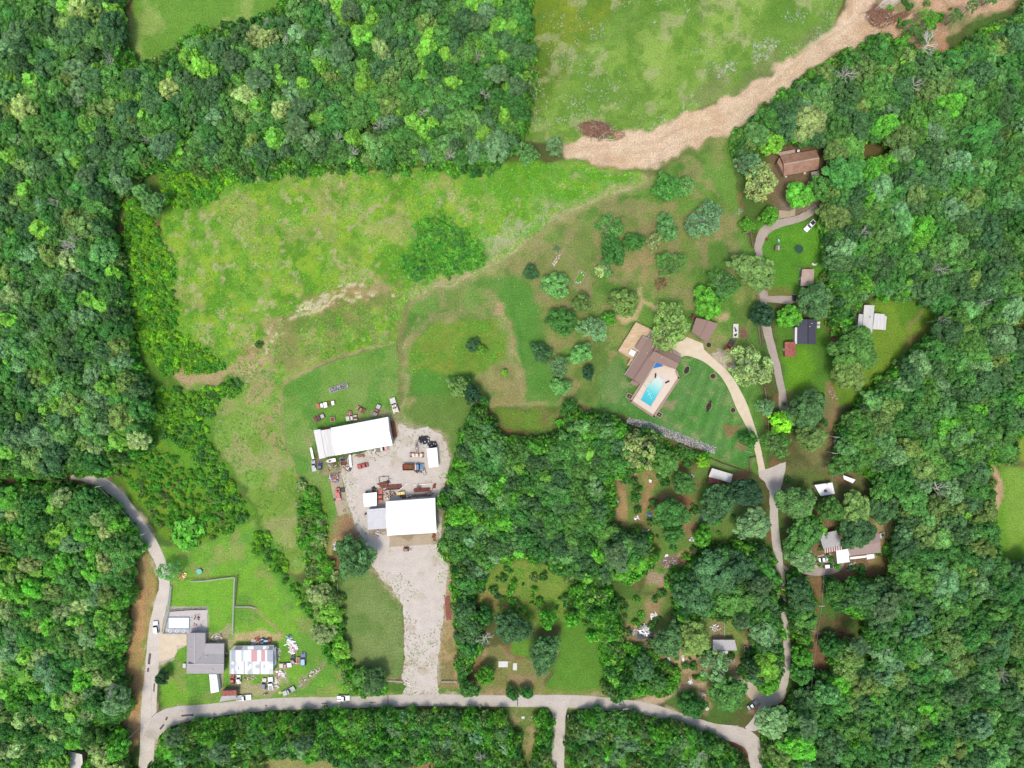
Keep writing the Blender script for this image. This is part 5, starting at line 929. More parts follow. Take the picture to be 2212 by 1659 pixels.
thicket([[(1225,1256),(1310,1262),(1330,1340),(1325,1410),(1400,1420),(1440,1500),(1320,1500),(1300,1400),(1250,1330)],[(1330,1160),(1400,1160),(1412,1215),(1370,1250),(1300,1262)],[(1310,1400),(1340,1370),(1380,1400),(1460,1440),(1470,1480),(1330,1498)]], .26, (.7, 1.6), ['spring', 'emerald', 'mid', 'bright'], 'dense fresh scrub between the lower clearing and the junk gardens')
thicket([[(1700,1245),(1722,1235),(1745,1290),(1755,1360),(1720,1365),(1702,1320)],[(1250,885),(1240,880),(1210,885),(1205,940),(1240,940)],[(1400,1000),(1440,990),(1500,1010),(1530,985),(1500,970),(1430,960)],[(1330,1030),(1360,1020),(1375,1120),(1390,1100),(1380,1040)],[(1420,1020),(1440,1010),(1450,1050),(1425,1060)],[(1500,1200),(1530,1190),(1480,1240)]],
   .22, (.6, 1.4), ['mid', 'spring', 'emerald'], 'low bushes at the edges of the gardens and the lane')
thicket([[(1895,30),(1960,-10),(2060,-20),(2070,30),(2030,70),(1960,80)]], .06, (.4, 1.2), ['mid', 'spring', 'olive'], 'broken greenery in the cleared ground at the top right')
thicket([[(360,1060-1060+1640),(1,1)]] if False else [[(1165,1545),(1184,1548),(1182,1659),(1150,1659)],[(735,1250),(742,1300),(745,1420),(736,1420)]], .25, (.6, 1.2), ['mid', 'spring'], 'bushes on the verge left of the side road')
# --- meadow herbs and flowers
BARE = [(590,695),(660,652),(760,612),(840,618),(850,650),(740,665),(640,700),(600,755),(560,800),(500,805),(420,850),(380,830),(500,780),(560,740)]
def herbs(name, polys, dens, cols, label, size=(.5, 1.1), mask=(6, .47, 70), kind='weed', zz=1.0):
    pts = []
    for poly in polys:
        A = np.array(poly); n = int((A[:, 0].max() - A[:, 0].min()) * (A[:, 1].max() - A[:, 1].min()) * S * S * dens)
        X = fr.uniform(A[:, 0].min(), A[:, 0].max(), n); Y = fr.uniform(A[:, 1].min(), A[:, 1].max(), n); sd_p = sdist(X, Y, poly); ok = (sd_p > 2) & ((sd_p < 22) | (fr.rand(n) < .5))
        ok &= (sdist(X, Y, BARE) < 0) | (fbm(X, Y, 26, 44, 3) > .52)
        X, Y = X[ok], Y[ok]; v = fbm(X * S, Y * S, mask[0], mask[2], 4); ok = v + fr.normal(size=len(v)) * .03 > mask[1]; X, Y = X[ok], Y[ok]
        k = fr.uniform(*size, len(X)); cc = fr.randint(0, len(cols), len(X)); tt = np.array([PAL[c] for c in cols])[cc] * (1 + fr.uniform(-.2, .2, len(X)))[:, None]
        pts.append(np.stack([(X - CX) * S, (CY - Y) * S, X * 0, np.array(GIDX[kind])[fr.randint(0, len(GIDX[kind]), len(X))], k, k * zz, fr.uniform(0, 6.28, len(X)), tt[:, 0], tt[:, 1], tt[:, 2]], 1))
    return scatter(name, np.concatenate(pts), label)
herbs('meadow_weeds', [MEAD], 2.4, ['spring', 'bright', 'lime', 'spring'], 'clumps of bright broad-leaved weeds over the central meadow', mask=(7, .46, 70))
herbs('meadow_weeds', [[(900,366),(1110,355),(1215,352),(1330,365),(1395,382),(1350,410),(1235,455),(1110,540),(1040,585),(1045,520),(960,465),(900,480),(880,420)]], 1.8, ['spring', 'spring', 'bright'], 'thick bright weeds at the right end of the central meadow', mask=(7, .42, 74))
herbs('meadow_weeds', [WST, [(590,800),(700,780),(860,720),(860,650),(700,690)],[(240,1000),(330,960),(500,1050),(545,1110),(400,1180),(345,1150)]], 1.2, ['spring', 'bright', 'mid'], 'scattered weeds over the western strip', mask=(6, .50, 72))
herbs('meadow_weeds', [[(885,810),(880,780),(900,735),(935,700),(1040,690),(1090,720),(1090,770),(1000,830)],[(1070,885),(1205,885),(1195,930),(1095,920)],[(1000,1290),(1075,1215),(1190,1228),(1240,1290),(1215,1345),(1040,1320)]], 1.6, ['bright', 'spring', 'spring'], 'rough weeds in the yellow-flowered patches', mask=(5, .48, 73))
PAL['white'] = (.72, .74, .66); PAL['yellow'] = (.80, .52, .03); PAL['orange'] = (.80, .38, .03); PAL['pinkish'] = (.6, .5, .42)
herbs('white_flowers', [NEF], .7, ['white'], 'white flowers drifting across the upper right field', (.5, 1.2), (12, .56, 80), 'bloom')
herbs('white_flowers', [[(1480,230),(1560,170),(1660,130),(1690,90),(1660,80),(1600,100),(1540,170),(1480,210)]], 1.6, ['white'], 'dense white flower bank beside the dirt track', (.7, 1.4), (7, .50, 81), 'bloom')
herbs('white_flowers', [[(1140,220),(1240,200),(1300,240),(1240,270),(1140,290)],[(1040,520),(1110,450),(1200,440),(1110,540)],[(1700,20),(1760,30),(1740,60),(1690,50)]], .9, ['white'], 'white flower patches near the left end of the dirt track', (.6, 1.2), (6, .52, 83), 'bloom')
herbs('white_flowers', [MEAD, WST], .35, ['white', 'white', 'pinkish'], 'thin sprinkle of white flowers in the central meadow', (.5, 1.1), (9, .56, 82), 'bloom')
herbs('yellow_flowers', [[(885,810),(880,780),(900,750),(960,760),(990,790),(960,810)],[(1005,715),(1035,712),(1040,735),(1010,735)],[(1050,730),(1090,740),(1085,770),(1050,780)],[(1085,890),(1120,890),(1110,910)],[(1125,1240),(1150,1245),(1140,1262)]], .55, ['yellow', 'yellow', 'orange'], 'yellow flowers in the rough patch above the yard', (.6, 1.2), (4, .50, 85), 'bloom')
herbs('yellow_flowers', [MEAD], .05, ['yellow', 'orange'], 'few yellow flowers dotted over the central meadow', (.6, 1.1), (12, .52, 86), 'bloom')
herbs('lawn_clover', [[(150+212,1180),(545,1128),(640,1262),(745,1440),(750,1500),(352,1528),(348,1400),(368,1240)], LAWN1, MOWN], .035, ['white', 'straw'], 'tiny pale clover flowers and tufts on the mown grass', (.4, .8), (10, .4, 87), 'bloom')

# tufts creeping into the gravel from its edge, loose stones
P_ = [tuple(W(*p))[:2] for p in YARD]; A_ = np.array(P_); X_ = fr.uniform(A_[:, 0].min(), A_[:, 0].max(), 9000); Y_ = fr.uniform(A_[:, 1].min(), A_[:, 1].max(), 9000); d_ = sdist(X_, Y_, P_)
ok_ = (d_ > -2.5) & (d_ < 7 * fbm(X_, Y_, 6, 66, 3) ** 2 * 2.2) & (fr.rand(9000) < .75); X_, Y_ = X_[ok_], Y_[ok_]
scatter('yard_weeds', [(x, y, 0, R.choice(GIDX['weed']), k_ := R.uniform(.25, .7), k_, R.uniform(0, 6), *tint(R.choice(['olive', 'straw', 'mid', 'brown']))) for x, y in zip(X_, Y_)], 'weeds and tufts creeping into the edge of the gravel yard')
# ---------------------------------------------------------------- buildings
M_WHITE = mat('white_metal', (.74, .74, .735), .6, .035, .5, .25, vscale=(1, .2, 1)); M_WHITE2 = mat('white_trim', s3(232,230,226), .6, .04); M_OFFW = mat('aged_white_metal', s3(228,226,220), .6, .07, .9, .3, vscale=(1, .25, 1))
M_SIDING = mat('pale_siding', s3(196,188,176), .8, .06); M_MAUVE = mat('mauve_shingles', s3(162,136,124), .9, .08, 2.2, .2, bump=.3); M_MAUVE2 = mat('ridge_shingles', s3(148,124,112), .9, .08)
M_GREY = mat('grey_metal_roof', s3(178,172,172), .6, .05, .5, .3); M_LGREY = mat('light_corrugated', s3(214,214,216), .5, .05, .6, .4); M_SILVER = mat('silver_sheet', s3(192,190,190), .5, .12, 1.4, .4)
M_BROWN = mat('brown_metal_roof', s3(168,128,108), .65, .12, .5, .3, color2=s3(184,146,122)); M_TAN = mat('tan_sheet_roof', s3(196,168,150), .7, .1, .7, .2, color2=s3(208,186,172)); M_CHAR = mat('charcoal_shingles', s3(84,84,98), .9, .15, 3, .2, bump=.3)
M_RED = mat('faded_red_sheet', s3(164,92,82), .7, .12, 1.2, .2, color2=s3(186,120,104)); M_DECK = mat('cedar_boards', s3(214,180,136), .8, .12, 1.2, .2, color2=s3(230,206,172), vscale=(.3, 2, 1)); M_WOOD = mat('grey_planks', s3(150,128,110), .85, .2, 2)
M_STONE = mat('tan_blocks', s3(176,154,134), .85, .15, 1.8); M_PATIO = mat('pink_patio', s3(232,214,194), .85, .04, .6, .15); M_RUST = mat('rusty_steel', s3(134,72,56), .8, .3, 3, .2, color2=s3(168,96,70)); M_DARK = mat('dark_rubber', (.03, .03, .035), .8, .2); M_STEEL = mat('galvanised_steel', s3(176,176,180), .45, .1, 2, .5)
M_PINK = mat('red_translucent_sheet', s3(240,184,180), .5, .06); M_PALEG = mat('greenish_sheet', s3(214,228,218), .5, .05); M_OLDG = mat('dull_sheet', s3(200,202,208), .5, .06); M_GLASS = mat('dark_glass', (.03, .035, .045), .08, .1, 2, .6)

def footprint(pts, inset, h):
    P = [W(x, y, h) for x, y in pts]; c = sum(P, Vector()) / len(P)
    return [p + (c - p).normalized() * inset for p in P], c
def building(name, label, cat, pts, group=None):
    c = sum((W(x, y) for x, y in pts), Vector()) / len(pts); return thing(name, label, cat, (c[0], c[1], 0), 0, group)
def offset(P, d):
    n = len(P); a = sum(P[i].x * P[(i + 1) % n].y - P[(i + 1) % n].x * P[i].y for i in range(n)); sgn = 1 if a > 0 else -1; out = []
    for i in range(n):
        e0 = (P[i] - P[i - 1]); e1 = (P[(i + 1) % n] - P[i]); e0.z = e1.z = 0; e0.normalize(); e1.normalize()
        n0 = Vector((-e0.y, e0.x, 0)) * sgn; n1 = Vector((-e1.y, e1.x, 0)) * sgn; k = n0 + n1; L = k.length
        k = k / L if L > .1 else n0; out.append(P[i] + k * d / max(.4, k.dot(n0)))
    return out
def walls(root, pts, h, m, inset=.45):
    P = offset([W(x, y, h) for x, y in pts], inset); mb = MB(); mb.prism([(p.x, p.y) for p in P], -.1, h - .25); return mb.build('wall', m, root, world=True)
def gable(name, label, cat, q, he, hr, roofm, wallm=M_SIDING, inset=.45, ribs=0, group=None, cap=None, door=None, capw=.35):
    """q = a,b,c,d roof corners as surveyed at eaves height; ridge runs from mid(a,d) to mid(b,c)"""
    root = building(name, label, cat, q, group); A, B, C_, D_ = [W(x, y, he) for x, y in q]; r0 = (A + D_) / 2; r1 = (B + C_) / 2; r0.z = r1.z = hr
    MB().slab([A, B, r1, r0], .14).build('roof_slope', roofm, root, world=True)
    MB().slab([D_, C_, r1, r0], .14).build('roof_slope', roofm, root, world=True)
    mb = MB(); d = (r1 - r0).normalized(); n = Vector((-d.y, d.x, 0)); s0 = (A - r0) * (capw / (A - r0).length); s1 = (D_ - r0) * (capw / (D_ - r0).length); up = Vector((0, 0, .05))
    mb.slab([r0 + s0 + up, r1 + s0 + up, r1 + up, r0 + up], .04); mb.slab([r0 + s1 + up, r1 + s1 + up, r1 + up, r0 + up], .04); mb.build('ridge_cap', cap or roofm, root, world=True)
    P = offset([A, B, C_, D_], inset); mb = MB(); rr0 = (P[0] + P[3]) / 2; rr1 = (P[1] + P[2]) / 2; v = [Vector((p.x, p.y, -.1)) for p in P] + [Vector((p.x, p.y, he - .2)) for p in P] + [Vector((rr0.x, rr0.y, hr - .3)), Vector((rr1.x, rr1.y, hr - .3))]
    mb.add(v, [(3, 2, 1, 0), (0, 1, 5, 4), (2, 3, 7, 6), (1, 2, 6, 9, 5), (3, 0, 4, 8, 7), (4, 5, 9, 8), (6, 7, 8, 9)]); mb.build('wall', wallm, root, world=True)
    if ribs:
        mb = MB(); L = (B - A).length; k = int(L / ribs)
        for i in range(1, k):
            t = i / k
            for e0, e1 in ((A.lerp(B, t), r0.lerp(r1, t)), (D_.lerp(C_, t), r0.lerp(r1, t))): mb.tube(e0 + up * .6, e1 + up * .6, .035, .035, 4, False)
        o = mb.build('roof_ribs', roofm, root, world=True); o['kind'] = 'stuff'
    c = (A + B) / 2; dr = MB(); e = (P[1] - P[0]).normalized(); mid = (P[0] + P[1]) / 2; dr.box((mid.x, mid.y, 1.0), (1.0, .08, 2.0), math.atan2(e.y, e.x)); dr.build('door', M_WHITE2 if wallm is not M_WHITE2 else M_WOOD, root, world=True)
    return root
def mono(name, label, cat, q, hs, roofm, wallm=M_SIDING, inset=.35, ribs=0, group=None, parent=None, wall=True, ribdir=0):
    root = parent or building(name, label, cat, q, group); P = [W(x, y, h) for (x, y), h in zip(q, hs)]
    MB().slab(P, .12).build('roof' if parent is None else 'roof_slope', roofm, root, world=True)
    if wall:
        Q = offset(P, inset); v = [Vector((p.x, p.y, -.1)) for p in Q] + [Vector((p.x, p.y, p.z - .15)) for p in Q]; n = len(Q); mb = MB()
        mb.add(v, [tuple(range(n))[::-1], tuple(range(n, 2 * n))] + [(i, (i + 1) % n, n + (i + 1) % n, n + i) for i in range(n)]); mb.build('wall', wallm, root, world=True)
    if ribs:
        mb = MB(); a, b_, c, d = (P if not ribdir else P[1:] + P[:1]); k = max(2, int((b_ - a).length / ribs)); up = Vector((0, 0, .03))
        for i in range(1, k): mb.tube(a.lerp(b_, i / k) + up, d.lerp(c, i / k) + up, .04, .04, 4, False)
        o = mb.build('roof_ribs', roofm, root, world=True); o['kind'] = 'stuff'
    return root
def vent(root, x, y, h, m=None, s=.35): p = W(x, y, h); MB().tube((p.x, p.y, h - .3), (p.x, p.y, h + .35), s * .5, s * .5, 8).build('roof_vent', m or M_WHITE2, root, world=True)
def U(x, y): return ZU(x, y)

# the two white workshops and the yard sheds
b1 = gable('workshop', 'long white gabled workshop at the top of the gravel yard', 'workshop', [U(545,970),U(1565,775),U(1645,1275),U(630,1460)], 5.2, 7.0, M_WHITE, M_OFFW, .3, 2.4, cap=M_WHITE, capw=.5)
mono('', '', '', [U(370,1015),U(538,985),U(622,1460),U(455,1490)], [4.6,4.9,4.9,4.6], M_OFFW, M_OFFW, .2, 1.0, parent=b1)
mono('', '', '', [U(240,1010),U(362,995),U(452,1500),U(345,1525)], [3.9,4.2,4.2,3.9], M_WHITE2, M_OFFW, .2, 0, parent=b1)
b2 = gable('workshop', 'big square white workshop in the middle of the gravel yard', 'workshop', [ZS(1090,690),ZS(1910,630),ZS(1935,1205),ZS(1115,1255)], 6.3, 7.4, M_WHITE, M_OFFW, .3, 2.4, cap=M_WHITE, capw=.4)
mb = MB()
for i in range(7): e = W(*ZS(1240 + i * 95, 676 - i * 6), 4); mb.torus(e, .45, .06, (0, .3, 1), 10, 5)
mono('annex_shed', 'light grey corrugated annex joined to the big square workshop', 'shed', [ZS(778,820),ZS(1088,795),ZS(1103,1135),ZS(795,1155)], [4.2,5.2,5.2,4.2], M_LGREY, M_LGREY, .25, .8, ribdir=1)
mono('shed', 'small white roofed shed above the grey annex', 'shed', [ZS(712,558),ZS(940,535),ZS(940,760),ZS(730,780)], [3.2,3.4,3.2,3.0], M_WHITE, M_OFFW, .2, 1.4)
mono('shed', 'narrow white roofed shed beside the tyre heap', 'shed', [ZY(1383,595),ZY(1597,570),ZY(1630,965),ZY(1430,990)], [3.4,3.0,3.0,3.4], M_WHITE, M_OFFW, .2, 1.2, ribdir=1)
# L-shaped grey house
q = [ZH(498,580),ZH(760,580),ZH(760,735),ZH(1035,735),ZH(1030,1175),ZH(487,1175)]
b4 = building('house', 'L shaped house with grey metal roof in the lower left', 'house', q); walls(b4, q, 2.9, M_SIDING)
V_ = lambda x, y, h: W(*ZH(x, y), h)
M_GREY2 = M_GREY
for nm, P in (('roof_slope', [V_(498,580,2.8), V_(604,580,4.6), V_(604,1030,4.6), V_(487,1040,2.8)]), ('roof_slope', [V_(604,580,4.6), V_(760,580,3.0), V_(760,870,3.0), V_(604,1030,4.6)]), ('roof_slope', [V_(760,735,2.8), V_(1035,735,2.8), V_(1033,888,3.3), V_(745,888,3.3)]),
              ('roof_slope', [V_(745,888,3.3), V_(1033,888,3.3), V_(1032,1035,4.62), V_(604,1032,4.62)]), ('roof_slope', [V_(487,1038,4.5), V_(1032,1035,4.6), V_(1030,1175,2.8), V_(487,1175,2.8)])):
    MB().slab(P, .12).build(nm, M_GREY2, b4, world=True)
for p0, p1 in (((604,580,4.68), (604,1028,4.68)), ((487,1036,4.6), (1032,1035,4.7))):
    a, b_ = V_(*p0), V_(*p1); MB().tube(a, b_, .12, .12, 6).build('ridge_cap', M_LGREY, b4, world=True)
for x, y in ((555,805),(780,925),(865,1125)): vent(b4, *ZH(x, y), 4.0)
g = thing('gas_meter_box', 'white box fixed low at the left wall of the grey house', 'box', W(*ZH(470,1045))); MB().box((0, 0, .5), (1.1, 1.6, 1.0)).build('box', M_WHITE2, g, .05); MB().box((0, 0, 1.03), (1.2, 1.7, .06)).build('lid', M_LGREY, g)
# patched corrugated shed, every sheet a piece
b5 = building('barn', 'big barn patched with white, grey and pink roofing sheets', 'barn', [(495,1404),(594,1394),(594,1456),(494,1456)])
XS = np.linspace(496, 590, 23); rr = random.Random(4)
cols_t = 'GLLWWWGWWWWRPPWWPPWLLL'; cols_b = 'LWLGWWWLWLLGWWWLWWWWGGG'
MM = {'G': M_PALEG, 'L': M_OLDG, 'W': M_WHITE, 'R': M_PINK, 'P': M_PINK}
sh_me = {}
for i in range(22):
    x0, x1 = XS[i], XS[i + 1] - .25
    MB().slab([W(x0, 1404.5 - i * .02, 3.6), W(x1, 1404.5 - i * .02, 3.6), W(x1, 1429, 4.9), W(x0, 1429, 4.9)], .05).build('roof_sheet', MM[cols_t[i % 22]], b5, world=True)
    k = rr.choice([0, 0, 6, 10]); c1 = MM[cols_b[i % 23]]
    MB().slab([W(x0, 1429.2, 4.95), W(x1, 1429.2, 4.95), W(x1, 1456, 3.4), W(x0, 1456, 3.4)], .05).build('roof_sheet', c1, b5, world=True)
    if k: MB().slab([W(x0, 1429.2 + k, 4.95 - k * .05), W(x1, 1429.2 + k, 4.95 - k * .05), W(x1, 1429.2 + k + 9, 4.50 - k * .05), W(x0, 1429.2 + k + 9, 4.5 - k * .05)], .04).build('roof_sheet', M_OLDG if c1 is M_WHITE else M_WHITE, b5, world=True)
MB().slab([W(506,1395,2.6), W(592,1393.5,2.6), W(592,1404,3.5), W(497,1404.5,3.5)], .06).build('lean_to_roof', M_OLDG, b5, world=True)
for x in (535, 568): MB().slab([W(x,1396,2.85), W(x+13,1395.5,2.85), W(x+13,1403,3.5), W(x,1403,3.5)], .05).build('roof_sheet', M_WHITE, b5, world=True)
for x0 in (507, 574):
    for i in range(6): MB().tube(W(x0 + i * 2.6, 1403.5, 3.62), W(x0 + i * 2.6 + 3.5, 1395.5, 2.8), .09, .09, 4).build('rafter', M_DARK if x0 > 550 else M_RUST, b5, world=True)
MB().slab([W(590,1404,3.5), W(596,1396,2.4), W(597,1434,2.4), W(590,1444,3.3)], .06).build('side_sheet', M_OLDG, b5, world=True)
w_ = MB(); w_.prism([tuple(W(*p, 3))[:2] for p in [(497,1406),(588,1405),(588,1454),(496,1454)]], -.1, 3.2); w_.build('wall', M_SILVER, b5, world=True)
# lower left: travel trailer, red roofed shed
q = [ZH(815,1185),ZH(925,1185),ZH(960,1440),ZH(840,1465)]
tr = building('travel_trailer', 'long white travel trailer parked beside the grey house', 'trailer', q); P = [W(*p, 2.9) for p in q]; mb = MB(); mb.prism([(p.x, p.y) for p in P], .5, 2.9); mb.build('body', M_WHITE, tr, .12, world=True)
for t_ in (.3, .6, .85): c = P[0].lerp(P[3], t_).lerp(P[1].lerp(P[2], t_), .5); MB().box((c.x, c.y, 2.98), (.5, .5, .14)).build('roof_vent', M_LGREY, tr, world=True)
for s_ in (0, 1):
    e = (P[0].lerp(P[3], .55) if s_ == 0 else P[1].lerp(P[2], .55)); c = sum(P, Vector()) / 4; e = e.lerp(c, .12); MB().tube((e.x - .12, e.y, .36), (e.x + .12, e.y, .36), .36, .36, 14).build('wheel', M_DARK, tr, world=True)
mono('porch', 'red roofed open shed at the roadside below the grey house', 'shed', [ZH(1000,1425),ZH(1215,1420),ZH(1215,1497),ZH(1000,1502)], [3.2,3.2,3.6,3.6], M_RED, M_WOOD, .15, 1.2)
lm = building('lean_to', 'grey lean-to roof between the red roof and the road', 'lean-to', [(476,1503),(512,1503),(512,1512),(474,1516)]); MB().slab([W(*ZH(1000,1503),3.5),W(*ZH(1212,1498),3.5),W(*ZH(1215,1548),2.5),W(*ZH(965,1588),2.5)], .1).build('roof', M_SILVER, lm, world=True)
for x, y in ((970,1580),(1090,1565),(1208,1545)): p = W(*ZH(x, y), 2.4); MB().tube((p.x, p.y + .2, 0), (p.x, p.y + .2, 2.4), .07, .07, 5).build('post', M_WOOD, lm, world=True)
# pool house
q = [(640,350),(870,455),(820,555),(1045,695),(955,870),(690,760),(480,1080),(250,940),(455,620),(390,575),(495,405),(560,440)]
b8 = building('house', 'large mauve shingled house wrapped round a wooden deck and a pool terrace', 'house', [ZP(*p) for p in q]); walls(b8, [ZP(*p) for p in q], 3.0, M_STONE, .5)
P_ = lambda x, y, h: W(*ZP(x, y), h)
A0, A1 = (745, 405), (372, 1012)          # main ridge
for P in ([P_(640,350,3.1), P_(*A0,5.2), P_(572,730,5.2), P_(455,620,3.1), P_(390,575,3.1), P_(495,405,3.1), P_(560,440,3.1)], [P_(455,620,3.1), P_(572,730,5.2), P_(*A1,5.2), P_(250,940,3.1)],
          [P_(*A1,5.2), P_(572,730,5.2), P_(690,760,3.1), P_(480,1080,3.1)], [P_(*A0,5.2), P_(870,455,3.1), P_(820,555,3.1), P_(915,614,4.4), P_(650,610,5.15)],
          [P_(650,610,5.15), P_(820,555,3.15), P_(1045,695,3.1), P_(1000,784,4.9), P_(700,622,5.15)], [P_(572,730,5.2), P_(650,608,5.2), P_(1000,782,4.9), P_(955,870,3.1), P_(690,760,3.1)]):
    MB().slab(P, .14).build('roof_slope', M_MAUVE, b8, world=True)
for a, b_ in ((A0 + (5.3,), A1 + (5.3,)), ((650,610,5.3), (1000,783,5.0))): MB().tube(P_(*a), P_(*b_), .13, .13, 6).build('ridge_cap', M_MAUVE2, b8, world=True)
for a, b_ in (((250,940),(455,620)),((455,620),(390,575)),((495,405),(560,440)),((560,440),(635,330)),((690,760),(480,1080)),((690,760),(955,870)),((870,455),(820,555)),((820,555),(1045,695))): MB().tube(P_(*a, 3.05), P_(*b_, 3.05), .11, .11, 4).build('gutter', M_WHITE2, b8, world=True)
MB().slab([P_(350,1010,2.6), P_(455,1065,2.6), P_(410,1100,2.4), P_(320,1055,2.4)], .1).build('porch_roof', M_MAUVE, b8, world=True)
for x, y, h in ((635,555,5.0),(560,640,4.8),(760,700,4.6)): vent(b8, *ZP(x, y), h)
dk = building('deck', 'broad cedar deck along the upper left side of the mauve house', 'deck', [ZP(400,215),ZP(150,615),ZP(450,620),ZP(630,330)])
MB().prism([tuple(P_(*p, 1.0))[:2] for p in [(400,213),(637,325),(560,438),(495,403),(390,573),(455,620),(350,800),(300,822),(278,802),(325,722),(150,615)]], .75, 1.0).build('boards', M_DECK, dk, world=True)
for a, b_ in (((400,213),(637,325)),((637,325),(565,438)),((400,213),(150,615)),((150,615),(325,722)),((325,722),(278,802))):
    A, B = P_(*a, 1.0), P_(*b_, 1.0); n = max(2, int((B - A).length / 2.2)); MB().tube(A + Vector((0, 0, .95)), B + Vector((0, 0, .95)), .06, .06, 4).build('rail', M_WOOD, dk, world=True)
    for i in range(n + 1): p = A.lerp(B, i / n); MB().box((p.x, p.y, 1.0), (.1, .1, 1.9)).build('post', M_WOOD, dk, world=True)
for x, y in ((180,615),(260,490),(340,360),(405,240),(300,790),(600,340)): p = P_(x, y, .8); MB().box((p.x, p.y, .37), (.2, .2, .74)).build('footing', M_WOOD, dk, world=True)
ht = thing('hot_tub', 'square white covered hot tub standing on the cedar deck', 'hot tub', (*tuple(P_(352,637,1.9))[:2], 1.0), math.radians(-30)); MB().box((0, 0, .42), (2.2, 2.2, .84)).build('shell', M_WOOD, ht, .12); MB().box((0, 0, .9), (2.25, 2.25, .1)).build('cover', M_WHITE, ht, .04)
# pool terrace
pt = building('pool_terrace', 'pale pink pool terrace with a stone retaining edge', 'terrace', [ZP(640,850),ZP(985,940),ZP(640,1500),ZP(355,1310)])
POOL = [ZP(690,955),ZP(800,1005),ZP(775,1075),ZP(788,1082),ZP(610,1382),ZP(468,1290),ZP(568,1085),ZP(640,1015)]
bm = bmesh.new()
def ring(outer, inner, z0, z1):
    P = [W(*p, z1) for p in outer]; Q = [W(*p, z1) for p in inner]; mb = MB(); bm = bmesh.new()
    for L_ in (P, Q):
        vs_ = [bm.verts.new((p.x, p.y, z1)) for p in L_]
        for i in range(len(vs_)): bm.edges.new((vs_[i], vs_[(i + 1) % len(vs_)]))
    bmesh.ops.triangle_fill(bm, use_beauty=True, edges=bm.edges[:]); r_ = bmesh.ops.extrude_face_region(bm, geom=bm.faces[:])
    for v in [g for g in r_['geom'] if isinstance(g, bmesh.types.BMVert)]: v.co.z = z0
    bmesh.ops.recalc_face_normals(bm, faces=bm.faces[:]); me = bpy.data.meshes.new('paving'); bm.to_mesh(me); bm.free(); return me
OUT = [ZP(638,852),ZP(690,762),ZP(955,872),ZP(990,940),ZP(975,1000),ZP(640,1502),ZP(352,1312)]
o = link('paving', ring(OUT, POOL, .0, .6), M_PATIO, pt); o.location = -pt.location
EDG = [ZP(560,960),ZP(638,852),ZP(352,1312),ZP(640,1502),ZP(975,1000),ZP(1022,940),ZP(1015,975),ZP(800,1290),ZP(670,1535),ZP(620,1520),ZP(312,1320),ZP(350,1260),ZP(470,1080)]
for a, b_ in (((470,1082),(330,1305)),((330,1305),(655,1520)),((655,1520),(1000,985)),((1000,985),(960,890))):
    A, B = P_(*a, .7), P_(*b_, .7); d = (B - A); MB().box(((A + B) / 2) - Vector((0, 0, .35)), (d.length + .5, .9, .8), math.atan2(d.y, d.x)).build('retaining_edge', M_STONE, pt, world=True)
w_ = mat('pool_water', s3(30,186,206), .05, .02, .5, .5); tt = w_.node_tree; bb = tt.nodes['Principled BSDF']; gg = tt.nodes['Geometry']
# the floor of the pool is paler where it is shallow: depth grading belongs to the water itself
sx = tt.nodes.new('ShaderNodeSeparateXYZ'); tt.links.new(gg.outputs['Position'], sx.inputs[0]); dp = tt.nodes.new('ShaderNodeVectorMath'); dp.operation = 'DOT_PRODUCT'; tt.links.new(gg.outputs['Position'], dp.inputs[0])
a_ = W(*ZP(735,985)); c_ = W(*ZP(545,1340)); dv = (c_ - a_); dp.inputs[1].default_value = tuple(dv / dv.length_squared); mr_ = tt.nodes.new('ShaderNodeMapRange'); k0 = a_.dot(dv) / dv.length_squared; mr_.inputs[1].default_value = k0; mr_.inputs[2].default_value = k0 + 1; tt.links.new(dp.outputs['Value'], mr_.inputs[0])
rp = tt.nodes.new('ShaderNodeValToRGB'); rp.color_ramp.elements[0].color = (*s3(214,232,214), 1); rp.color_ramp.elements[1].color = (*s3(36,190,204), 1); e = rp.color_ramp.elements.new(.2); e.color = (*s3(204,234,220), 1); e = rp.color_ramp.elements.new(.45); e.color = (*s3(140,222,218), 1); e = rp.color_ramp.elements.new(.62); e.color = (*s3(84,208,212), 1)
tt.links.new(mr_.outputs[0], rp.inputs[0]); tt.links.new(rp.outputs[0], bb.inputs['Base Color'])
MB().prism([tuple(W(*p, .5))[:2] for p in POOL], .1, .48).build('water', w_, pt, world=True)
for i_ in range(len(POOL)): MB().tube(W(*POOL[i_], .62), W(*POOL[(i_ + 1) % len(POOL)], .62), .13, .13, 4).build('coping', M_WHITE2, pt, world=True)
for i_ in range(1, 6): MB().tube(P_(640 + (355 - 640) * i_ / 6 + 12, 850 + (1310 - 850) * i_ / 6, .603), P_(640 + (355 - 640) * i_ / 6 + (600 - 12 * i_) * .14, 850 + (1310 - 850) * i_ / 6 + 55, .603), .03, .03, 4).build('paving_joint', M_STONE, pt, world=True)
MB().slab([P_(690,955,.56), P_(800,1005,.56), P_(775,1060,.56), P_(664,1008,.56)], .1).build('pool_step', M_PALEG, pt, world=True)
sk = thing('leaf_skimmer', 'white leaf skimmer net floating across the swimming pool', 'net', (*tuple(P_(595,1215,.55))[:2], .52), math.radians(115)); MB().tube((-1.9, 0, 0), (2.0, 0, 0), .05, .05, 5).build('pole', M_WHITE, sk); MB().tube((.4, -.9, 0), (.2, .8, 0), .05, .05, 5).build('crossbar', M_WHITE, sk)
tp = building('shade_sail', 'blue triangular sail in the corner between roof and pool terrace', 'sail', [ZP(690,760),ZP(785,820),ZP(635,852)]); MB().slab([P_(692,765,2.6), P_(788,822,2.6), P_(640,854,2.4)], .03).build('cloth', mat('blue_canvas', s3(26,124,206), .7, .05), tp, world=True)
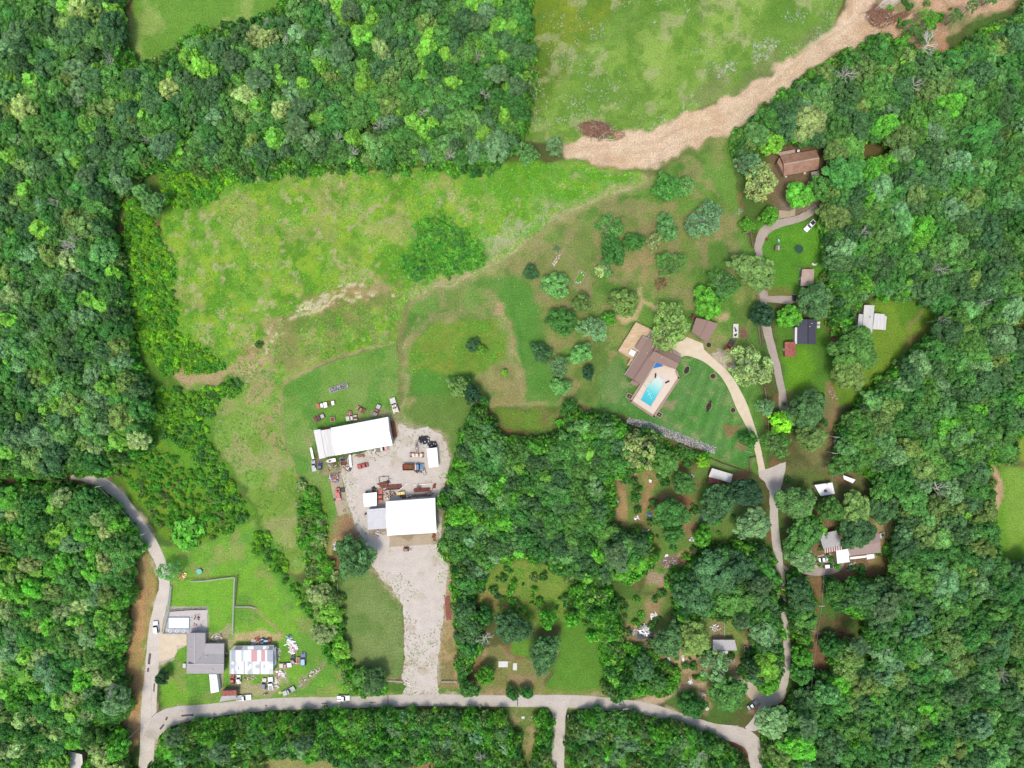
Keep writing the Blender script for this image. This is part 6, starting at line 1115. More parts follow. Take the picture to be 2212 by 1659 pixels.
for p in ((692,768),(785,822),(643,850)): c = P_(*p, 2.4); MB().tube((c.x, c.y, .6), (c.x, c.y, 2.5), .05, .05, 6).build('post', M_WHITE2, tp, world=True)
def lounger(x, y, a, label):
    t_ = thing('lounge_chair', label, 'lounge chair', (*tuple(P_(x, y, .6))[:2], .6), a, 'lounge chairs on the pool terrace'); MB().box((0, 0, .32), (1.2, .62, .07)).build('seat', M_DARK, t_); MB().box((.85, 0, .52), (.75, .62, .07), 0, -.6).build('backrest', M_DARK, t_)
    for px in (-.5, .5):
        for py in (-.26, .26): MB().box((px, py, .15), (.06, .06, .3)).build('leg', M_STEEL, t_)
lounger(672, 965, 1.5, 'dark lounge chair on the left of the pool steps'); lounger(825, 1047, .45, 'dark lounge chair on the right of the pool steps')
def walled_pit(x, y, a, label):
    t_ = thing('stone_planter', label, 'planter', W(*ZP(x, y)), math.radians(a)); 
    for dx, dy, w, d in ((0,.95,2.6,.35),(0,-.95,2.6,.35),(1.13,0,.35,1.55),(-1.13,0,.35,1.55)): MB().box((dx, dy, .3), (w, d, .6)).build('block_wall', M_STONE, t_)
    MB().box((0, 0, .1), (1.9, 1.5, .2)).build('soil', mat('dark_soil', s3(90,62,50), .9), t_); MB().blob((.1, 0, .5), .4, 3).build('plant', mat('plant_leaf', PAL['deep'], .8, .3, 6), t_)
walled_pit(312, 1238, -28, 'square stone planter left of the lower pool terrace corner'); walled_pit(722, 1490, -30, 'square stone planter below the pool terrace')
gable('garage', 'mauve roofed garage above the top of the concrete drive', 'garage', [ZP(1395,187),ZP(1240,150),ZP(1172,330),ZP(1280,445)][:0] or [ZP(1238,152),ZP(1175,335),ZP(1382,502),ZP(1548,238)][0:1] + [ZP(1172,345),ZP(1382,502),ZP(1548,238)], 3.0, 4.3, M_MAUVE, M_STONE, .4, cap=M_MAUVE2, capw=.2)
# brown house top right
Bq = lambda x, y: ZB(x, y)
b10 = gable('house', 'brown metal roofed house under the trees at the upper right', 'house', [Bq(450,350),Bq(1265,222),Bq(1320,660),Bq(535,820)], 3.1, 5.2, M_BROWN, M_WOOD, .4, 1.1, cap=M_TAN, capw=.25)
mono('', '', '', [Bq(370,285),Bq(785,215),Bq(800,285),Bq(450,348)], [2.5,2.5,2.9,2.9], M_TAN, M_WOOD, .2, 0, parent=b10)
mono('', '', '', [Bq(385,500),Bq(440,395),Bq(520,560),Bq(540,790)][:4], [3.6,3.0,3.4,3.0], M_BROWN, M_WOOD, .2, 0, parent=b10)
for x, y in ((920,460),(1010,600),(870,710),(990,405)): vent(b10, *Bq(x, y), 4.9, M_TAN)
mono('carport', 'weathered grey flat roof below right of the brown house', 'carport', [Bq(1150,730),Bq(1330,690),Bq(1360,900),Bq(1205,990)], [2.7,2.7,2.5,2.5], mat('worn_flat_roof', s3(170,160,148), .9, .15, 1.5), M_WOOD, .3)
sd = thing('satellite_dish', 'round white dish behind the brown house roof', 'dish', (*tuple(W(*Bq(875,240), 3.2))[:2], 0)); MB().tube((0, 0, 0), (0, 0, 2.9), .05, .05, 6).build('mast', M_STEEL, sd); MB().torus((0, 0, 3.0), .42, .10, (0, -.3, 1)).build('rim', M_WHITE, sd); MB().tube((0, 0, 2.9), (0, .0, 2.95), .40, .45, 14).build('reflector', M_LGREY, sd)
for i, (x, y) in enumerate([(1000,755),(575,830)]):
    t_ = thing('water_tub', ['small white tub below the middle of the brown house','small white tub at the lower left corner of the brown house'][i], 'tub', W(*Bq(x, y))); MB().tube((0, 0, 0), (0, 0, .6), .42, .48, 12).build('bowl', M_WHITE2, t_); MB().torus((0, 0, .6), .46, .05).build('rim', M_WHITE2, t_)
# houses of the middle right
b11 = gable('shed', 'tan ribbed shed on the back lawn below the trampoline', 'shed', [ZE(685,690),ZE(805,690),ZE(800,850),ZE(668,858)][::-1][:0] or [ZE(685,690),ZE(668,858),ZE(800,850),ZE(805,690)], 2.8, 3.3, M_TAN, M_WOOD, .25, .8)
b12 = gable('house', 'charcoal shingled house right of the small red shed', 'house', [ZE(640,1190),ZE(636,1432),ZE(822,1435),ZE(822,1190)], 3.0, 4.4, M_CHAR, M_SIDING, .35, cap=mat('charcoal_ridge', s3(66,66,78), .9))
mono('', '', '', [ZE(614,1268),ZE(636,1268),ZE(634,1432),ZE(612,1432)], [2.5,2.7,2.7,2.5], M_OFFW, M_SIDING, .1, 0, parent=b12)
vent(b12, *ZE(780,1228), 4.0); vent(b12, *ZE(760,1260), 4.2)
t_ = thing('air_conditioner', 'white cooling unit at the right wall of the charcoal house', 'air conditioner', W(*ZE(840,1238))); MB().box((0, .5, .5), (1.2, 1.1, 1)).build('unit', M_WHITE2, t_, .04); MB().box((0, -1.0, .4), (1.2, 1.1, .8)).build('unit', M_WHITE2, t_, .04)
gable('shed', 'small faded red shed left of the charcoal house', 'shed', [ZE(512,1415),ZE(514,1560),ZE(622,1560),ZE(618,1412)], 2.6, 3.4, M_RED, M_RED, .2, .9)
b14 = gable('house', 'white cross shaped house beside the right clearing', 'house', [T22(1177,318),T22(1162,500),T22(1228,505),T22(1243,321)], 3.2, 4.1, M_OFFW, M_SIDING, .3, 1.2)
mono('', '', '', [T22(1244,371),T22(1310,377),T22(1302,478),T22(1232,474)], [3.1,2.7,2.7,3.1], M_OFFW, M_SIDING, .25, 1.2, parent=b14)
mono('', '', '', [T22(1310,388),T22(1323,392),T22(1315,480),T22(1303,478)], [2.5,2.3,2.3,2.5], M_WHITE2, M_SIDING, .1, 0, parent=b14)
mono('', '', '', [T22(1143,375),T22(1172,378),T22(1160,500),T22(1127,500)], [2.4,2.9,2.9,2.4], M_LGREY, M_SIDING, .2, .9, parent=b14, ribdir=1); vent(b14, *T22(1213,395), 4.1, M_STEEL, .6)
b15 = mono('mobile_home', 'white roofed mobile home with a dark red side below the stone slope', 'mobile home', [T22(190,1375),T22(325,1415),T22(312,1470),T22(168,1430)], [3.0,3.0,3.2,3.2], M_OFFW, M_RED, .2, 1.4); mono('', '', '', [T22(172,1432),T22(255,1456),T22(245,1475),T22(165,1472)], [2.6,2.6,2.2,2.2], M_RED, M_RED, .15, 0, parent=b15)
b16 = mono('mobile_home', 'plain white roof between the big trees right of the lane', 'mobile home', [T22(855,1485),T22(970,1468),T22(986,1540),T22(895,1556)], [3.0,3.0,3.2,3.2], M_WHITE, M_SIDING, .2, 1.6); vent(b16, *T22(925,1522), 3.4, M_RUST, 1.1); vent(b16, *T22(935,1478), 3.2, M_STEEL, .4)
mono('shed', 'white corner of a roof peeping out beneath the blue-green trees', 'shed', [T22(1040,1420),T22(1120,1450),T22(1102,1474),T22(1045,1446)], [2.6,2.6,2.4,2.4], M_WHITE, M_SIDING, .15)
# ribbed silver house
b18 = mono('carport', 'ribbed silver roofed carport above the parked white cars', 'carport', [ZR(1015,1120),ZR(1222,1072),ZR(1285,1245),ZR(1068,1290)], [3.4,3.4,3.8,3.8], M_SILVER, M_WOOD, .25, .55)
P = [W(*ZR(1068,1292), 3.7), W(*ZR(1285,1247), 3.7), W(*ZR(1290,1300), 2.9), W(*ZR(1072,1345), 2.9)]
for i in range(16):
    a0 = P[0].lerp(P[1], i / 16); a1 = P[0].lerp(P[1], (i + .82) / 16); c0 = P[3].lerp(P[2], i / 16); c1 = P[3].lerp(P[2], (i + .82) / 16); MB().slab([a0, a1, c1, c0], .04).build('roof_strip', M_WHITE2 if i % 2 else M_RED, b18, world=True)
b19 = mono('mobile_home', 'plain white square roof between the silver carport and the shingled house', 'annex', [ZR(1218,1312),ZR(1358,1290),ZR(1380,1445),ZR(1232,1465)], [3.0,3.0,2.8,2.8], M_WHITE, M_SIDING, .2)
b20 = building('house', 'mauve grey shingled house mostly hidden under a deep green tree', 'house', [ZR(1335,1180),ZR(1740,1120),ZR(1748,1335),ZR(1388,1372)]); q = [ZR(1335,1180),ZR(1735,1100),ZR(1748,1335),ZR(1388,1372)]; walls(b20, q, 2.9, M_SIDING)
m_ = mat('greyish_shingles', s3(178,158,150), .9, .12, 2.2, .2, bump=.3); MB().slab([W(*q[0],3.0),W(*q[1],3.0),W(*ZR(1742,1215),4.2),W(*ZR(1360,1275),4.2)], .14).build('roof_slope', m_, b20, world=True); MB().slab([W(*ZR(1360,1275),4.2),W(*ZR(1742,1215),4.2),W(*q[2],3.0),W(*q[3],3.0)], .14).build('roof_slope', m_, b20, world=True)
MB().slab([W(*ZR(1385,1388),2.6),W(*ZR(1572,1368),2.6),W(*ZR(1575,1393),2.5),W(*ZR(1385,1415),2.5)], .1).build('walkway_roof', M_WHITE, b20, world=True); MB().slab([W(*ZR(1330,1180),3.1),W(*ZR(1350,1178),3.1),W(*ZR(1395,1370),3.1),W(*ZR(1375,1372),3.1)], .1).build('roof_edge', M_WHITE2, b20, world=True)
b21 = mono('shed', 'small white lean-to at the end of the covered walkway', 'shed', [ZR(1575,1360),ZR(1668,1350),ZR(1674,1400),ZR(1582,1416)], [2.5,2.5,2.3,2.3], M_WHITE, M_SIDING, .1)
st = building('steps', 'pale wooden steps at the right end of the shingled house', 'steps', [ZR(1715,1110),ZR(1790,1170)]); A = W(*ZR(1725,1130)); 
for i in range(5): MB().box((A.x + .5 * i, A.y + .1 * i, .8 - .15 * i), (.45, 2.2, .1), -.3).build('tread', M_OFFW, st, world=True)
for i in range(2): MB().box((A.x + 1, A.y + (-1.0 + 2 * i), .35), (2.4, .12, .5), .1).build('stringer', M_OFFW, st, world=True)
mono('mobile_home', 'grey roofed mobile home among the junk gardens', 'mobile home', [ZT(1375,573),ZT(1638,575),ZT(1690,650),ZT(1690,727),ZT(1340,727),ZT(1335,652)][:0] or [ZT(1340,575),ZT(1655,575),ZT(1690,727),ZT(1340,727)], [3.0,3.0,3.2,3.2], M_SILVER, M_SIDING, .2, 1.1)
mono('awning', 'small pale blue-white awning below the grey mobile home', 'awning', [ZT(1470,735),ZT(1556,735),ZT(1556,772),ZT(1475,775)], [2.3,2.3,2.1,2.1], mat('pale_awning', s3(214,232,236), .6), M_SIDING, .1)
mono('mobile_home', 'white mobile home cut by the bottom edge at the left', 'mobile home', [(147,1619),(162,1632),(170,1628),(178,1634),(181,1690),(152,1690)][:0] or [(147,1622),(177,1630),(184,1700),(154,1700)], [3,3,3,3], M_OFFW, M_SIDING, .2, 1.2)
# lower left rectangular pool
pl = building('swimming_pool', 'rectangular pale pool with foam rings beside the grey house', 'pool', [ZH(215,350),ZH(528,350),ZH(528,575),ZH(210,575)])
wm = mat('pale_water', s3(240,250,255), .06, .03, .3, .5); MB().prism([tuple(W(*ZH(*p), .2))[:2] for p in ((222,358),(522,358),(522,515),(220,515))], .05, .2).build('water', wm, pl, world=True)
for a, b_ in (((215,350),(528,350)),((528,350),(528,518)),((528,518),(213,518)),((213,518),(215,350))): MB().tube(W(*ZH(*a), .25), W(*ZH(*b_), .25), .14, .14, 5).build('coping', mat('teal_edge', s3(120,160,170), .6), pl, world=True)
MB().slab([W(*ZH(212,520),.35), W(*ZH(530,520),.35), W(*ZH(530,575),.3), W(*ZH(210,575),.3)], .2).build('cover', mat('blue_grey_cover', s3(196,206,220), .5), pl, world=True)
for i, (x, y) in enumerate([(245,550),(290,540),(345,552),(395,548),(440,555),(490,550)]):
    t_ = thing('foam_ring', f"{['leftmost','second','third','fourth','fifth','rightmost'][i]} of the foam rings in the row on the pool cover", 'ring', (*tuple(W(*ZH(x, y), .45))[:2], .42), 0, 'foam rings on the pool cover'); MB().torus((0, 0, .06), .62, .11).build('tube', M_OFFW if i % 2 else M_WHITE, t_); MB().tube((0, 0, 0), (0, 0, .05), .5, .5, 12).build('mesh_floor', M_STEEL, t_)
# ---------------------------------------------------------------- vehicles
PM = {}
def paint(n, rgb, rough=.35):
    if n not in PM: PM[n] = mat('paint_' + n, rgb, rough, .08, 1.5, .5)
    return PM[n]
paint('white', (.78, .78, .78)); paint('offwhite', s3(222,214,200)); paint('silver', s3(186,190,198)); paint('red', s3(186,50,52)); paint('dullred', s3(196,92,84), .7); paint('orange', s3(206,110,76), .6)
paint('blue', s3(40,110,160)); paint('darkblue', s3(50,74,130)); paint('black', (.03, .03, .035)); paint('grey', s3(140,144,156)); paint('rust', s3(140,84,66), .8); paint('pink', s3(226,168,172), .6); paint('yellow', s3(240,214,90)); paint('maroon', s3(120,50,56), .6); paint('cream', s3(226,204,186)); paint('tanrust', s3(176,136,112), .8); paint('teal', s3(120,196,224)); paint('sky', s3(96,160,220))
HEADL = mat('lamp_glass', (.7, .7, .66), .2, .02); TAIL = mat('tail_lamp', (.5, .03, .03), .3, .02)
def profile(pts, w, wt=None, zb=None):
    mb = MB(); n = len(pts); vs = []
    for s_ in (-1, 1):
        for x, z in pts: vs.append((x, s_ * (wt if (zb is not None and z > zb) else w), z))
    return mb.add(vs, [tuple(range(n)), tuple(range(2 * n - 1, n - 1, -1))] + [(i, n + i, n + (i + 1) % n, (i + 1) % n) for i in range(n)])
def wheels(root, xs_, w, r=.36):
    for x in xs_:
        for s_ in (-1, 1):
            o = MB().tube((x, s_ * (w - .14), r), (x, s_ * (w + .06), r), r, r, 14).build('wheel', M_DARK, root); MB().tube((x, s_ * (w + .06), r), (x, s_ * (w + .075), r), r * .55, r * .5, 10).build('hub', M_STEEL, o)
def car(x, y, ang, label, kind='sedan', c='white', L=4.7, wd=1.84, roof=None, name=None, cat='car', group=None, bed='black', h=1.45):
    root = thing(name or 'parked_car', label, cat, W(x, y), math.radians(ang), group); w = wd / 2; m = PM[c]; rm = PM[roof] if roof else m; k = L / 2
    if kind in ('sedan', 'suv', 'van'):
        zb = .92 if kind != 'van' else 1.05; zt = {'sedan': h, 'suv': 1.72, 'van': 1.95}[kind]
        f0, f1, r1, r0 = {'sedan': (.62, .12, -1.0, -1.6), 'suv': (.85, .35, -k + .55, -k + .22), 'van': (1.3, .7, -k + .35, -k + .15)}[kind]
        profile([(-k, .38), (-k + .02, .75), (-k + .12, zb), (r0, zb + .02), (f0 + .15, zb + .02), (k - .35, zb - .12), (k - .03, .68), (k, .4), (k - .1, .28), (-k + .1, .28)], w, w * .95, zb - .2).build('body', m, root, .05)
        profile([(r0, zb), (r1, zt - .05), (f1, zt - .05), (f0 + .1, zb)], w * .93, w * .76, zb + .1).build('window_band', M_GLASS, root)
        profile([(r1 + .03, zt - .06), (r1 + .1, zt), (f1 - .1, zt), (f1 - .03, zt - .06)], w * .80, w * .76, zt - .03).build('roof', rm, root, .02)
        for s_ in (-1, 1):
            MB().tube((f0 + .1, s_ * w * .9, zb), (f1, s_ * w * .77, zt - .03), .035, .035, 4).build('pillar', m, root); MB().box((f0 - .1, s_ * (w + .08), zb + .05), (.16, .2, .14)).build('mirror', m, root)
    else:
        zb = 1.0; zt = 1.78; cf = .9; cb = -.55 if kind == 'pickup' else -.75
        profile([(cb - .1, .4), (cb - .1, zb), (cf, zb + .02), (k - .3, zb - .08), (k - .02, .8), (k, .42), (k - .1, .3), (cb - .1, .3)], w, w * .95, zb - .15).build('body', m, root, .05)
        profile([(cb - .04, zb), (cb + .1, zt - .05), (.25, zt - .05), (cf, zb)], w * .92, w * .78, zb + .1).build('window_band', M_GLASS, root)
        profile([(cb + .1, zt - .06), (cb + .16, zt), (.2, zt), (.27, zt - .06)], w * .82, w * .78, zt - .03).build('roof', rm, root, .02)
        for s_ in (-1, 1): MB().tube((cf, s_ * w * .88, zb), (.25, s_ * w * .78, zt - .03), .035, .035, 4).build('pillar', m, root); MB().box((.6, s_ * (w + .1), zb + .1), (.16, .22, .16)).build('mirror', m, root)
        bl = k + cb - .12; bc = -k + bl / 2
        if kind == 'pickup':
            MB().box((bc, 0, .62), (bl, wd * .92, .1)).build('bed_floor', PM[bed], root)
            for s_ in (-1, 1): MB().box((bc, s_ * (w - .08), .72), (bl, .16, .56)).build('bed_side', m, root, .02)
            MB().box((-k + .05, 0, .75), (.1, wd * .9, .5)).build('tailgate', m, root)
        elif kind == 'flatbed': MB().box((bc, 0, .95), (bl + .2, wd * 1.08, .12)).build('bed', PM[bed], root)
        elif kind == 'utility':
            for s_ in (-1, 1): MB().box((bc, s_ * (w - .22), 1.0), (bl, .46, .95)).build('locker', m, root, .03)
            MB().box((bc, 0, .7), (bl, wd * .5, .1)).build('bed_floor', PM[bed], root)
        elif kind == 'box': MB().box((bc - .05, 0, 1.45), (bl + .1, wd * 1.06, 1.9)).build('cargo_box', PM[bed], root, .04)
    wheels(root, (k - .85, -k + .95), w)
    for s_ in (-1, 1): MB().box((k - .04, s_ * w * .72, .68), (.1, .34, .16)).build('headlight', HEADL, root); MB().box((-k + .02, s_ * w * .8, .72), (.08, .22, .18)).build('tail_light', TAIL, root)
    MB().box((k + .02, 0, .42), (.14, wd * .92, .18)).build('bumper', M_STEEL, root)
    return root
car(*ZH(50,490), 96, 'white van driving down the left lane', 'suv', 'white', 5.0, 1.95, name='van', cat='van')
car(743, 1506, 0, 'white pickup driving on the bottom road', 'utility', 'white', 5.0, 1.95, bed='white', name='pickup_truck', cat='pickup truck')
car(*ZE(755,260), 226, 'white pickup with a black bed on the lawn by the curved drive', 'pickup', 'white', 5.4, 1.95, name='pickup_truck', cat='pickup truck')
car(*ZP(1690,545), 238, 'bright red pickup coupled to a flat trailer beside the garage', 'flatbed', 'red', 5.4, 1.95, bed='black', name='pickup_truck', cat='pickup truck')
t_ = thing('flat_trailer', 'pale flat trailer loaded with gear behind the red pickup', 'trailer', W(*ZP(1777,335)), math.radians(88)); MB().box((0, 0, .7), (5.6, 2.1, .14)).build('deck', M_OFFW, t_, .02); MB().tube((-2.8, 0, .6), (-4.3, -.3, .5), .07, .07, 5).build('tow_bar', M_DARK, t_); wheels(t_, (-.3, .6), 1.0, .32)
mb = MB(); [mb.box((R.uniform(-1.8, 1.2), R.uniform(-.6, .6), 1.0), (R.uniform(.3, 1.2), R.uniform(.2, .5), .4), R.uniform(0, 3)) for _ in range(7)]; o = mb.build('load', M_DARK, t_); o['kind'] = 'stuff'
# around the upper workshop
t_ = car(*ZU(395,570), 188, 'truck chassis with an orange-red cab on the lawn above the workshop', 'flatbed', 'orange', 4.2, 1.9, roof='white', bed='white', name='old_truck', cat='truck')
t2 = thing('truck_frame', 'bare truck frame with a white end box behind the orange-red cab', 'frame', W(*ZU(540,535)), math.radians(8)); 
for s_ in (-1, 1): MB().box((0, s_ * .75, .7), (3.6, .18, .2)).build('beam', M_RUST, t2)
MB().box((1.3, 0, .95), (1.1, 1.7, .7)).build('end_box', M_WHITE, t2, .04); MB().box((-.9, 0, .7), (.15, 1.5, .15)).build('crossbeam', M_RUST, t2); MB().box((-.1, 0, .7), (.15, 1.5, .15)).build('crossbeam', M_RUST, t2)
car(*ZU(345,790), 205, 'dark maroon pickup at the left of the scrap vehicles', 'pickup', 'maroon', 4.6, 1.85, bed='silver', name='pickup_truck', cat='pickup truck')
def trail_box(x, y, ang, L, Wd, h, m, m2, label, name, cat, axle=True):
    t_ = thing(name, label, cat, W(x, y), math.radians(ang)); MB().box((0, 0, .5), (L, Wd, .12)).build('floor', m2, t_)
    for s_ in (-1, 1): MB().box((0, s_ * (Wd / 2 - .05), .5 + h / 2), (L, .1, h)).build('side_board', m, t_); MB().box((s_ * (L / 2 - .05), 0, .5 + h / 2), (.1, Wd - .22, h)).build('end_board', m, t_)
    if axle: wheels(t_, (-.1,), Wd / 2, .3)
    return t_
trail_box(*ZU(590,815), 12, 1.8, 1.7, .5, PM['cream'], M_RUST, 'small pale box trailer with rusty contents above the workshop', 'box_trailer', 'trailer')
t_ = trail_box(*ZU(890,710), 15, 1.6, 1.5, .6, PM['pink'], PM['dullred'], 'pinkish crate just above the cream service truck', 'crate', 'crate', False); MB().blob((0, 0, .8), .5, 4).build('sack', PM['pink'], t_)
car(*ZU(925,795), 187, 'cream service truck beside the upper wall of the workshop', 'utility', 'offwhite', 4.6, 1.9, bed='rust', name='service_truck', cat='truck')
car(*ZU(1085,640), 150, 'small rusty tanned truck above the workshop', 'flatbed', 'tanrust', 3.8, 1.7, bed='rust', name='old_truck', cat='truck')
car(*ZU(1370,660), 247, 'black pickup with a red roof above the workshop', 'pickup', 'black', 5.2, 1.9, roof='dullred', bed='silver', name='pickup_truck', cat='pickup truck')
t_ = car(*ZU(1682,570), 108, 'off-white bucket truck at the upper right of the workshop', 'utility', 'offwhite', 6.4, 2.3, bed='tanrust', name='bucket_truck', cat='truck'); MB().box((-2.0, 0, 1.6), (1.5, 2.2, .5)).build('rear_box', PM['offwhite'], t_, .04); MB().tube((-2.2, 0, 1.9), (.8, 0, 1.95), .12, .1, 6).build('boom', M_STEEL, t_)
t_ = thing('gravel_trough', 'long pale trough filled with grey rubble on the upper lawn', 'trough', W(*ZU(690,258)), math.radians(17.5))
for s_ in (-1, 1): MB().box((0, s_ * 1.05, .35), (7.6, .12, .7)).build('side_board', M_SILVER, t_); MB().box((s_ * 3.75, 0, .35), (.12, 1.96, .7)).build('end_board', M_OFFW, t_)
mb = MB(); [mb.blob((R.uniform(-3.5, 3.5), R.uniform(-.85, .85), .35 + R.uniform(0, .3)), R.uniform(.12, .3), i, 1, .3) for i in range(150)]; o = mb.build('rubble', mat('rubble', s3(150,150,156), .9, .5, 1.5, color2=s3(214,212,214)), t_); o['kind'] = 'stuff'
car(*ZU(1470,1340), 12, 'pinkish white truck parked against the lower workshop wall', 'flatbed', 'pink', 4.2, 1.9, roof='offwhite', bed='black', name='old_truck', cat='truck')
def beam_stack(name, label, x, y, ang, L, n, gap, m, w=.3, group=None, extra=None):
    t_ = thing(name, label, 'beams', W(x, y), math.radians(ang), group)
    for i in range(n): MB().box((R.uniform(-.4, .4), (i - (n - 1) / 2) * gap, .25 + R.uniform(0, .1)), (L * R.uniform(.85, 1), w, .28)).build('beam', m, t_)
    for s_ in (-1, 1): MB().box((s_ * L * .3, 0, .05), (.2, n * gap, .1)).build('bearer', M_WOOD, t_)
    return t_
beam_stack('steel_beams', 'rusty steel sections stacked at the right end of the upper workshop', *ZU(1655,1000), 100, 7.2, 6, .42, M_RUST, .26)
beam_stack('steel_beams', 'dark purlins laid over the rusty sections by the upper workshop', *ZU(1640,900), 99, 2.6, 4, .55, mat('purple_steel', s3(84,62,66), .7), .34)
def panel(name, label, cat, x, y, ang, L, Wd, h, m, legs=True):
    t_ = thing(name, label, cat, W(x, y), math.radians(ang)); MB().box((0, 0, h), (L, Wd, .12)).build('top', m, t_, .02)
    for sx_ in (-1, 1):
        for sy_ in (-1, 1): MB().box((sx_ * (L / 2 - .1), sy_ * (Wd / 2 - .1), h / 2 - .03), (.1, .1, h - .06)).build('leg', M_STEEL, t_)
    return t_
panel('storage_rack', 'long narrow white rack left of the workshop', 'rack', *ZU(228,1415), 102, 4.6, .85, 1.2, M_WHITE); panel('storage_rack', 'long narrow white rack standing off the lower workshop wall', 'rack', *ZU(907,1550), 94, 4.9, .85, 1.2, M_WHITE)
def boat(x, y, ang, L, wd, label, m=None, inner=None, name='boat', cat='boat'):
    t_ = thing(name, label, cat, W(x, y), math.radians(ang)); P = []
    for i in range(11): u = i / 10; P.append((L * (.5 - u), wd / 2 * (math.sin(min(1, u * 1.9) * math.pi / 2)) ** .8 * (1 if u < .9 else .94)))
    out = P + [(a, -b_) for a, b_ in P[::-1]]; out = [p for i, p in enumerate(out) if i == 0 or (abs(p[0] - out[i-1][0]) + abs(p[1] - out[i-1][1])) > 1e-3]
    mb = MB(); n = len(out); mb.add([(a * .9, b_ * .6, .35) for a, b_ in out] + [(a, b_, 1.0) for a, b_ in out] + [(a * .9 - .05, b_ * .8, 1.0) for a, b_ in out] + [(a * .85 - .05, b_ * .7, .62) for a, b_ in out],
        [tuple(range(n))[::-1]] + [(k * n + i, k * n + (i + 1) % n, (k + 1) * n + (i + 1) % n, (k + 1) * n + i) for k in range(3) for i in range(n)] + [tuple(range(3 * n, 4 * n))]); mb.build('hull', m or PM['offwhite'], t_)
    MB().box((-.1 * L, 0, .78), (.35, wd * .6, .12)).build('seat', inner or PM['cream'], t_); MB().box((.12 * L, 0, 1.02), (.9, wd * .45, .14)).build('console', inner or M_GLASS, t_, .03)
    for s_ in (-1, 1): MB().box((-.25 * L * s_, 0, .18), (.2, wd * .5, .36)).build('cradle', M_WOOD, t_)
    return t_
boat(*ZU(558,1548), 190, 3.9, 1.5, 'white pointed boat hull below the left end of the workshop', PM['white'])
boat(*ZY(1180,560), 95, 4.6, 1.0, 'slim mauve grey boat hull in the weeds below the workshop end', mat('mauve_hull', s3(176,160,158), .6))
boat(*ZY(1328,1045), 103, 3.9, 1.1, 'silver canoe in front of the dump truck', M_STEEL, name='canoe', cat='canoe')
boat(*ZT(1930,885), 255, 5.4, 2.1, 'white boat on bare soil right of the grey mobile home', PM['offwhite'])
car(*ZU(255,1640), 97, 'pale blue-green flat vehicle at the lower left of the workshop', 'flatbed', 'silver', 4.2, 1.6, bed='silver', name='old_truck', cat='truck')
car(*ZU(362,1640), 92, 'small dark blue car left of the gravel yard', 'sedan', 'darkblue', 3.0, 1.5)
trail_box(*ZU(770,1530), 8, 2.4, 1.4, .4, M_SILVER, M_DARK, 'low grey trailer with dark wheels below the workshop', 'box_trailer', 'trailer')
trail_box(*ZU(785,1600), 8, 2.2, 1.2, .5, M_RUST, M_RUST, 'rusty brown skip below the grey trailer', 'skip', 'skip', False)
car(*ZU(1120,1640), 194, 'pale red car body alone on the gravel', 'sedan', 'dullred', 4.6, 1.8)
# dump truck
t_ = thing('dump_truck', 'blue cabbed dump truck with a rusty bed in the yard', 'dump truck', W(*ZY(1110,967)), math.radians(1))
MB().box((-.2, 0, .75), (8.4, .9, .3)).build('chassis', M_DARK, t_); MB().box((-1.9, 0, 1.25), (4.4, 2.3, .1)).build('bed_floor', M_RUST, t_)
for s_ in (-1, 1): MB().box((-1.9, s_ * 1.2, 1.65), (4.4, .12, .9)).build('bed_side', mat('dark_rust', s3(96,52,44), .8), t_)
MB().box((-4.1, 0, 1.6), (.12, 2.3, .8)).build('tailgate', M_RUST, t_); MB().box((.35, 0, 1.7), (.15, 2.4, 1.1)).build('headboard', PM['rust'], t_); MB().box((-.9, .2, 1.42), (.9, 1.7, .22)).build('soil_load', mat('mossy_load', s3(110,104,50), .9, .3), t_)
MB().box((1.0, 0, 1.3), (.35, 2.3, 1.6)).build('rear_panel', PM['cream'], t_); profile([(1.3, .7), (1.3, 2.4), (2.35, 2.45), (2.75, 1.55), (2.75, .7)], 1.15, 1.05, 1.7).build('cab', PM['blue'], t_, .05); MB().box((2.62, 0, 2.0), (.1, 1.8, .6), 0, -.4).build('windshield', M_GLASS, t_)
profile([(2.7, .7), (2.7, 1.6), (4.1, 1.45), (4.2, .7)], .85, .8, 1.2).build('hood', PM['blue'], t_, .06); MB().box((4.25, 0, .7), (.14, 2.2, .3)).build('bumper', M_OFFW, t_); wheels(t_, (3.5, -2.2, -3.3), 1.1, .5)
for s_ in (-1, 1): MB().box((3.5, s_ * 1.0, 1.15), (1.2, .42, .12)).build('fender', PM['blue'], t_)
# cab chassis with three pale tanks
t_ = thing('truck_frame', 'old truck frame carrying three pale square tanks', 'truck frame', W(*ZY(1180,722)), math.radians(-1))
for s_ in (-1, 1): MB().box((0, s_ * .45, .7), (6.0, .14, .2)).build('beam', M_RUST, t_)
for x in (-1.3, 0.1, 1.9): MB().box((x, 0, 1.15), (1.05, 1.3, .7)).build('tank', PM['cream'], t_, .08)
wheels(t_, (-2.3, 2.4), .85, .42)
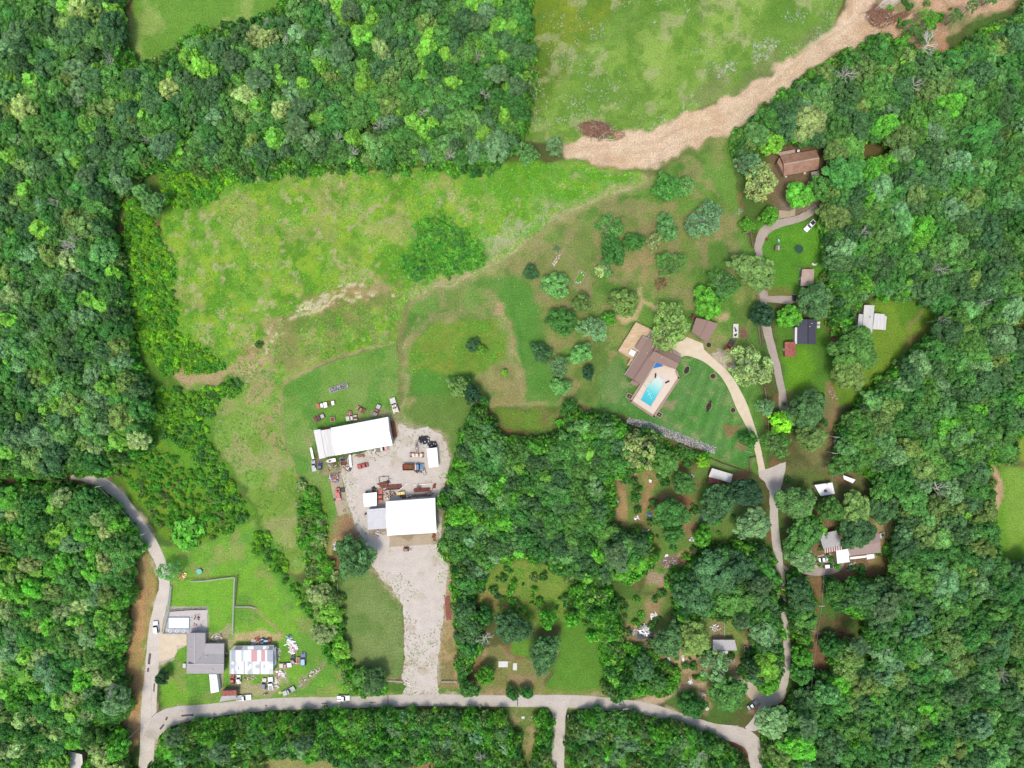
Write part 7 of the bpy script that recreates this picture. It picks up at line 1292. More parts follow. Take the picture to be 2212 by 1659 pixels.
# tyres
for k_, (cx_, cy_, n, sp) in enumerate([(1330, 410, 34, 95), (1500, 490, 22, 75)]):
    for i in range(n):
        a = i * 2.4; rr_ = sp * math.sqrt((i + .5) / n); x, y = cx_ + rr_ * math.cos(a) * 1.15, cy_ + rr_ * math.sin(a) * .75 + (14 if k_ else 0)
        z = R.choice([0, 0, .26, .5]); p = W(*ZY(x, y), z); t_ = thing('tyre', ('black tyre in the larger left heap by the narrow white shed' if k_ == 0 else 'black tyre in the smaller right heap by the narrow white shed'), 'tyre', p, 0, 'tyres of the left heap' if k_ == 0 else 'tyres of the right heap')
        MB().torus((0, 0, .16), .42, .16, (R.uniform(-.2, .2), R.uniform(-.2, .2), 1), 14, 6).build('tread', M_DARK, t_)
        if R.random() < .3: MB().tube((0, 0, .1), (0, 0, .18), .26, .26, 10).build('wheel_rim', M_LGREY, t_)
def heap(name, label, x, y, rx, ry, n, mats, z=.3, s=(.2, .9), rot=0, long_=1.0, cat='heap', Zf=None):
    """a junk heap: pieces joined, too small to pick apart"""
    p = W(x, y); t_ = thing(name, label, cat, p, math.radians(rot))
    for mi, m in enumerate(mats):
        mb = MB()
        for i in range(n // len(mats)):
            a = R.uniform(0, 6.28); q_ = math.sqrt(R.random()); c = (math.cos(a) * q_ * rx, math.sin(a) * q_ * ry, R.uniform(.05, z) * (1.2 - q_)); k = R.uniform(*s)
            mb.box((c[0], c[1], c[2] + .1), (k * R.uniform(1, 1 + long_ * 2), k * R.uniform(.3, .8), R.uniform(.08, .35)), R.uniform(0, 3.14) if long_ < 3 else R.uniform(-.4, .4), R.uniform(-.3, .3))
        o = mb.build(['scrap', 'debris', 'pieces', 'oddments', 'bits'][mi % 5], m, t_); o['kind'] = 'stuff'
    return t_
heap('scrap_heap', 'pale planks lying under the tyre heap', *ZY(1320,520), 1.6, .9, 22, [M_OFFW, M_SILVER], .2, (.3, .6), 0, 2, 'planks')
t_ = thing('trailer_frame', 'empty rectangular trailer frame on the gravel above the beams', 'trailer frame', W(*ZY(500,1232)), math.radians(5))
for s_ in (-1, 1): MB().box((0, s_ * 1.15, .5), (3.9, .14, .14)).build('side_rail', M_DARK, t_); MB().box((s_ * 1.95, 0, .5), (.14, 2.2, .14)).build('end_rail', M_DARK, t_)
MB().tube((1.95, 0, .5), (3.4, 0, .45), .06, .06, 5).build('tow_bar', M_STEEL, t_); wheels(t_, (0,), 1.2, .3)
for i, (x, y, a, L, n, gap, m, lb) in enumerate([(470,1322,6,4.6,2,.35,M_RUST,'short rusty beams just below the trailer frame'),(640,1368,4,9.5,3,.45,M_RUST,'long rusty beams below the trailer frame'),(690,1425,4,6.5,2,.45,mat('dark_beams', s3(92,56,48), .8),'dark brown beams left of the white pole'),
    (1290,1335,4,8.4,1,.8,M_OFFW,'single broad white beam right of the yellow tank'),(1290,1445,3,7.4,4,.42,M_RUST,'red primed beams behind the big square workshop'),(1250,1560,3,6.5,2,.5,M_RUST,'faded red beams close to the workshop back wall'),(1540,1375,80,2.0,4,.32,mat('red_primer', s3(146,50,52), .7),'short red beams at the upper right of the workshop'),(1225,1385,88,1.8,4,.5,mat('plum_steel', s3(96,60,64), .7),'short plum coloured sections above the red beams')]):
    beam_stack('steel_beams', lb, *ZY(x, y), a, L, n, gap, m, .55 if i == 3 else .26)
t_ = thing('pole', 'white pole lying diagonally across the rusty beams', 'pole', W(*ZY(875,1400)), math.radians(40)); MB().tube((-3.0, 0, .6), (3.0, 0, .6), .13, .13, 8).build('shaft', M_WHITE, t_); MB().tube((-3.1, 0, .6), (-3.0, 0, .6), .2, .2, 8).build('flange', M_STEEL, t_)
t_ = thing('storage_tank', 'yellow ribbed tank behind the big square workshop', 'tank', W(*ZY(852,1512)), math.radians(8)); MB().box((0, 0, .9), (3.2, 1.2, 1.1)).build('tank', PM['yellow'], t_, .1)
for x in (-1, 0, 1): MB().box((x, 0, .95), (.12, 1.26, 1.14)).build('band', PM['orange'], t_, .02)
for x in (-1.2, 1.2): MB().box((x, 0, .17), (.15, 1.1, .34)).build('foot', M_RUST, t_)
car(*ZY(428,1562), 91, 'orange-red old car between the white shed and the drums', 'sedan', 'orange', 5.4, 1.95)
t_ = thing('truck_bed_liner', 'maroon open box right behind the orange-red car', 'box', W(*ZS(1000,590)), math.radians(91))
MB().box((0, 0, 1.6), (1.4, 1.3, .06)).build('lid', PM['maroon'], t_); MB().box((0, 0, 1.56), (1.5, 1.4, .04)).build('rim', PM['dullred'], t_)
bpy.data.objects.remove(t_.children[0]); bpy.data.objects.remove(t_.children[0]); bpy.data.objects.remove(t_)
def drum(x, y, m, label, grp, z=ZS, r=.42, h=.95): t_ = thing('oil_drum', label, 'drum', W(*z(x, y)), 0, grp); MB().tube((0, 0, 0), (0, 0, h), r, r, 14).build('barrel', m, t_); MB().torus((0, 0, h), r - .03, .04, (0, 0, 1), 14, 4).build('rim', M_STEEL, t_)
for i, (x, y, m, lb) in enumerate([(1125,630,PM['yellow'],'yellow drum by the upper left corner of the big square workshop'),(1450,600,PM['cream'],'left cream drum behind the big square workshop'),(1505,585,PM['cream'],'right cream drum behind the big square workshop'),(775,530,M_DARK,'left black drum above the small white shed'),(825,540,M_DARK,'right black drum above the small white shed'),
    (760,892,M_DARK,'black drum at the left wall of the grey annex'),(240,662,M_DARK,'black drum below the red machine on the concrete pad')]): drum(x, y, m, lb, None)
for i, (x, y) in enumerate([(1030,755),(405,840)]): 
    t_ = thing('hose_coil', ['coil of hose left of the big square workshop','coil of dark hose on the concrete pad'][i], 'hose', W(*ZS(x, y))); [MB().torus((0, 0, .05 + .08 * k), .5 - .03 * k, .05).build('loop', M_DARK if i else M_OFFW, t_) for k in range(2)]
for i, (x, y) in enumerate([(1240,672),(1290,665),(1370,672),(1520,660),(1615,632)]):
    t_ = thing('chain_ring', f"{['first','second','third','fourth','fifth'][i]} of five pale rings along the workshop back wall, from the left", 'ring', W(*ZS(x, y - 8))); MB().torus((-.2, 0, .5), .38, .07).build('ring', M_OFFW, t_); MB().torus((.3, .1, .5), .36, .06).build('ring', M_OFFW, t_); MB().box((0, 0, .22), (.9, .5, .44)).build('stand', M_DARK, t_)
heap('scrap_heap', 'rusty bits and bushes between the orange car and the yellow tank', *ZS(1090,560), 1.0, 2.2, 26, [M_RUST, M_OFFW, M_WOOD], .4, (.15, .5)); heap('scrap_heap', 'small tan scrap behind the yellow tank', *ZS(1370,600), 1.6, .5, 16, [M_WOOD, M_RUST], .3, (.15, .5))
heap('scrap_heap', 'weathered oddments along the top edge of the yard left of the red car', *ZS(330,130), 5, 2.2, 40, [M_OFFW, M_RUST, M_WOOD], .2, (.12, .5))
for x, y, rx, ry, mm, lb in [(742,990,1.6,.7,[M_RUST, M_WOOD, M_STEEL],'rusty scrap heap just below the left end of the long workshop'),(775,983,2.2,.5,[M_WOOD, M_RUST],'low rusty clutter along the lower wall of the long workshop'),(806,975,2.4,.4,[M_WOOD, M_OFFW],'low planks along the right half of the long workshop wall'),(752,1012,1.2,1.0,[M_OFFW, M_RUST, M_DARK],'mixed scrap right of the narrow white rack'),
  (836,1042,1.6,.5,[M_RUST, M_DARK],'brown scrap right of the empty trailer frame'),(846,1066,1.4,1.0,[M_WOOD, M_RUST, M_OFFW],'brown scrap above the left corner of the square workshop'),(880,1073,2.4,.6,[M_WOOD, M_RUST],'rusty clutter along the square workshop back wall'),(925,1068,2.0,.7,[M_WOOD, M_RUST, M_STEEL],'rusty clutter behind the right end of the square workshop'),
  (903,1018,1.6,.6,[M_WOOD, M_DARK],'dark oddments below the blue dump truck'),(808,1100-42,.6,1.4,[M_DARK, M_RUST],'dark oddments between the small shed and the orange car'),(820,1150,2.0,.8,[M_OFFW, M_STEEL, M_WOOD],'pale crates on the small apron below the grey annex'),(975,1035,1.0,2.0,[M_RUST, M_OFFW, M_WOOD],'rusty scrap at the foot of the trees right of the yard'),(938,1160,.5,2.0,[M_RUST, M_WOOD],'brown strip of scrap by the lower right corner of the square workshop')]:
    heap('scrap_heap', lb, x, y, rx, ry, 24, mm, .4, (.2, .7), R.uniform(-10, 20), 1.2)
# concrete pad machines
heap('scrap_heap', 'blue and red machine parts on the top of the concrete pad', *ZS(240,285), 2.2, 1.6, 36, [PM['darkblue'], PM['dullred'], M_WOOD, M_OFFW], .6, (.3, .8)); heap('scrap_heap', 'reddish brown scrap in the middle of the concrete pad', *ZS(230,345), 2.2, .6, 16, [M_RUST, PM['pink']], .3, (.2, .5))
drum(285, 350, PM['darkblue'], 'blue drum on the concrete pad', None, r=.6)
t_ = thing('red_machine', 'bright red loader standing on the concrete pad', 'loader', W(*ZS(312,545)), math.radians(94)); MB().box((0, 0, .9), (4.2, 1.5, .8)).build('body', PM['red'], t_, .1); MB().box((-.2, 0, 1.45), (1.2, 1.1, .5)).build('hood', PM['red'], t_, .06); MB().box((-2.5, 0, .6), (.8, 2.0, .9), 0, .2).build('bucket', PM['pink'], t_, .03); wheels(t_, (1.2, -1.3), .85, .6); MB().tube((1.4, .2, 1.2), (2.4, .5, 1.6), .12, .1, 6).build('arm', PM['red'], t_); MB().box((1.0, 0, 1.7), (.5, .6, .5)).build('seat', M_DARK, t_)
t_ = thing('generator', 'greenish black engine on a frame right of the red loader', 'engine', W(*ZS(382,495)), 0); MB().box((0, 0, .5), (1.5, 1.7, .6)).build('engine', mat('oily_green', s3(64,70,50), .6, .4, 5), t_, .06); [MB().box((x, 0, .18), (.12, 1.9, .2)).build('skid', M_STEEL, t_) for x in (-.7, .7)]; MB().tube((.3, .3, .8), (.3, .3, 1.2), .08, .08, 6).build('exhaust', M_STEEL, t_)
t_ = thing('forklift', 'rusty forklift on the gravel below the concrete apron', 'forklift', W(*ZS(1440,1475)), math.radians(-2)); MB().box((-.5, 0, .7), (1.5, 1.4, .8)).build('body', M_RUST, t_, .08); MB().box((.35, 0, .8), (.5, 1.2, .3)).build('floor', M_WOOD, t_)
for s_ in (-1, 1): MB().box((.8, s_ * .45, 1.2), (.12, .12, 2.2)).build('mast', M_DARK, t_); MB().box((1.5, s_ * .32, .1), (1.3, .14, .06)).build('fork', M_DARK, t_); [MB().tube((x, s_ * .5, 1.1), (x, s_ * .5, 2.1), .04, .04, 4).build('guard_post', PM['rust'], t_) for x in (-.6, .4)]
MB().box((-.1, 0, 2.13), (1.2, 1.15, .06)).build('guard_roof', PM['tanrust'], t_); wheels(t_, (.6, -.9), .6, .32)
for i, (x, y, a) in enumerate([(978, 1018, 88), (984, 1012, 75)]): beam_stack('metal_troughs', ['upper left pale metal troughs at the edge of the central woods','pale metal lengths leaning under the central woods'][i], x, y, a, 4.2, 3, .45, M_OFFW, .2)
t_ = thing('crate', 'small white box at the edge of the central woods', 'box', W(*ZY(2015,770)), math.radians(-40)); MB().box((0, 0, .4), (1.4, .8, .8)).build('box', M_WHITE, t_, .04); MB().box((0, 0, .83), (1.5, .9, .06)).build('lid', M_WHITE2, t_)
beam_stack('steel_beams', 'long red beams lying beside the gravel drive', *T13(690,620), 95, 10.5, 5, .42, mat('pinkish_primer', s3(176,96,92), .7), .26); 
heap('junk_pile', 'grey rubbish heap where the yard meets the trees left of the drive', *ZS(245,1440), .9, 1.4, 14, [M_OFFW, M_SILVER], .4, (.3, .8)); 
# lower left yard
t_ = thing('tractor', 'blue tractor behind the patched barn', 'tractor', W(*ZJ(600,158)), math.radians(2)); MB().box((.6, 0, .95), (1.7, .8, .6)).build('hood', PM['sky'], t_, .06); MB().box((-.5, 0, .85), (1.0, 1.1, .5)).build('body', PM['blue'], t_, .05); MB().box((-.6, 0, 1.35), (.5, .5, .5)).build('seat', M_DARK, t_)
for s_ in (-1, 1): MB().tube((-.8, s_ * .62, .65), (-.8, s_ * .95, .65), .65, .65, 16).build('rear_wheel', M_DARK, t_); MB().tube((1.1, s_ * .5, .38), (1.1, s_ * .72, .38), .38, .38, 12).build('front_wheel', M_DARK, t_); MB().box((-.8, s_ * .75, 1.34), (1.0, .36, .06)).build('fender', PM['sky'], t_)
heap('implement', 'red farm implement left of the blue tractor', *ZJ(440,130), 1.2, .7, 14, [PM['red'], M_RUST], .6, (.4, .8), cat='implement'); heap('implement', 'orange mower deck right of the blue tractor', *ZJ(712,150), .7, 1.0, 12, [PM['orange'], M_RUST], .6, (.4, .8), cat='implement')
heap('junk_pile', 'tan boards below the blue tractor', *ZJ(390,205), 2.2, .8, 18, [PM['cream'], M_OFFW], .3, (.4, .9)); heap('junk_pile', 'blue-white machine at the top right of the barn', *ZJ(1180,85), .9, .5, 10, [PM['sky'], M_WHITE, M_DARK], .6, (.4, .9), -35)
heap('junk_pile', 'big heap of pinkish white scrap right of the patched barn', *ZJ(1270,370), 1.7, 2.2, 46, [M_WHITE, PM['cream'], PM['pink'], M_OFFW], .9, (.4, 1.2)); heap('junk_pile', 'white pipes above the big heap of pinkish white scrap', *ZJ(1200,215), 1.2, .6, 14, [M_WHITE, M_OFFW], .4, (.4, 1.0), 30, 2)
car(*ZJ(1512,600), 91, 'dark blue van at the right end of the scrap vehicles', 'suv', 'darkblue', 5.2, 2.0, roof='sky', name='van', cat='van'); car(*ZJ(1262,610), 90, 'black pickup with a silver bed between the scrap heap and the blue van', 'pickup', 'black', 3.6, 1.6, bed='silver', name='pickup_truck', cat='pickup truck')
car(*ZJ(1090,742), 184, 'old pickup with a pink cab roof right of the patched barn', 'pickup', 'offwhite', 5.2, 1.8, roof='pink', bed='white', name='pickup_truck', cat='pickup truck'); trail_box(*ZJ(1388,625), 88, 2.4, 1.2, .5, PM['cream'], PM['dullred'], 'narrow pale cart left of the dark blue van', 'cart', 'cart'); trail_box(*ZJ(1310,703), 6, 3.0, .8, .4, PM['pink'], PM['cream'], 'low pinkish trailer joining the old pickup', 'box_trailer', 'trailer')
car(*ZJ(585,1185), 86, 'black and white car left of the pale pickup below the barn', 'suv', 'offwhite', 4.6, 1.75, roof='darkblue'); car(*ZJ(742,1170), 94, 'long white car parked on the grass below the patched barn', 'pickup', 'white', 5.2, 1.9, bed='grey', name='pickup_truck', cat='pickup truck')
car(*ZJ(1168,1350), 208, 'silver grey pickup angled near the bottom road', 'pickup', 'silver', 5.4, 1.9, roof='grey', bed='grey', name='pickup_truck', cat='pickup truck'); car(*ZH(1168,1250), 90, 'small red car at the front of the patched barn', 'sedan', 'red', 3.6, 1.6, roof='red'); car(*ZH(1262,1245), 92, 'small white utility cart right of the small red car', 'flatbed', 'white', 3.4, 1.5, bed='offwhite', name='utility_cart', cat='cart')
car(*ZH(1335,1515), 4, 'white pickup with a covered dark bed by the road', 'pickup', 'white', 5.9, 2.05, bed='grey', name='pickup_truck', cat='pickup truck')
t_ = thing('motorcycle', 'dark motorcycle on the grass below the two parked vehicles', 'motorcycle', W(*ZJ(615,1425)), math.radians(15)); [MB().torus((x, 0, .32), .26, .07, (0, 1, 0)).build('wheel', M_DARK, t_) for x in (-.75, .75)]; MB().box((0, 0, .65), (1.0, .3, .35)).build('frame', M_DARK, t_, .05); MB().box((-.25, 0, .88), (.7, .32, .12)).build('seat', M_STEEL, t_, .03); MB().tube((.5, -.4, 1.0), (.5, .4, 1.0), .03, .03, 5).build('handlebar', M_STEEL, t_)
t_ = thing('pallet', 'yellowish pallet left of the silver grey pickup', 'pallet', W(*ZJ(955,1400)), math.radians(40)); [MB().box((0, -.5 + .25 * k, .2), (1.2, .14, .04)).build('slat', PM['yellow'], t_) for k in range(5)]; [MB().box((x, 0, .09), (.12, 1.2, .16)).build('block', M_WOOD, t_) for x in (-.5, 0, .5)]
heap('junk_pile', 'orange and white rubbish at the lower right corner of the patched barn', *ZJ(900,985), .9, 1.5, 24, [PM['orange'], M_WHITE, M_OFFW, M_WOOD], .5, (.3, .9), 40); heap('junk_pile', 'white gutters leaning toward the grass right of the barn corner', *ZJ(980,940), 1.8, .5, 14, [M_WHITE, M_OFFW], .4, (.4, .8), -40, 2)
heap('junk_pile', 'tan planks in a curve below the barn corner', *ZJ(870,1190), .6, 1.8, 14, [PM['cream'], M_OFFW], .2, (.4, .8), 10, 2); heap('junk_pile', 'pale rubble strip right of the weeds', *ZJ(1480,1150), 1.2, 2.2, 30, [PM['cream'], M_OFFW, M_WOOD], .2, (.15, .5), -30); heap('junk_pile', 'rubble row climbing toward the hedge', *ZJ(1750,930), 3.6, .9, 34, [PM['cream'], M_WOOD, M_OFFW], .25, (.15, .6), 38)
heap('junk_pile', 'clutter in the narrow court between the grey house and the barn', *ZH(1055,900), .6, 3.2, 24, [PM['maroon'], M_WOOD, M_OFFW], .5, (.2, .7)); heap('junk_pile', 'pale clutter in the court above the grey house', *ZH(940,640), 2.6, 1.8, 44, [M_OFFW, M_SILVER, M_WOOD, PM['cream']], .4, (.15, .6)); heap('junk_pile', 'clutter on the flagstones right of the rectangular pool', *ZH(640,420), 2.4, 3.6, 40, [M_OFFW, M_DARK, PM['pink'], M_SILVER], .3, (.12, .45))
heap('junk_pile', 'red toolbox clutter in front of the patched barn', *ZH(1430,1230), 3.0, 1.0, 20, [PM['rust'], M_OFFW, PM['cream']], .3, (.15, .5)); heap('junk_pile', 'white timber lengths along the right wall of the barn', *ZJ(915,470), .35, 3.2, 14, [M_OFFW, PM['cream']], .3, (.3, .6), 0, 2)
def trampoline(x, y, r, m, label, net=None):
    t_ = thing('trampoline', label, 'trampoline', W(x, y)); MB().torus((0, 0, .85), r, .12, (0, 0, 1), 26, 6).build('pad', m, t_); MB().tube((0, 0, .82), (0, 0, .84), r - .1, r - .1, 24).build('mat', net or M_DARK, t_)
    for i in range(6): a = i * 1.047; MB().tube((math.cos(a) * r, math.sin(a) * r, 0), (math.cos(a) * r, math.sin(a) * r, .85), .04, .04, 5).build('leg', M_STEEL, t_)
trampoline(*ZE(648,492), 1.55, mat('green_pad', s3(62,110,84), .6), 'dark green round trampoline on the back lawn', mat('mesh_green', s3(44,84,66), .7)); trampoline(*ZF(585,748), 1.05, mat('mint_pad', s3(150,222,190), .6), 'small mint green trampoline on the lower left lawn', mat('mint_mat', s3(120,200,180), .6))
t_ = thing('play_set', 'wooden play set with a pale canopy on the back lawn', 'play set', W(*ZE(420,487)), math.radians(-5)); [MB().box((x, y, 1.1), (.12, .12, 2.2)).build('post', M_WOOD, t_) for x in (-.7, .7) for y in (-.8, .8)]; MB().slab([(-.8, -.9, 2.2), (.8, -.9, 2.2), (0.1, -.9, 2.8)][:0] or [(-.85, -.95, 2.2), (0, -.95, 2.8), (0, .95, 2.8), (-.85, .95, 2.2)], .05).build('canopy', M_WOOD, t_); MB().slab([(0, -.95, 2.8), (.85, -.95, 2.2), (.85, .95, 2.2), (0, .95, 2.8)], .05).build('canopy', M_LGREY, t_)
MB().box((0, 0, 1.2), (1.4, 1.6, .08)).build('platform', M_WOOD, t_); MB().tube((.7, .1, 2.1), (3.0, .1, 2.1), .07, .07, 6).build('swing_beam', M_WOOD, t_); [MB().tube((3.0, .1, 2.1), (3.1, y, 0), .06, .06, 5).build('leg', M_WOOD, t_) for y in (-.8, 1.0)]; [MB().tube((x, .1, 2.1), (x, .1, .5), .02, .02, 4).build('rope', M_OFFW, t_) for x in (1.4, 1.8, 2.3, 2.7)]
heap('toy', 'small light blue toy house above the play set', *ZE(448,410), .5, .4, 6, [PM['teal'], M_WHITE], .6, (.3, .6), cat='toy'); heap('garden_bin', 'brown stump like bin at the top left of the back lawn', *ZE(328,392), .4, .5, 6, [M_RUST, PM['maroon']], .6, (.4, .6), cat='bin')
heap('paddling_pool', 'pink and white round tub by the trees above the back lawn', *ZE(893,146), .6, .4, 8, [PM['dullred'], PM['pink']], .5, (.4, .8), cat='tub'); heap('junk_pile', 'blue-grey sheets leaning on the left of the tan shed', *ZE(662,735), .4, 2.2, 14, [PM['sky'], M_DARK, PM['grey']], .8, (.3, .7)); heap('junk_pile', 'white boards above the right corner of the tan shed', *ZE(805,642), 1.1, .3, 8, [M_WHITE, M_OFFW], .3, (.3, .5), -5, 1)
heap('junk_pile', 'red clutter at the top of the tan shed', *ZE(750,665), .9, .5, 10, [PM['dullred'], M_WOOD], .5, (.2, .5)); heap('swing_frame', 'dark wooden frame below the brown house trees', *ZE(912,55), .7, 1.6, 10, [M_WOOD, M_RUST], .5, (.5, .9), 90, 2, 'frame'); car(*ZE(600,972), 90, 'small dark quad parked under the trees by the lane', 'sedan', 'black', 2.4, 1.3, name='quad_bike', cat='quad')
# planting rings on the pool lawn
def ring_bed(x, y, rx, ry, rot, label, n=2):
    t_ = thing('planting_bed', label, 'planting bed', W(*ZP(x, y)), math.radians(rot)); mb = 0
    for i in range(16):
        a = i * math.pi / 8; MB().box((math.cos(a) * rx, math.sin(a) * ry, .1), (.5, .3, .2), a + 1.57).build('edging_stone', M_STONE, t_)
    MB().tube((0, 0, 0), (0, 0, .06), 1, 1, 20).build('mulch', mat('brown_mulch', s3(86,58,46), .95, .3, 5), t_); t_.children[-1].scale = (rx, ry, 1)
    for i in range(n): c = bpy.data.objects.new('plant', PROTO['shrub'][i]['me']); col.objects.link(c); c.parent = t_; c.location = ((i - (n - 1) / 2) * rx * .9, 0, 0); c.scale = (.4, .4, .4); c.color = (*PAL['dark'], 1)
ring_bed(1105, 880, 1.75, 1.1, 65, 'oval ring of pale stones nearest the mauve house', 2); ring_bed(1468, 962, 1.2, 1.1, 0, 'round ring of pale stones beside the concrete drive', 1); ring_bed(1410, 1380, 1.95, 1.15, 70, 'largest oval stone ring in the middle of the lawn', 3); ring_bed(1745, 1432, 1.05, 1.05, 0, 'round stone ring at the right of the lawn', 1); ring_bed(1410, 530, 1.1, 1.1, 0, 'round stone ring at the garage corner', 1)
# oblong bed in the orchard
t_ = thing('raised_bed', 'oblong grassy bed with pale boards in the orchard', 'raised bed', W(*ZO(806,697)), math.radians(62))
for s_ in (-1, 1): MB().box((0, s_ * 1.35, .2), (6.0, .3, .4)).build('long_board', M_STONE, t_); MB().box((s_ * 2.85, 0, .2), (.3, 2.4, .4)).build('short_board', M_STONE, t_)
MB().box((0, 0, .12), (5.4, 2.4, .24)).build('turf', mat('bed_turf', s3(100,156,48), .9, .2, 4), t_); [MB().blob((x, y, .42), .34, i).build('flower_clump', M_OFFW, t_) for i, (x, y) in enumerate([(2.1, .5), (1.6, -.6), (-2.2, -.3), (-2.3, .6), (-1.5, -.8)])]
for i, (x, y, r, c) in enumerate([(960,640,17,'straw'),(1000,610,11,'blue'),(1000,660,13,'blue')]): put_tree('bush', *ZO(x, y), r * .8, 'shrub', ['straw', 'grey', 'blue'][i], 2, ['pale pinkish bush left of the grey-blue pair below the orchard', 'upper of two grey-blue bushes', 'lower of two grey-blue bushes'][i], 'bush')
heap('rock_pile', 'small heap of tan rocks above the blue-green orchard tree', *ZO(640,570), .8, 3.0, 26, [M_STONE, PM['cream'], M_OFFW], .3, (.15, .5), -25, cat='rocks'); heap('compost_heap', 'dark brown heap beside the garage', *ZP(1190,150), 1.3, 1.2, 26, [M_RUST, M_DARK], .7, (.3, .7), cat='heap')
# stone slope
A = np.array([tuple(W(*p))[:2] for p in [(1357,902),(1400,910),(1475,938),(1548,966),(1543,980),(1475,959),(1400,928),(1352,914)]]); stn = []
mb = [MB(), MB(), MB()]; n = 0
while n < 1500:
    x = R.uniform(A[:, 0].min(), A[:, 0].max()); y = R.uniform(A[:, 1].min(), A[:, 1].max())
    if float(sdist(np.array([x]), np.array([y]), [tuple(a) for a in A])[0]) < 0: continue
    q_ = R.uniform(.16, .42); c = (x, y, R.uniform(.0, .25)); v = [(c[0] + q_ * R.uniform(.6, 1) * sx_, c[1] + q_ * R.uniform(.6, 1) * sy_, c[2] + q_ * R.uniform(.4, .8) * sz_) for sx_, sy_, sz_ in ((1, 0, 0), (-1, 0, 0), (0, 1, 0), (0, -1, 0), (.2, .1, 1), (0, 0, -1))]
    mb[n % 3].add(v, [(0, 2, 4), (2, 1, 4), (1, 3, 4), (3, 0, 4), (2, 0, 5), (1, 2, 5), (3, 1, 5), (0, 3, 5)]); n += 1
rs_ = thing('stone_slope', 'long strip of grey white loose stones below the pool lawn', 'stone slope', W(1450, 930))
for i, c in enumerate([(184,182,182), (212,208,204), (146,144,148)]): o = mb[i].build('stones', mat('riprap', s3(*c), .85, .15, 2), rs_, world=True); o['kind'] = 'stuff'
# ---------------------------------------------------------------- fences, poles and wires
def fence(name, label, pts, m, h=1.3, step=2.6, rails=2, w=.11, cat='fence', group=None):
    P = [W(x, y) for x, y in pts]; root = thing(name, label, cat, P[0], 0, group)
    for A, B in zip(P[:-1], P[1:]):
        n = max(1, round((B - A).length / step)); 
        for i in range(n + (B is P[-1])): p = A.lerp(B, i / n); MB().box((p.x, p.y, h / 2), (.14, .14, h)).build('post', m, root, world=True)
        for k in range(rails): z = h * (.95 - .42 * k); MB().tube((A.x, A.y, z), (B.x, B.y, z), w, w, 4).build('rail', m, root, world=True)
    return root
FW = mat('white_rail', s3(226,224,220), .6, .05)
fence('fence', 'white fence along the top of the lower left paddock', [ZF(465,892),ZF(650,885),ZF(830,862),ZF(1095,830)], FW); fence('fence', 'tall double white fence down the middle of the lower left lawn', [ZF(1108,835),ZF(1098,1050),ZF(1092,1270),ZF(1078,1659)], FW, 1.6); fence('fence', 'brown fence beside the double white one', [ZF(1145,800),ZF(1128,1000),ZF(1105,1240)], M_WOOD, 1.2)
fence('fence', 'short pale fence across the lower left lawn', [ZF(1110,1262),ZF(1320,1262),ZF(1410,1285)], FW, 1.1); fence('fence', 'white fence between the left lane and the paddock', [ZF(182,960),ZF(150,1300),ZF(100,1480),ZF(60,1659)], FW, 1.5); fence('fence', 'second white fence nearer the left lane', [ZF(160,960),ZF(125,1300),ZF(85,1450)], FW, 1.2)
fence('fence', 'dark fence above the rectangular pool', [ZF(160,1325),ZF(440,1305),ZF(690,1298)], M_DARK, 1.2); fence('fence', 'pale fence below the pool by the apron', [ZH(165,580),ZH(490,585)], FW, 1.4)
fence('fence', 'grey wooden fence on the left of the narrow lane', [ZE(222,950),ZE(240,1020),ZE(228,1200),ZE(262,1440)], M_WOOD, 1.6, w=.16); fence('fence', 'second wooden fence right against the narrow lane', [ZE(262,1200),ZE(286,1440)], M_WOOD, 1.4, w=.12)
fence('fence', 'wooden fence corner above the back lawn', [ZE(85,330),ZE(165,322),ZE(184,470)], M_WOOD, 1.6, w=.14); fence('fence', 'dark wooden fence under the huge pale tree', [T22(525,850),T22(537,920)], M_WOOD, 1.5, w=.15); fence('fence', 'wooden fence above the turning area trees', [T22(548,1040),T22(550,1140)], M_WOOD, 1.5, w=.15)
fence('fence', 'long brown wooden fence below the stone slope', [T22(0,1225),T22(110,1285),T22(250,1345),T22(445,1412)], M_WOOD, 1.5, w=.14); fence('fence', 'wooden fence posts beside the end of the concrete drive', [T22(432,1395),T22(428,1310),T22(470,1300)], M_WOOD, 1.6, w=.16); fence('fence', 'short fence right of the concrete drive end', [T22(515,1295),T22(530,1350)], M_WOOD, 1.4)
fence('gate', 'pale pipe gate left of the gravel drive mouth', [T13(300,1090),T13(395,1095)], FW, 1.1, cat='gate'); fence('gate', 'pale pipe gate right of the gravel drive mouth', [T13(648,1095),T13(760,1095)], FW, 1.1, cat='gate'); fence('fence', 'thin wire fence along the lower left of the wedge lawn', [(730,1258),(734,1340),(740,1430),(742,1490)], M_STEEL, 1.2, 4, 2, .04)
def pole(x, y, label, h=10, arm=0): t_ = thing('utility_pole', label, 'utility pole', W(x, y), arm); MB().tube((0, 0, 0), (0, 0, h), .17, .12, 8).build('mast', PALE, t_); MB().box((0, 0, h - .6), (2.4, .12, .14)).build('crossarm', PALE, t_); [MB().tube((x_, 0, h - .52), (x_, 0, h - .3), .06, .05, 6).build('insulator', M_OFFW, t_) for x_ in (-1.1, 0, 1.1)]; return t_
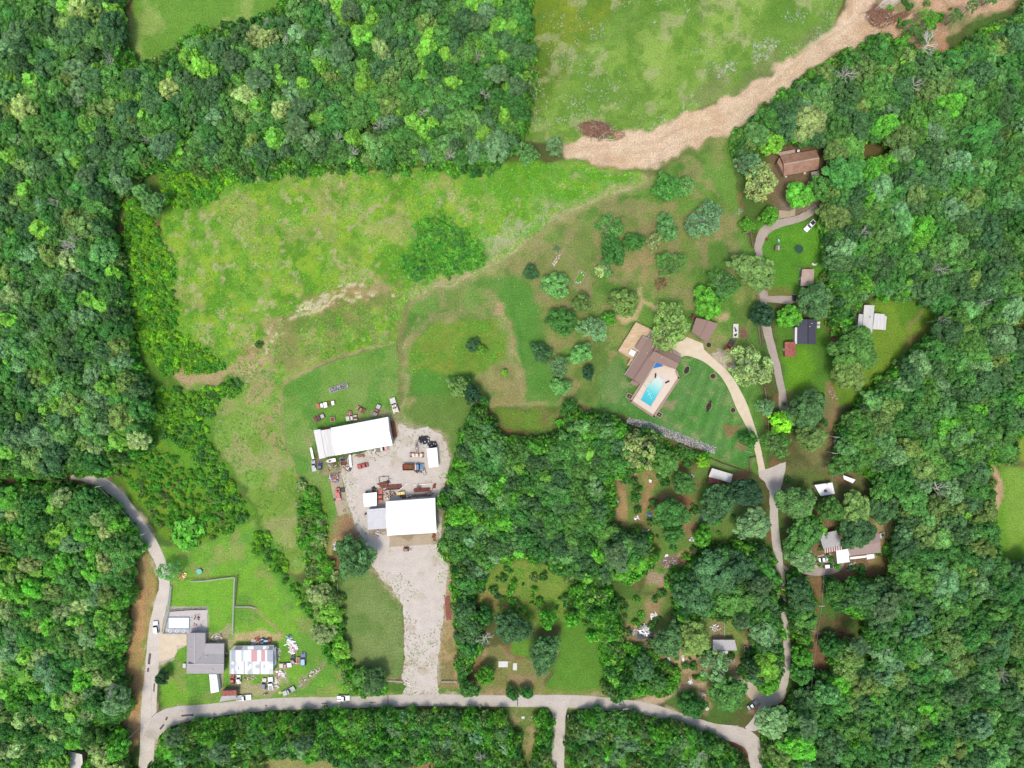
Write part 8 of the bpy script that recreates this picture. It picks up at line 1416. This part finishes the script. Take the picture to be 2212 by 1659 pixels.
poles = {'a': (1788,941,'utility pole above the turning area on the right', 0), 'b': (1785,975,'utility pole just below the uppermost right pole', 0), 'c': (1757,1296,'utility pole in the bare strip right of the lane', .1), 'd': (1728,1548,'leaning pale utility pole at the lower right', 0), 'e': (1148,1640,'utility pole in the lawn strip left of the side road', .3), 'f': (283,1590,'utility pole at the bottom left beside the lane', .2), 'g': (328,1146,'utility pole on the bend of the left lane', .3), 'h': (350,1528,'utility pole at the corner of the left junction', 1.2), 'i': (1345,1512,'utility pole on the bottom road below the junk gardens', .1), 'j': (236,1045,'utility pole near the top of the left lane', .2)}
for k_, (x, y, lb, a) in poles.items(): pole(x, y, lb, 8.5, a)
def wire(a, b_, label): A = W(*poles[a][:2]) + Vector((0, 0, 8)); B = W(*poles[b_][:2]) + Vector((0, 0, 8)); mb = MB(); [mb.tube(A.lerp(B, i / 10) - Vector((0, 0, 1.2 * (1 - (2 * i / 10 - 1) ** 2))), A.lerp(B, (i + 1) / 10) - Vector((0, 0, 1.2 * (1 - (2 * (i + 1) / 10 - 1) ** 2))), .035, .035, 4, False) for i in range(10)]; tag(mb.build('power_line', M_STEEL), label, 'power line')
wire('b', 'c', 'power line crossing the right gardens'); wire('c', 'd', 'power line running down through the brown clearing'); wire('a', 'b', 'short power line between the two upper right poles'); wire('j', 'g', 'power line along the top of the left lane'); wire('g', 'h', 'power line following the left lane past the grey house'); wire('h', 'f', 'power line over the left junction'); wire('i', 'e', 'power line along the bottom road')
# ---------------------------------------------------------------- the right-hand gardens
car(*ZR(1070,1408), 10, 'white sedan parked below the ribbed silver carport', 'sedan', 'white', 4.7, 1.8); car(*ZR(1112,1486), 5, 'black car with a white roof below the white sedan', 'suv', 'black', 4.3, 1.8, roof='white'); car(*ZR(890,1005), 92, 'light blue vehicle half hidden by the yellow-green tree', 'pickup', 'teal', 4.4, 1.8, bed='darkblue', name='pickup_truck', cat='pickup truck')
heap('tractor', 'blue machine with wheels beside the curved asphalt drive', *ZR(1385,1512), 1.5, .6, 16, [PM['darkblue'], PM['sky'], M_DARK], .7, (.4, .8), 25, cat='machine'); heap('bicycle_heap', 'pale bicycles above the blue machine', *ZR(1395,1475), 1.3, .5, 14, [M_STEEL, M_OFFW], .4, (.2, .6), 30, 2, 'bicycles')
car(*ZT(1905,1500), 35, 'silver car between the trees by the lower right bend', 'sedan', 'silver', 4.9, 1.8, roof='white'); t_ = trail_box(*ZT(1812,735), 93, 4.6, 1.5, .5, M_OFFW, M_RUST, 'long narrow boat trailer left of the white boat', 'boat_trailer', 'trailer'); heap('junk_pile', 'pinkish rubbish at the foot of the boat trailer', *ZT(1825,835), .8, .8, 14, [PM['pink'], PM['cream'], M_OFFW], .4, (.3, .7))
t_ = building('tarpaulin', 'dark blue-grey tarpaulin loaded with white junk at the left of the gardens', 'tarpaulin', [ZT(250,400),ZT(480,560)]); mb = MB(); 
for i in range(6):
    for j in range(5): A = W(*ZT(250 + i * 38, 400 + j * 30)); B = W(*ZT(288 + i * 38, 430 + j * 30)); mb.box(((A.x + B.x) / 2, (A.y + B.y) / 2, .45 + R.uniform(-.15, .15)), (abs(B.x - A.x) + .1, abs(A.y - B.y) + .1, .3), 0, R.uniform(-.12, .12))
mb.build('sheet', mat('dark_tarp', s3(66,74,92), .6, .3, 1.5), t_, world=True); heap('junk_pile', 'white slatted junk on top of the dark tarpaulin', *ZT(360,430), 2.4, 2.0, 60, [M_WHITE, M_SILVER, M_OFFW], 1.1, (.25, .8), 0, 2).location.z = .6
heap('junk_pile', 'blue and white rubbish left of the dark tarpaulin', *ZT(180,450), .8, 1.4, 22, [PM['sky'], M_OFFW, M_DARK], .5, (.2, .6)); heap('junk_pile', 'red can by the dark tarpaulin', *ZT(480,395), .5, .4, 6, [PM['red']], .5, (.3, .5))
t_ = thing('timber_frame', 'pale timber lattice of a dismantled shed', 'timber frame', W(*ZT(385,700)), math.radians(-3))
for i in range(9): MB().box((-3.0 + i * .72, R.uniform(-.3, .3), .3 + R.uniform(0, .3)), (.13, 5.0 + R.uniform(-.8, .8), .13), R.uniform(-.07, .07)).build('stud', PM['cream'] if i % 2 else M_OFFW, t_)
for j in range(5): MB().box((R.uniform(-.2, .2), -2.2 + j * 1.05, .62), (6.0, .13, .12), R.uniform(-.05, .05)).build('crosspiece', M_OFFW, t_)
t_ = building('tarpaulin', 'mauve grey tarpaulin over a heap below the grove', 'tarpaulin', [ZT(880,90),ZT(1040,220)]); mb = MB(); mb.slab([W(*ZT(890,110),.6), W(*ZT(960,80),1.1), W(*ZT(1035,150),.7), W(*ZT(1000,200),.5), W(*ZT(900,230),.5)], .5).build('sheet', mat('mauve_tarp', s3(120,108,116), .7, .3, 2), t_, world=True); MB().slab([W(*ZT(960,190),.9), W(*ZT(1040,140),.8), W(*ZT(1000,210),.6), W(*ZT(960,330),.5), W(*ZT(935,330),.5)], .2).build('fold', M_LGREY, t_, world=True)
heap('junk_pile', 'black bags with white lids near the mauve tarpaulin', *ZT(835,270), 1.3, 1.0, 26, [M_DARK, PM['black'], M_WHITE], .6, (.3, .7))
for i, a in enumerate([(490,235,1.4,1.0,'pale branch and board heap on the upper lawn'),(1380,400,1.5,1.4,'white rubbish ring above the grey mobile home'),(1580,250,1.0,1.2,'grey sheets under the grove above the grey mobile home'),(1690,335,.9,.5,'cream box right of the grey sheets'),(690,860,1.2,.5,'white overturned sink among the bushes'),(905,850,.5,1.8,'white planks in the lower gardens'),
    (610,1020,.6,.4,'small white board in the lower gardens'),(1010,1180,.8,.6,'white and blue rubbish by the dirt track'),(1200,1370,.9,.8,'pale mauve scrap by the end of the dirt track'),(1420,870,1.3,.6,'brown reddish pallet stack below the grey mobile home'),(1600,870,.7,.5,'dark wheel pair below the grey mobile home'),(1710,1020,1.1,.7,'pinkish pallet in front of the boat'),
    (2055,1020,1.0,.6,'pale garden frame right of the boat'),(1895,670,.6,.4,'dark blue chair near the boat trailer'),(1920,750,.7,.5,'cream bundle above the boat'),(1255,1570,.6,.6,'white plank on the bank above the bend')]):
    x, y, rx, ry, lb = a; mm = [PM['cream'], M_OFFW, M_WHITE] if i not in (9, 10, 13) else ([M_RUST, PM['maroon']] if i == 9 else [M_DARK, PM['grey']]); heap('junk_pile', lb, *ZT(x, y), rx, ry, 16, mm, .4, (.25, .7), R.uniform(0, 90), 1.5)
heap('junk_pile', 'light blue barrel heap below the boat', *ZT(1942,1078), .9, .8, 14, [PM['sky'], PM['teal']], .7, (.3, .7)); heap('junk_pile', 'blue tarpaulin scrap in the lower gardens', *ZT(1035,925), .6, .7, 10, [PM['sky']], .4, (.3, .7)); t_ = thing('round_pen', 'grey curved pen fence above the grey mobile home', 'pen', W(*ZT(1395,470))); MB().torus((0, 0, .5), 1.5, .08, (0, 0, 1), 24, 5).build('top_rail', M_SILVER, t_); [MB().box((math.cos(a) * 1.5, math.sin(a) * 1.5, .25), (.1, .1, .5)).build('post', M_SILVER, t_) for a in np.arange(0, 6.2, .63)]
fence('fence', 'thin pale fence line above the grey mobile home', [ZT(1500,320),ZT(1495,540)], M_OFFW, 1.0, w=.05)
for i, a in enumerate([(1480,1015,1.0,1.0,[M_WHITE, PM['silver']],'pale lilac tarp covered vehicle on the garden grass'),(1165,290,1.1,.9,[M_OFFW, PM['pink']],'white garden clutter right of the garden loop path'),(1115,235,.8,1.0,[M_OFFW, PM['cream']],'pinkish garden clutter above the loop path'),(825,765,1.0,.8,[M_WHITE, PM['pink']],'white junk left of the garden path'),(980,725,.7,.9,[PM['sky'], PM['blue']],'bright blue tarp beside the garden path'),
    (1000,835,.6,.5,[M_OFFW, M_DARK],'dark and white bits below the blue tarp'),(895,930,2.4,.3,[M_OFFW, M_WHITE],'long white pipe across the garden grass'),(1300,350,.7,.6,[M_WHITE, M_RUST],'white and brown junk left of the bare soil'),(1420,405,.6,.6,[PM['maroon'], M_DARK],'dark red barrel in the gardens'),(1450,330,.5,1.2,[PM['cream'], M_WOOD],'narrow tan ladder near the mobile home'),(1490,275,.6,.5,[M_OFFW, M_DARK],'small white cart near the mobile home'),
    (1600,755,1.3,.6,[PM['darkblue'], PM['black'], PM['blue']],'dark blue covered machine below the wide deep green tree'),(1475,700,.6,.7,[PM['cream'], PM['teal']],'cream and teal boxes at the foot of the emerald tree'),(1800,600,.5,.6,[M_WHITE, PM['silver']],'white bucket amid the wide deep green tree'),(785,200,1.4,2.0,[M_SILVER, M_OFFW, PM['grey']],'grey scrap under the big pale garden tree'),(1185,1205,.25,.25,[M_WHITE],'tiny white bucket above the mulch heap'),(600,560,.4,.4,[M_OFFW],'pale post inside the left garden plot'),(985,325,.4,.6,[M_WHITE],'white chair inside the garden loop path')]):
    x, y, rx, ry, mm, lb = a; heap('junk_pile', lb, *Z0(x, y), rx, ry, 5 * len(mm) + 6, mm, .5, (.25, .7), 0 if i == 6 else R.uniform(0, 60), 2 if i in (6, 9) else .8)
# mulch and brush heaps
def brush(name, label, x, y, rx, ry, n, mats, rot=0, L=(1.5, 4.0), z=1.2, cat='brush pile', th=.08, ad=1.0):
    t_ = thing(name, label, cat, W(x, y), math.radians(rot))
    for mi, m in enumerate(mats):
        mb = MB()
        for i in range(n // len(mats)):
            a = R.uniform(0, 6.28); q_ = math.sqrt(R.random()); c = Vector((math.cos(a) * q_ * rx, math.sin(a) * q_ * ry, R.uniform(.1, z) * (1.15 - q_ * .8))); d = Vector((math.cos(a2 := R.uniform(0, 3.14) * ad), math.sin(a2), R.uniform(-.25, .35))) * R.uniform(*L) / 2; p0 = c - d; p1 = c + d; p0.z = max(.03, p0.z); p1.z = max(.03, p1.z); mb.tube(p0, p1, th * R.uniform(.5, 1.4), th * .4, 4, False)
        o = mb.build(['branches', 'twigs', 'logs', 'roots'][mi % 4], m, t_); o['kind'] = 'stuff'
    mm = MB(); mm.blob((0, 0, .1), 1, 5, 2, .3, (rx * .85, ry * .85, z * .7)); mm.build('core', mats[0], t_); return t_
BR1 = mat('red_brown_twigs', s3(134,98,78), .9, .4, 2); BR2 = mat('dry_twigs', s3(176,140,108), .9, .3, 2); BR3 = mat('bleached_twigs', s3(214,196,176), .9, .2, 2)
brush('brush_pile', 'big reddish brush pile beside the upper part of the dirt track', 1287, 280, 7.2, 3.4, 420, [BR1, BR2, BR1, BR3], -8, (1.2, 3.6), 1.6); brush('brush_pile', 'rootball and bleached trunks at the right end of the reddish brush pile', 1337, 292, 2.4, 2.0, 70, [BR2, BR3], 10, (1, 2.6), 1.2)
t_ = thing('felled_trunk', 'slim bleached trunk lying below the reddish brush pile', 'log', W(1300,301), math.radians(-2)); MB().tube((-5.5, 0, .2), (5.0, 0, .2), .16, .09, 7).build('stem', PALE, t_); MB().tube((1, 0, .2), (3.2, .8, .4), .07, .03, 5).build('limb', PALE, t_)
brush('brush_pile', 'broad heap of uprooted trees in the cleared ground', *ZN(330,200), 5.5, 4.6, 300, [BR1, BR2, BR1, BR3], 20, (1.2, 4), 1.8); brush('brush_pile', 'long bleached trunks laid parallel at the top edge', *ZN(430,60), 6.5, 2.4, 46, [BR3, PALE], 30, (6, 11), 1.0, 'log pile', .16, .08); brush('brush_pile', 'tangled roots at the lower end of the cleared ground heap', *ZN(360,300), 2.6, 2.2, 60, [BR2, BR3], 0, (1.5, 3.5), 1.2)
brush('brush_pile', 'fallen brown trunks right of the cleared ground heap', *ZN(600,220), 4.5, 1.6, 60, [BR1, BR2], 20, (3, 7), .8, 'brush pile', .1, .15); brush('brush_pile', 'reddish branch litter at the edge of the upper right woods', *ZN(330,520), 3.2, 2.0, 60, [BR1, BR2], 40, (2, 4), .6, 'brush pile', .08, .2)
for i, (x0, y0, x1, y1) in enumerate([(1290,300,1560,60),(1190,330,1340,190),(1660,70,1800,-20)]):
    A = W(*ZN(x0, y0)); B = W(*ZN(x1, y1), 9); d = B - A; t_ = thing('leaning_tree', ['long dark leaning trunk over the cleared ground','shorter dark leaning trunk left of the long one','dark leaning trunk at the top edge right'][i], 'leaning tree', A); MB().tube((0, 0, 0), d, .22, .1, 7).build('trunk', BARK, t_)
    for k in range(4): q_ = d * (.6 + .1 * k); MB().tube(q_, q_ + Vector((R.uniform(-1.5, 1.5), R.uniform(-1.5, 1.5), .8)), .07, .03, 5).build('limb', BARK, t_)
    c = bpy.data.objects.new('crown', PROTO['sparse'][i]['me']); col.objects.link(c); c.parent = t_; c.location = d * .95 - Vector((0, 0, 3)); c.scale = (.5, .5, .5); c.color = (*PAL['emerald'], 1)
heap('mulch_heap', 'mauve tan heap of woody rubble beside the garden grove', *Z0(1230,1300), 3.4, 2.0, 120, [PM['cream'], mat('mauve_rubble', s3(150,130,128), .9, .3, 2), M_WOOD], .8, (.15, .6), 10, cat='mulch heap'); heap('mulch_heap', 'tan chip heap at the right end of the woody rubble', *Z0(1530,1160), 1.8, 1.3, 60, [PM['cream'], BR2], .7, (.12, .4), 15, cat='mulch heap')
brush('brush_pile', 'dark brown brush between the two chip heaps', *Z0(1400,1250), 2.6, 1.6, 120, [BR1, BR2], 25, (.8, 2), .8)
t_ = thing('foundation_slab', 'two pale concrete slabs left of a vanished house in the lower clearing', 'concrete slab', W(1090,1435)); MB().box((-.6, .1, .12), (3.8, 2.4, .24)).build('slab', M_OFFW, t_); MB().box((4.2, -.9, .1), (1.6, 2.8, .2)).build('slab', M_OFFW, t_); MB().box((1.9, .9, .08), (1.4, .8, .16)).build('step', M_STONE, t_)
t_ = thing('satellite_box', 'pair of pale green lids on the grass left of the side road', 'lids', W(*T13(1205,1330))); [MB().box((x, 0, .15), (1.3, .9, .3)).build('lid', M_PALEG, t_, .03) for x in (-1.7, 2.2)]
t_ = thing('dark_sign', 'dark post box cluster at the corner of the side road', 'mail boxes', W(*T13(1468,1325))); MB().box((0, 0, .55), (.7, 2.4, 1.1)).build('box', PM['black'], t_, .05); MB().box((0, .5, 1.15), (.5, .9, .12)).build('lid', M_STEEL, t_)
heap('junk_pile', 'orange and grey fallen limbs beside the left lane tree', *ZF(320,800), 1.8, 1.6, 30, [PM['orange'], PM['yellow'], M_SILVER], .5, (.3, .8)); heap('junk_pile', 'white rocks at the mouth of the gravel drive', *T13(435,1110), 1.9, 1.0, 20, [M_WHITE, PM['cream']], .3, (.2, .5), cat='rocks'); heap('junk_pile', 'cluster of pale rocks on the forest gap in the lower left woods', 95, 1325, 2.0, 1.2, 14, [M_RUST, PM['cream']], .3, (.3, .8), cat='rocks')
fence('survey_post', 'low white rail on the lawn by the end of the concrete drive', [T22(402,1262),T22(440,1272)], M_WHITE2, .8, 3, 1, .06, 'rail'); heap('junk_pile', 'broken pale stones on the bank above the turning area', 1800, 850, 1.4, 3.0, 40, [PM['pink'], PM['cream'], M_WOOD], .2, (.1, .4), 30, cat='rocks')
print('objects', len(bpy.data.objects))
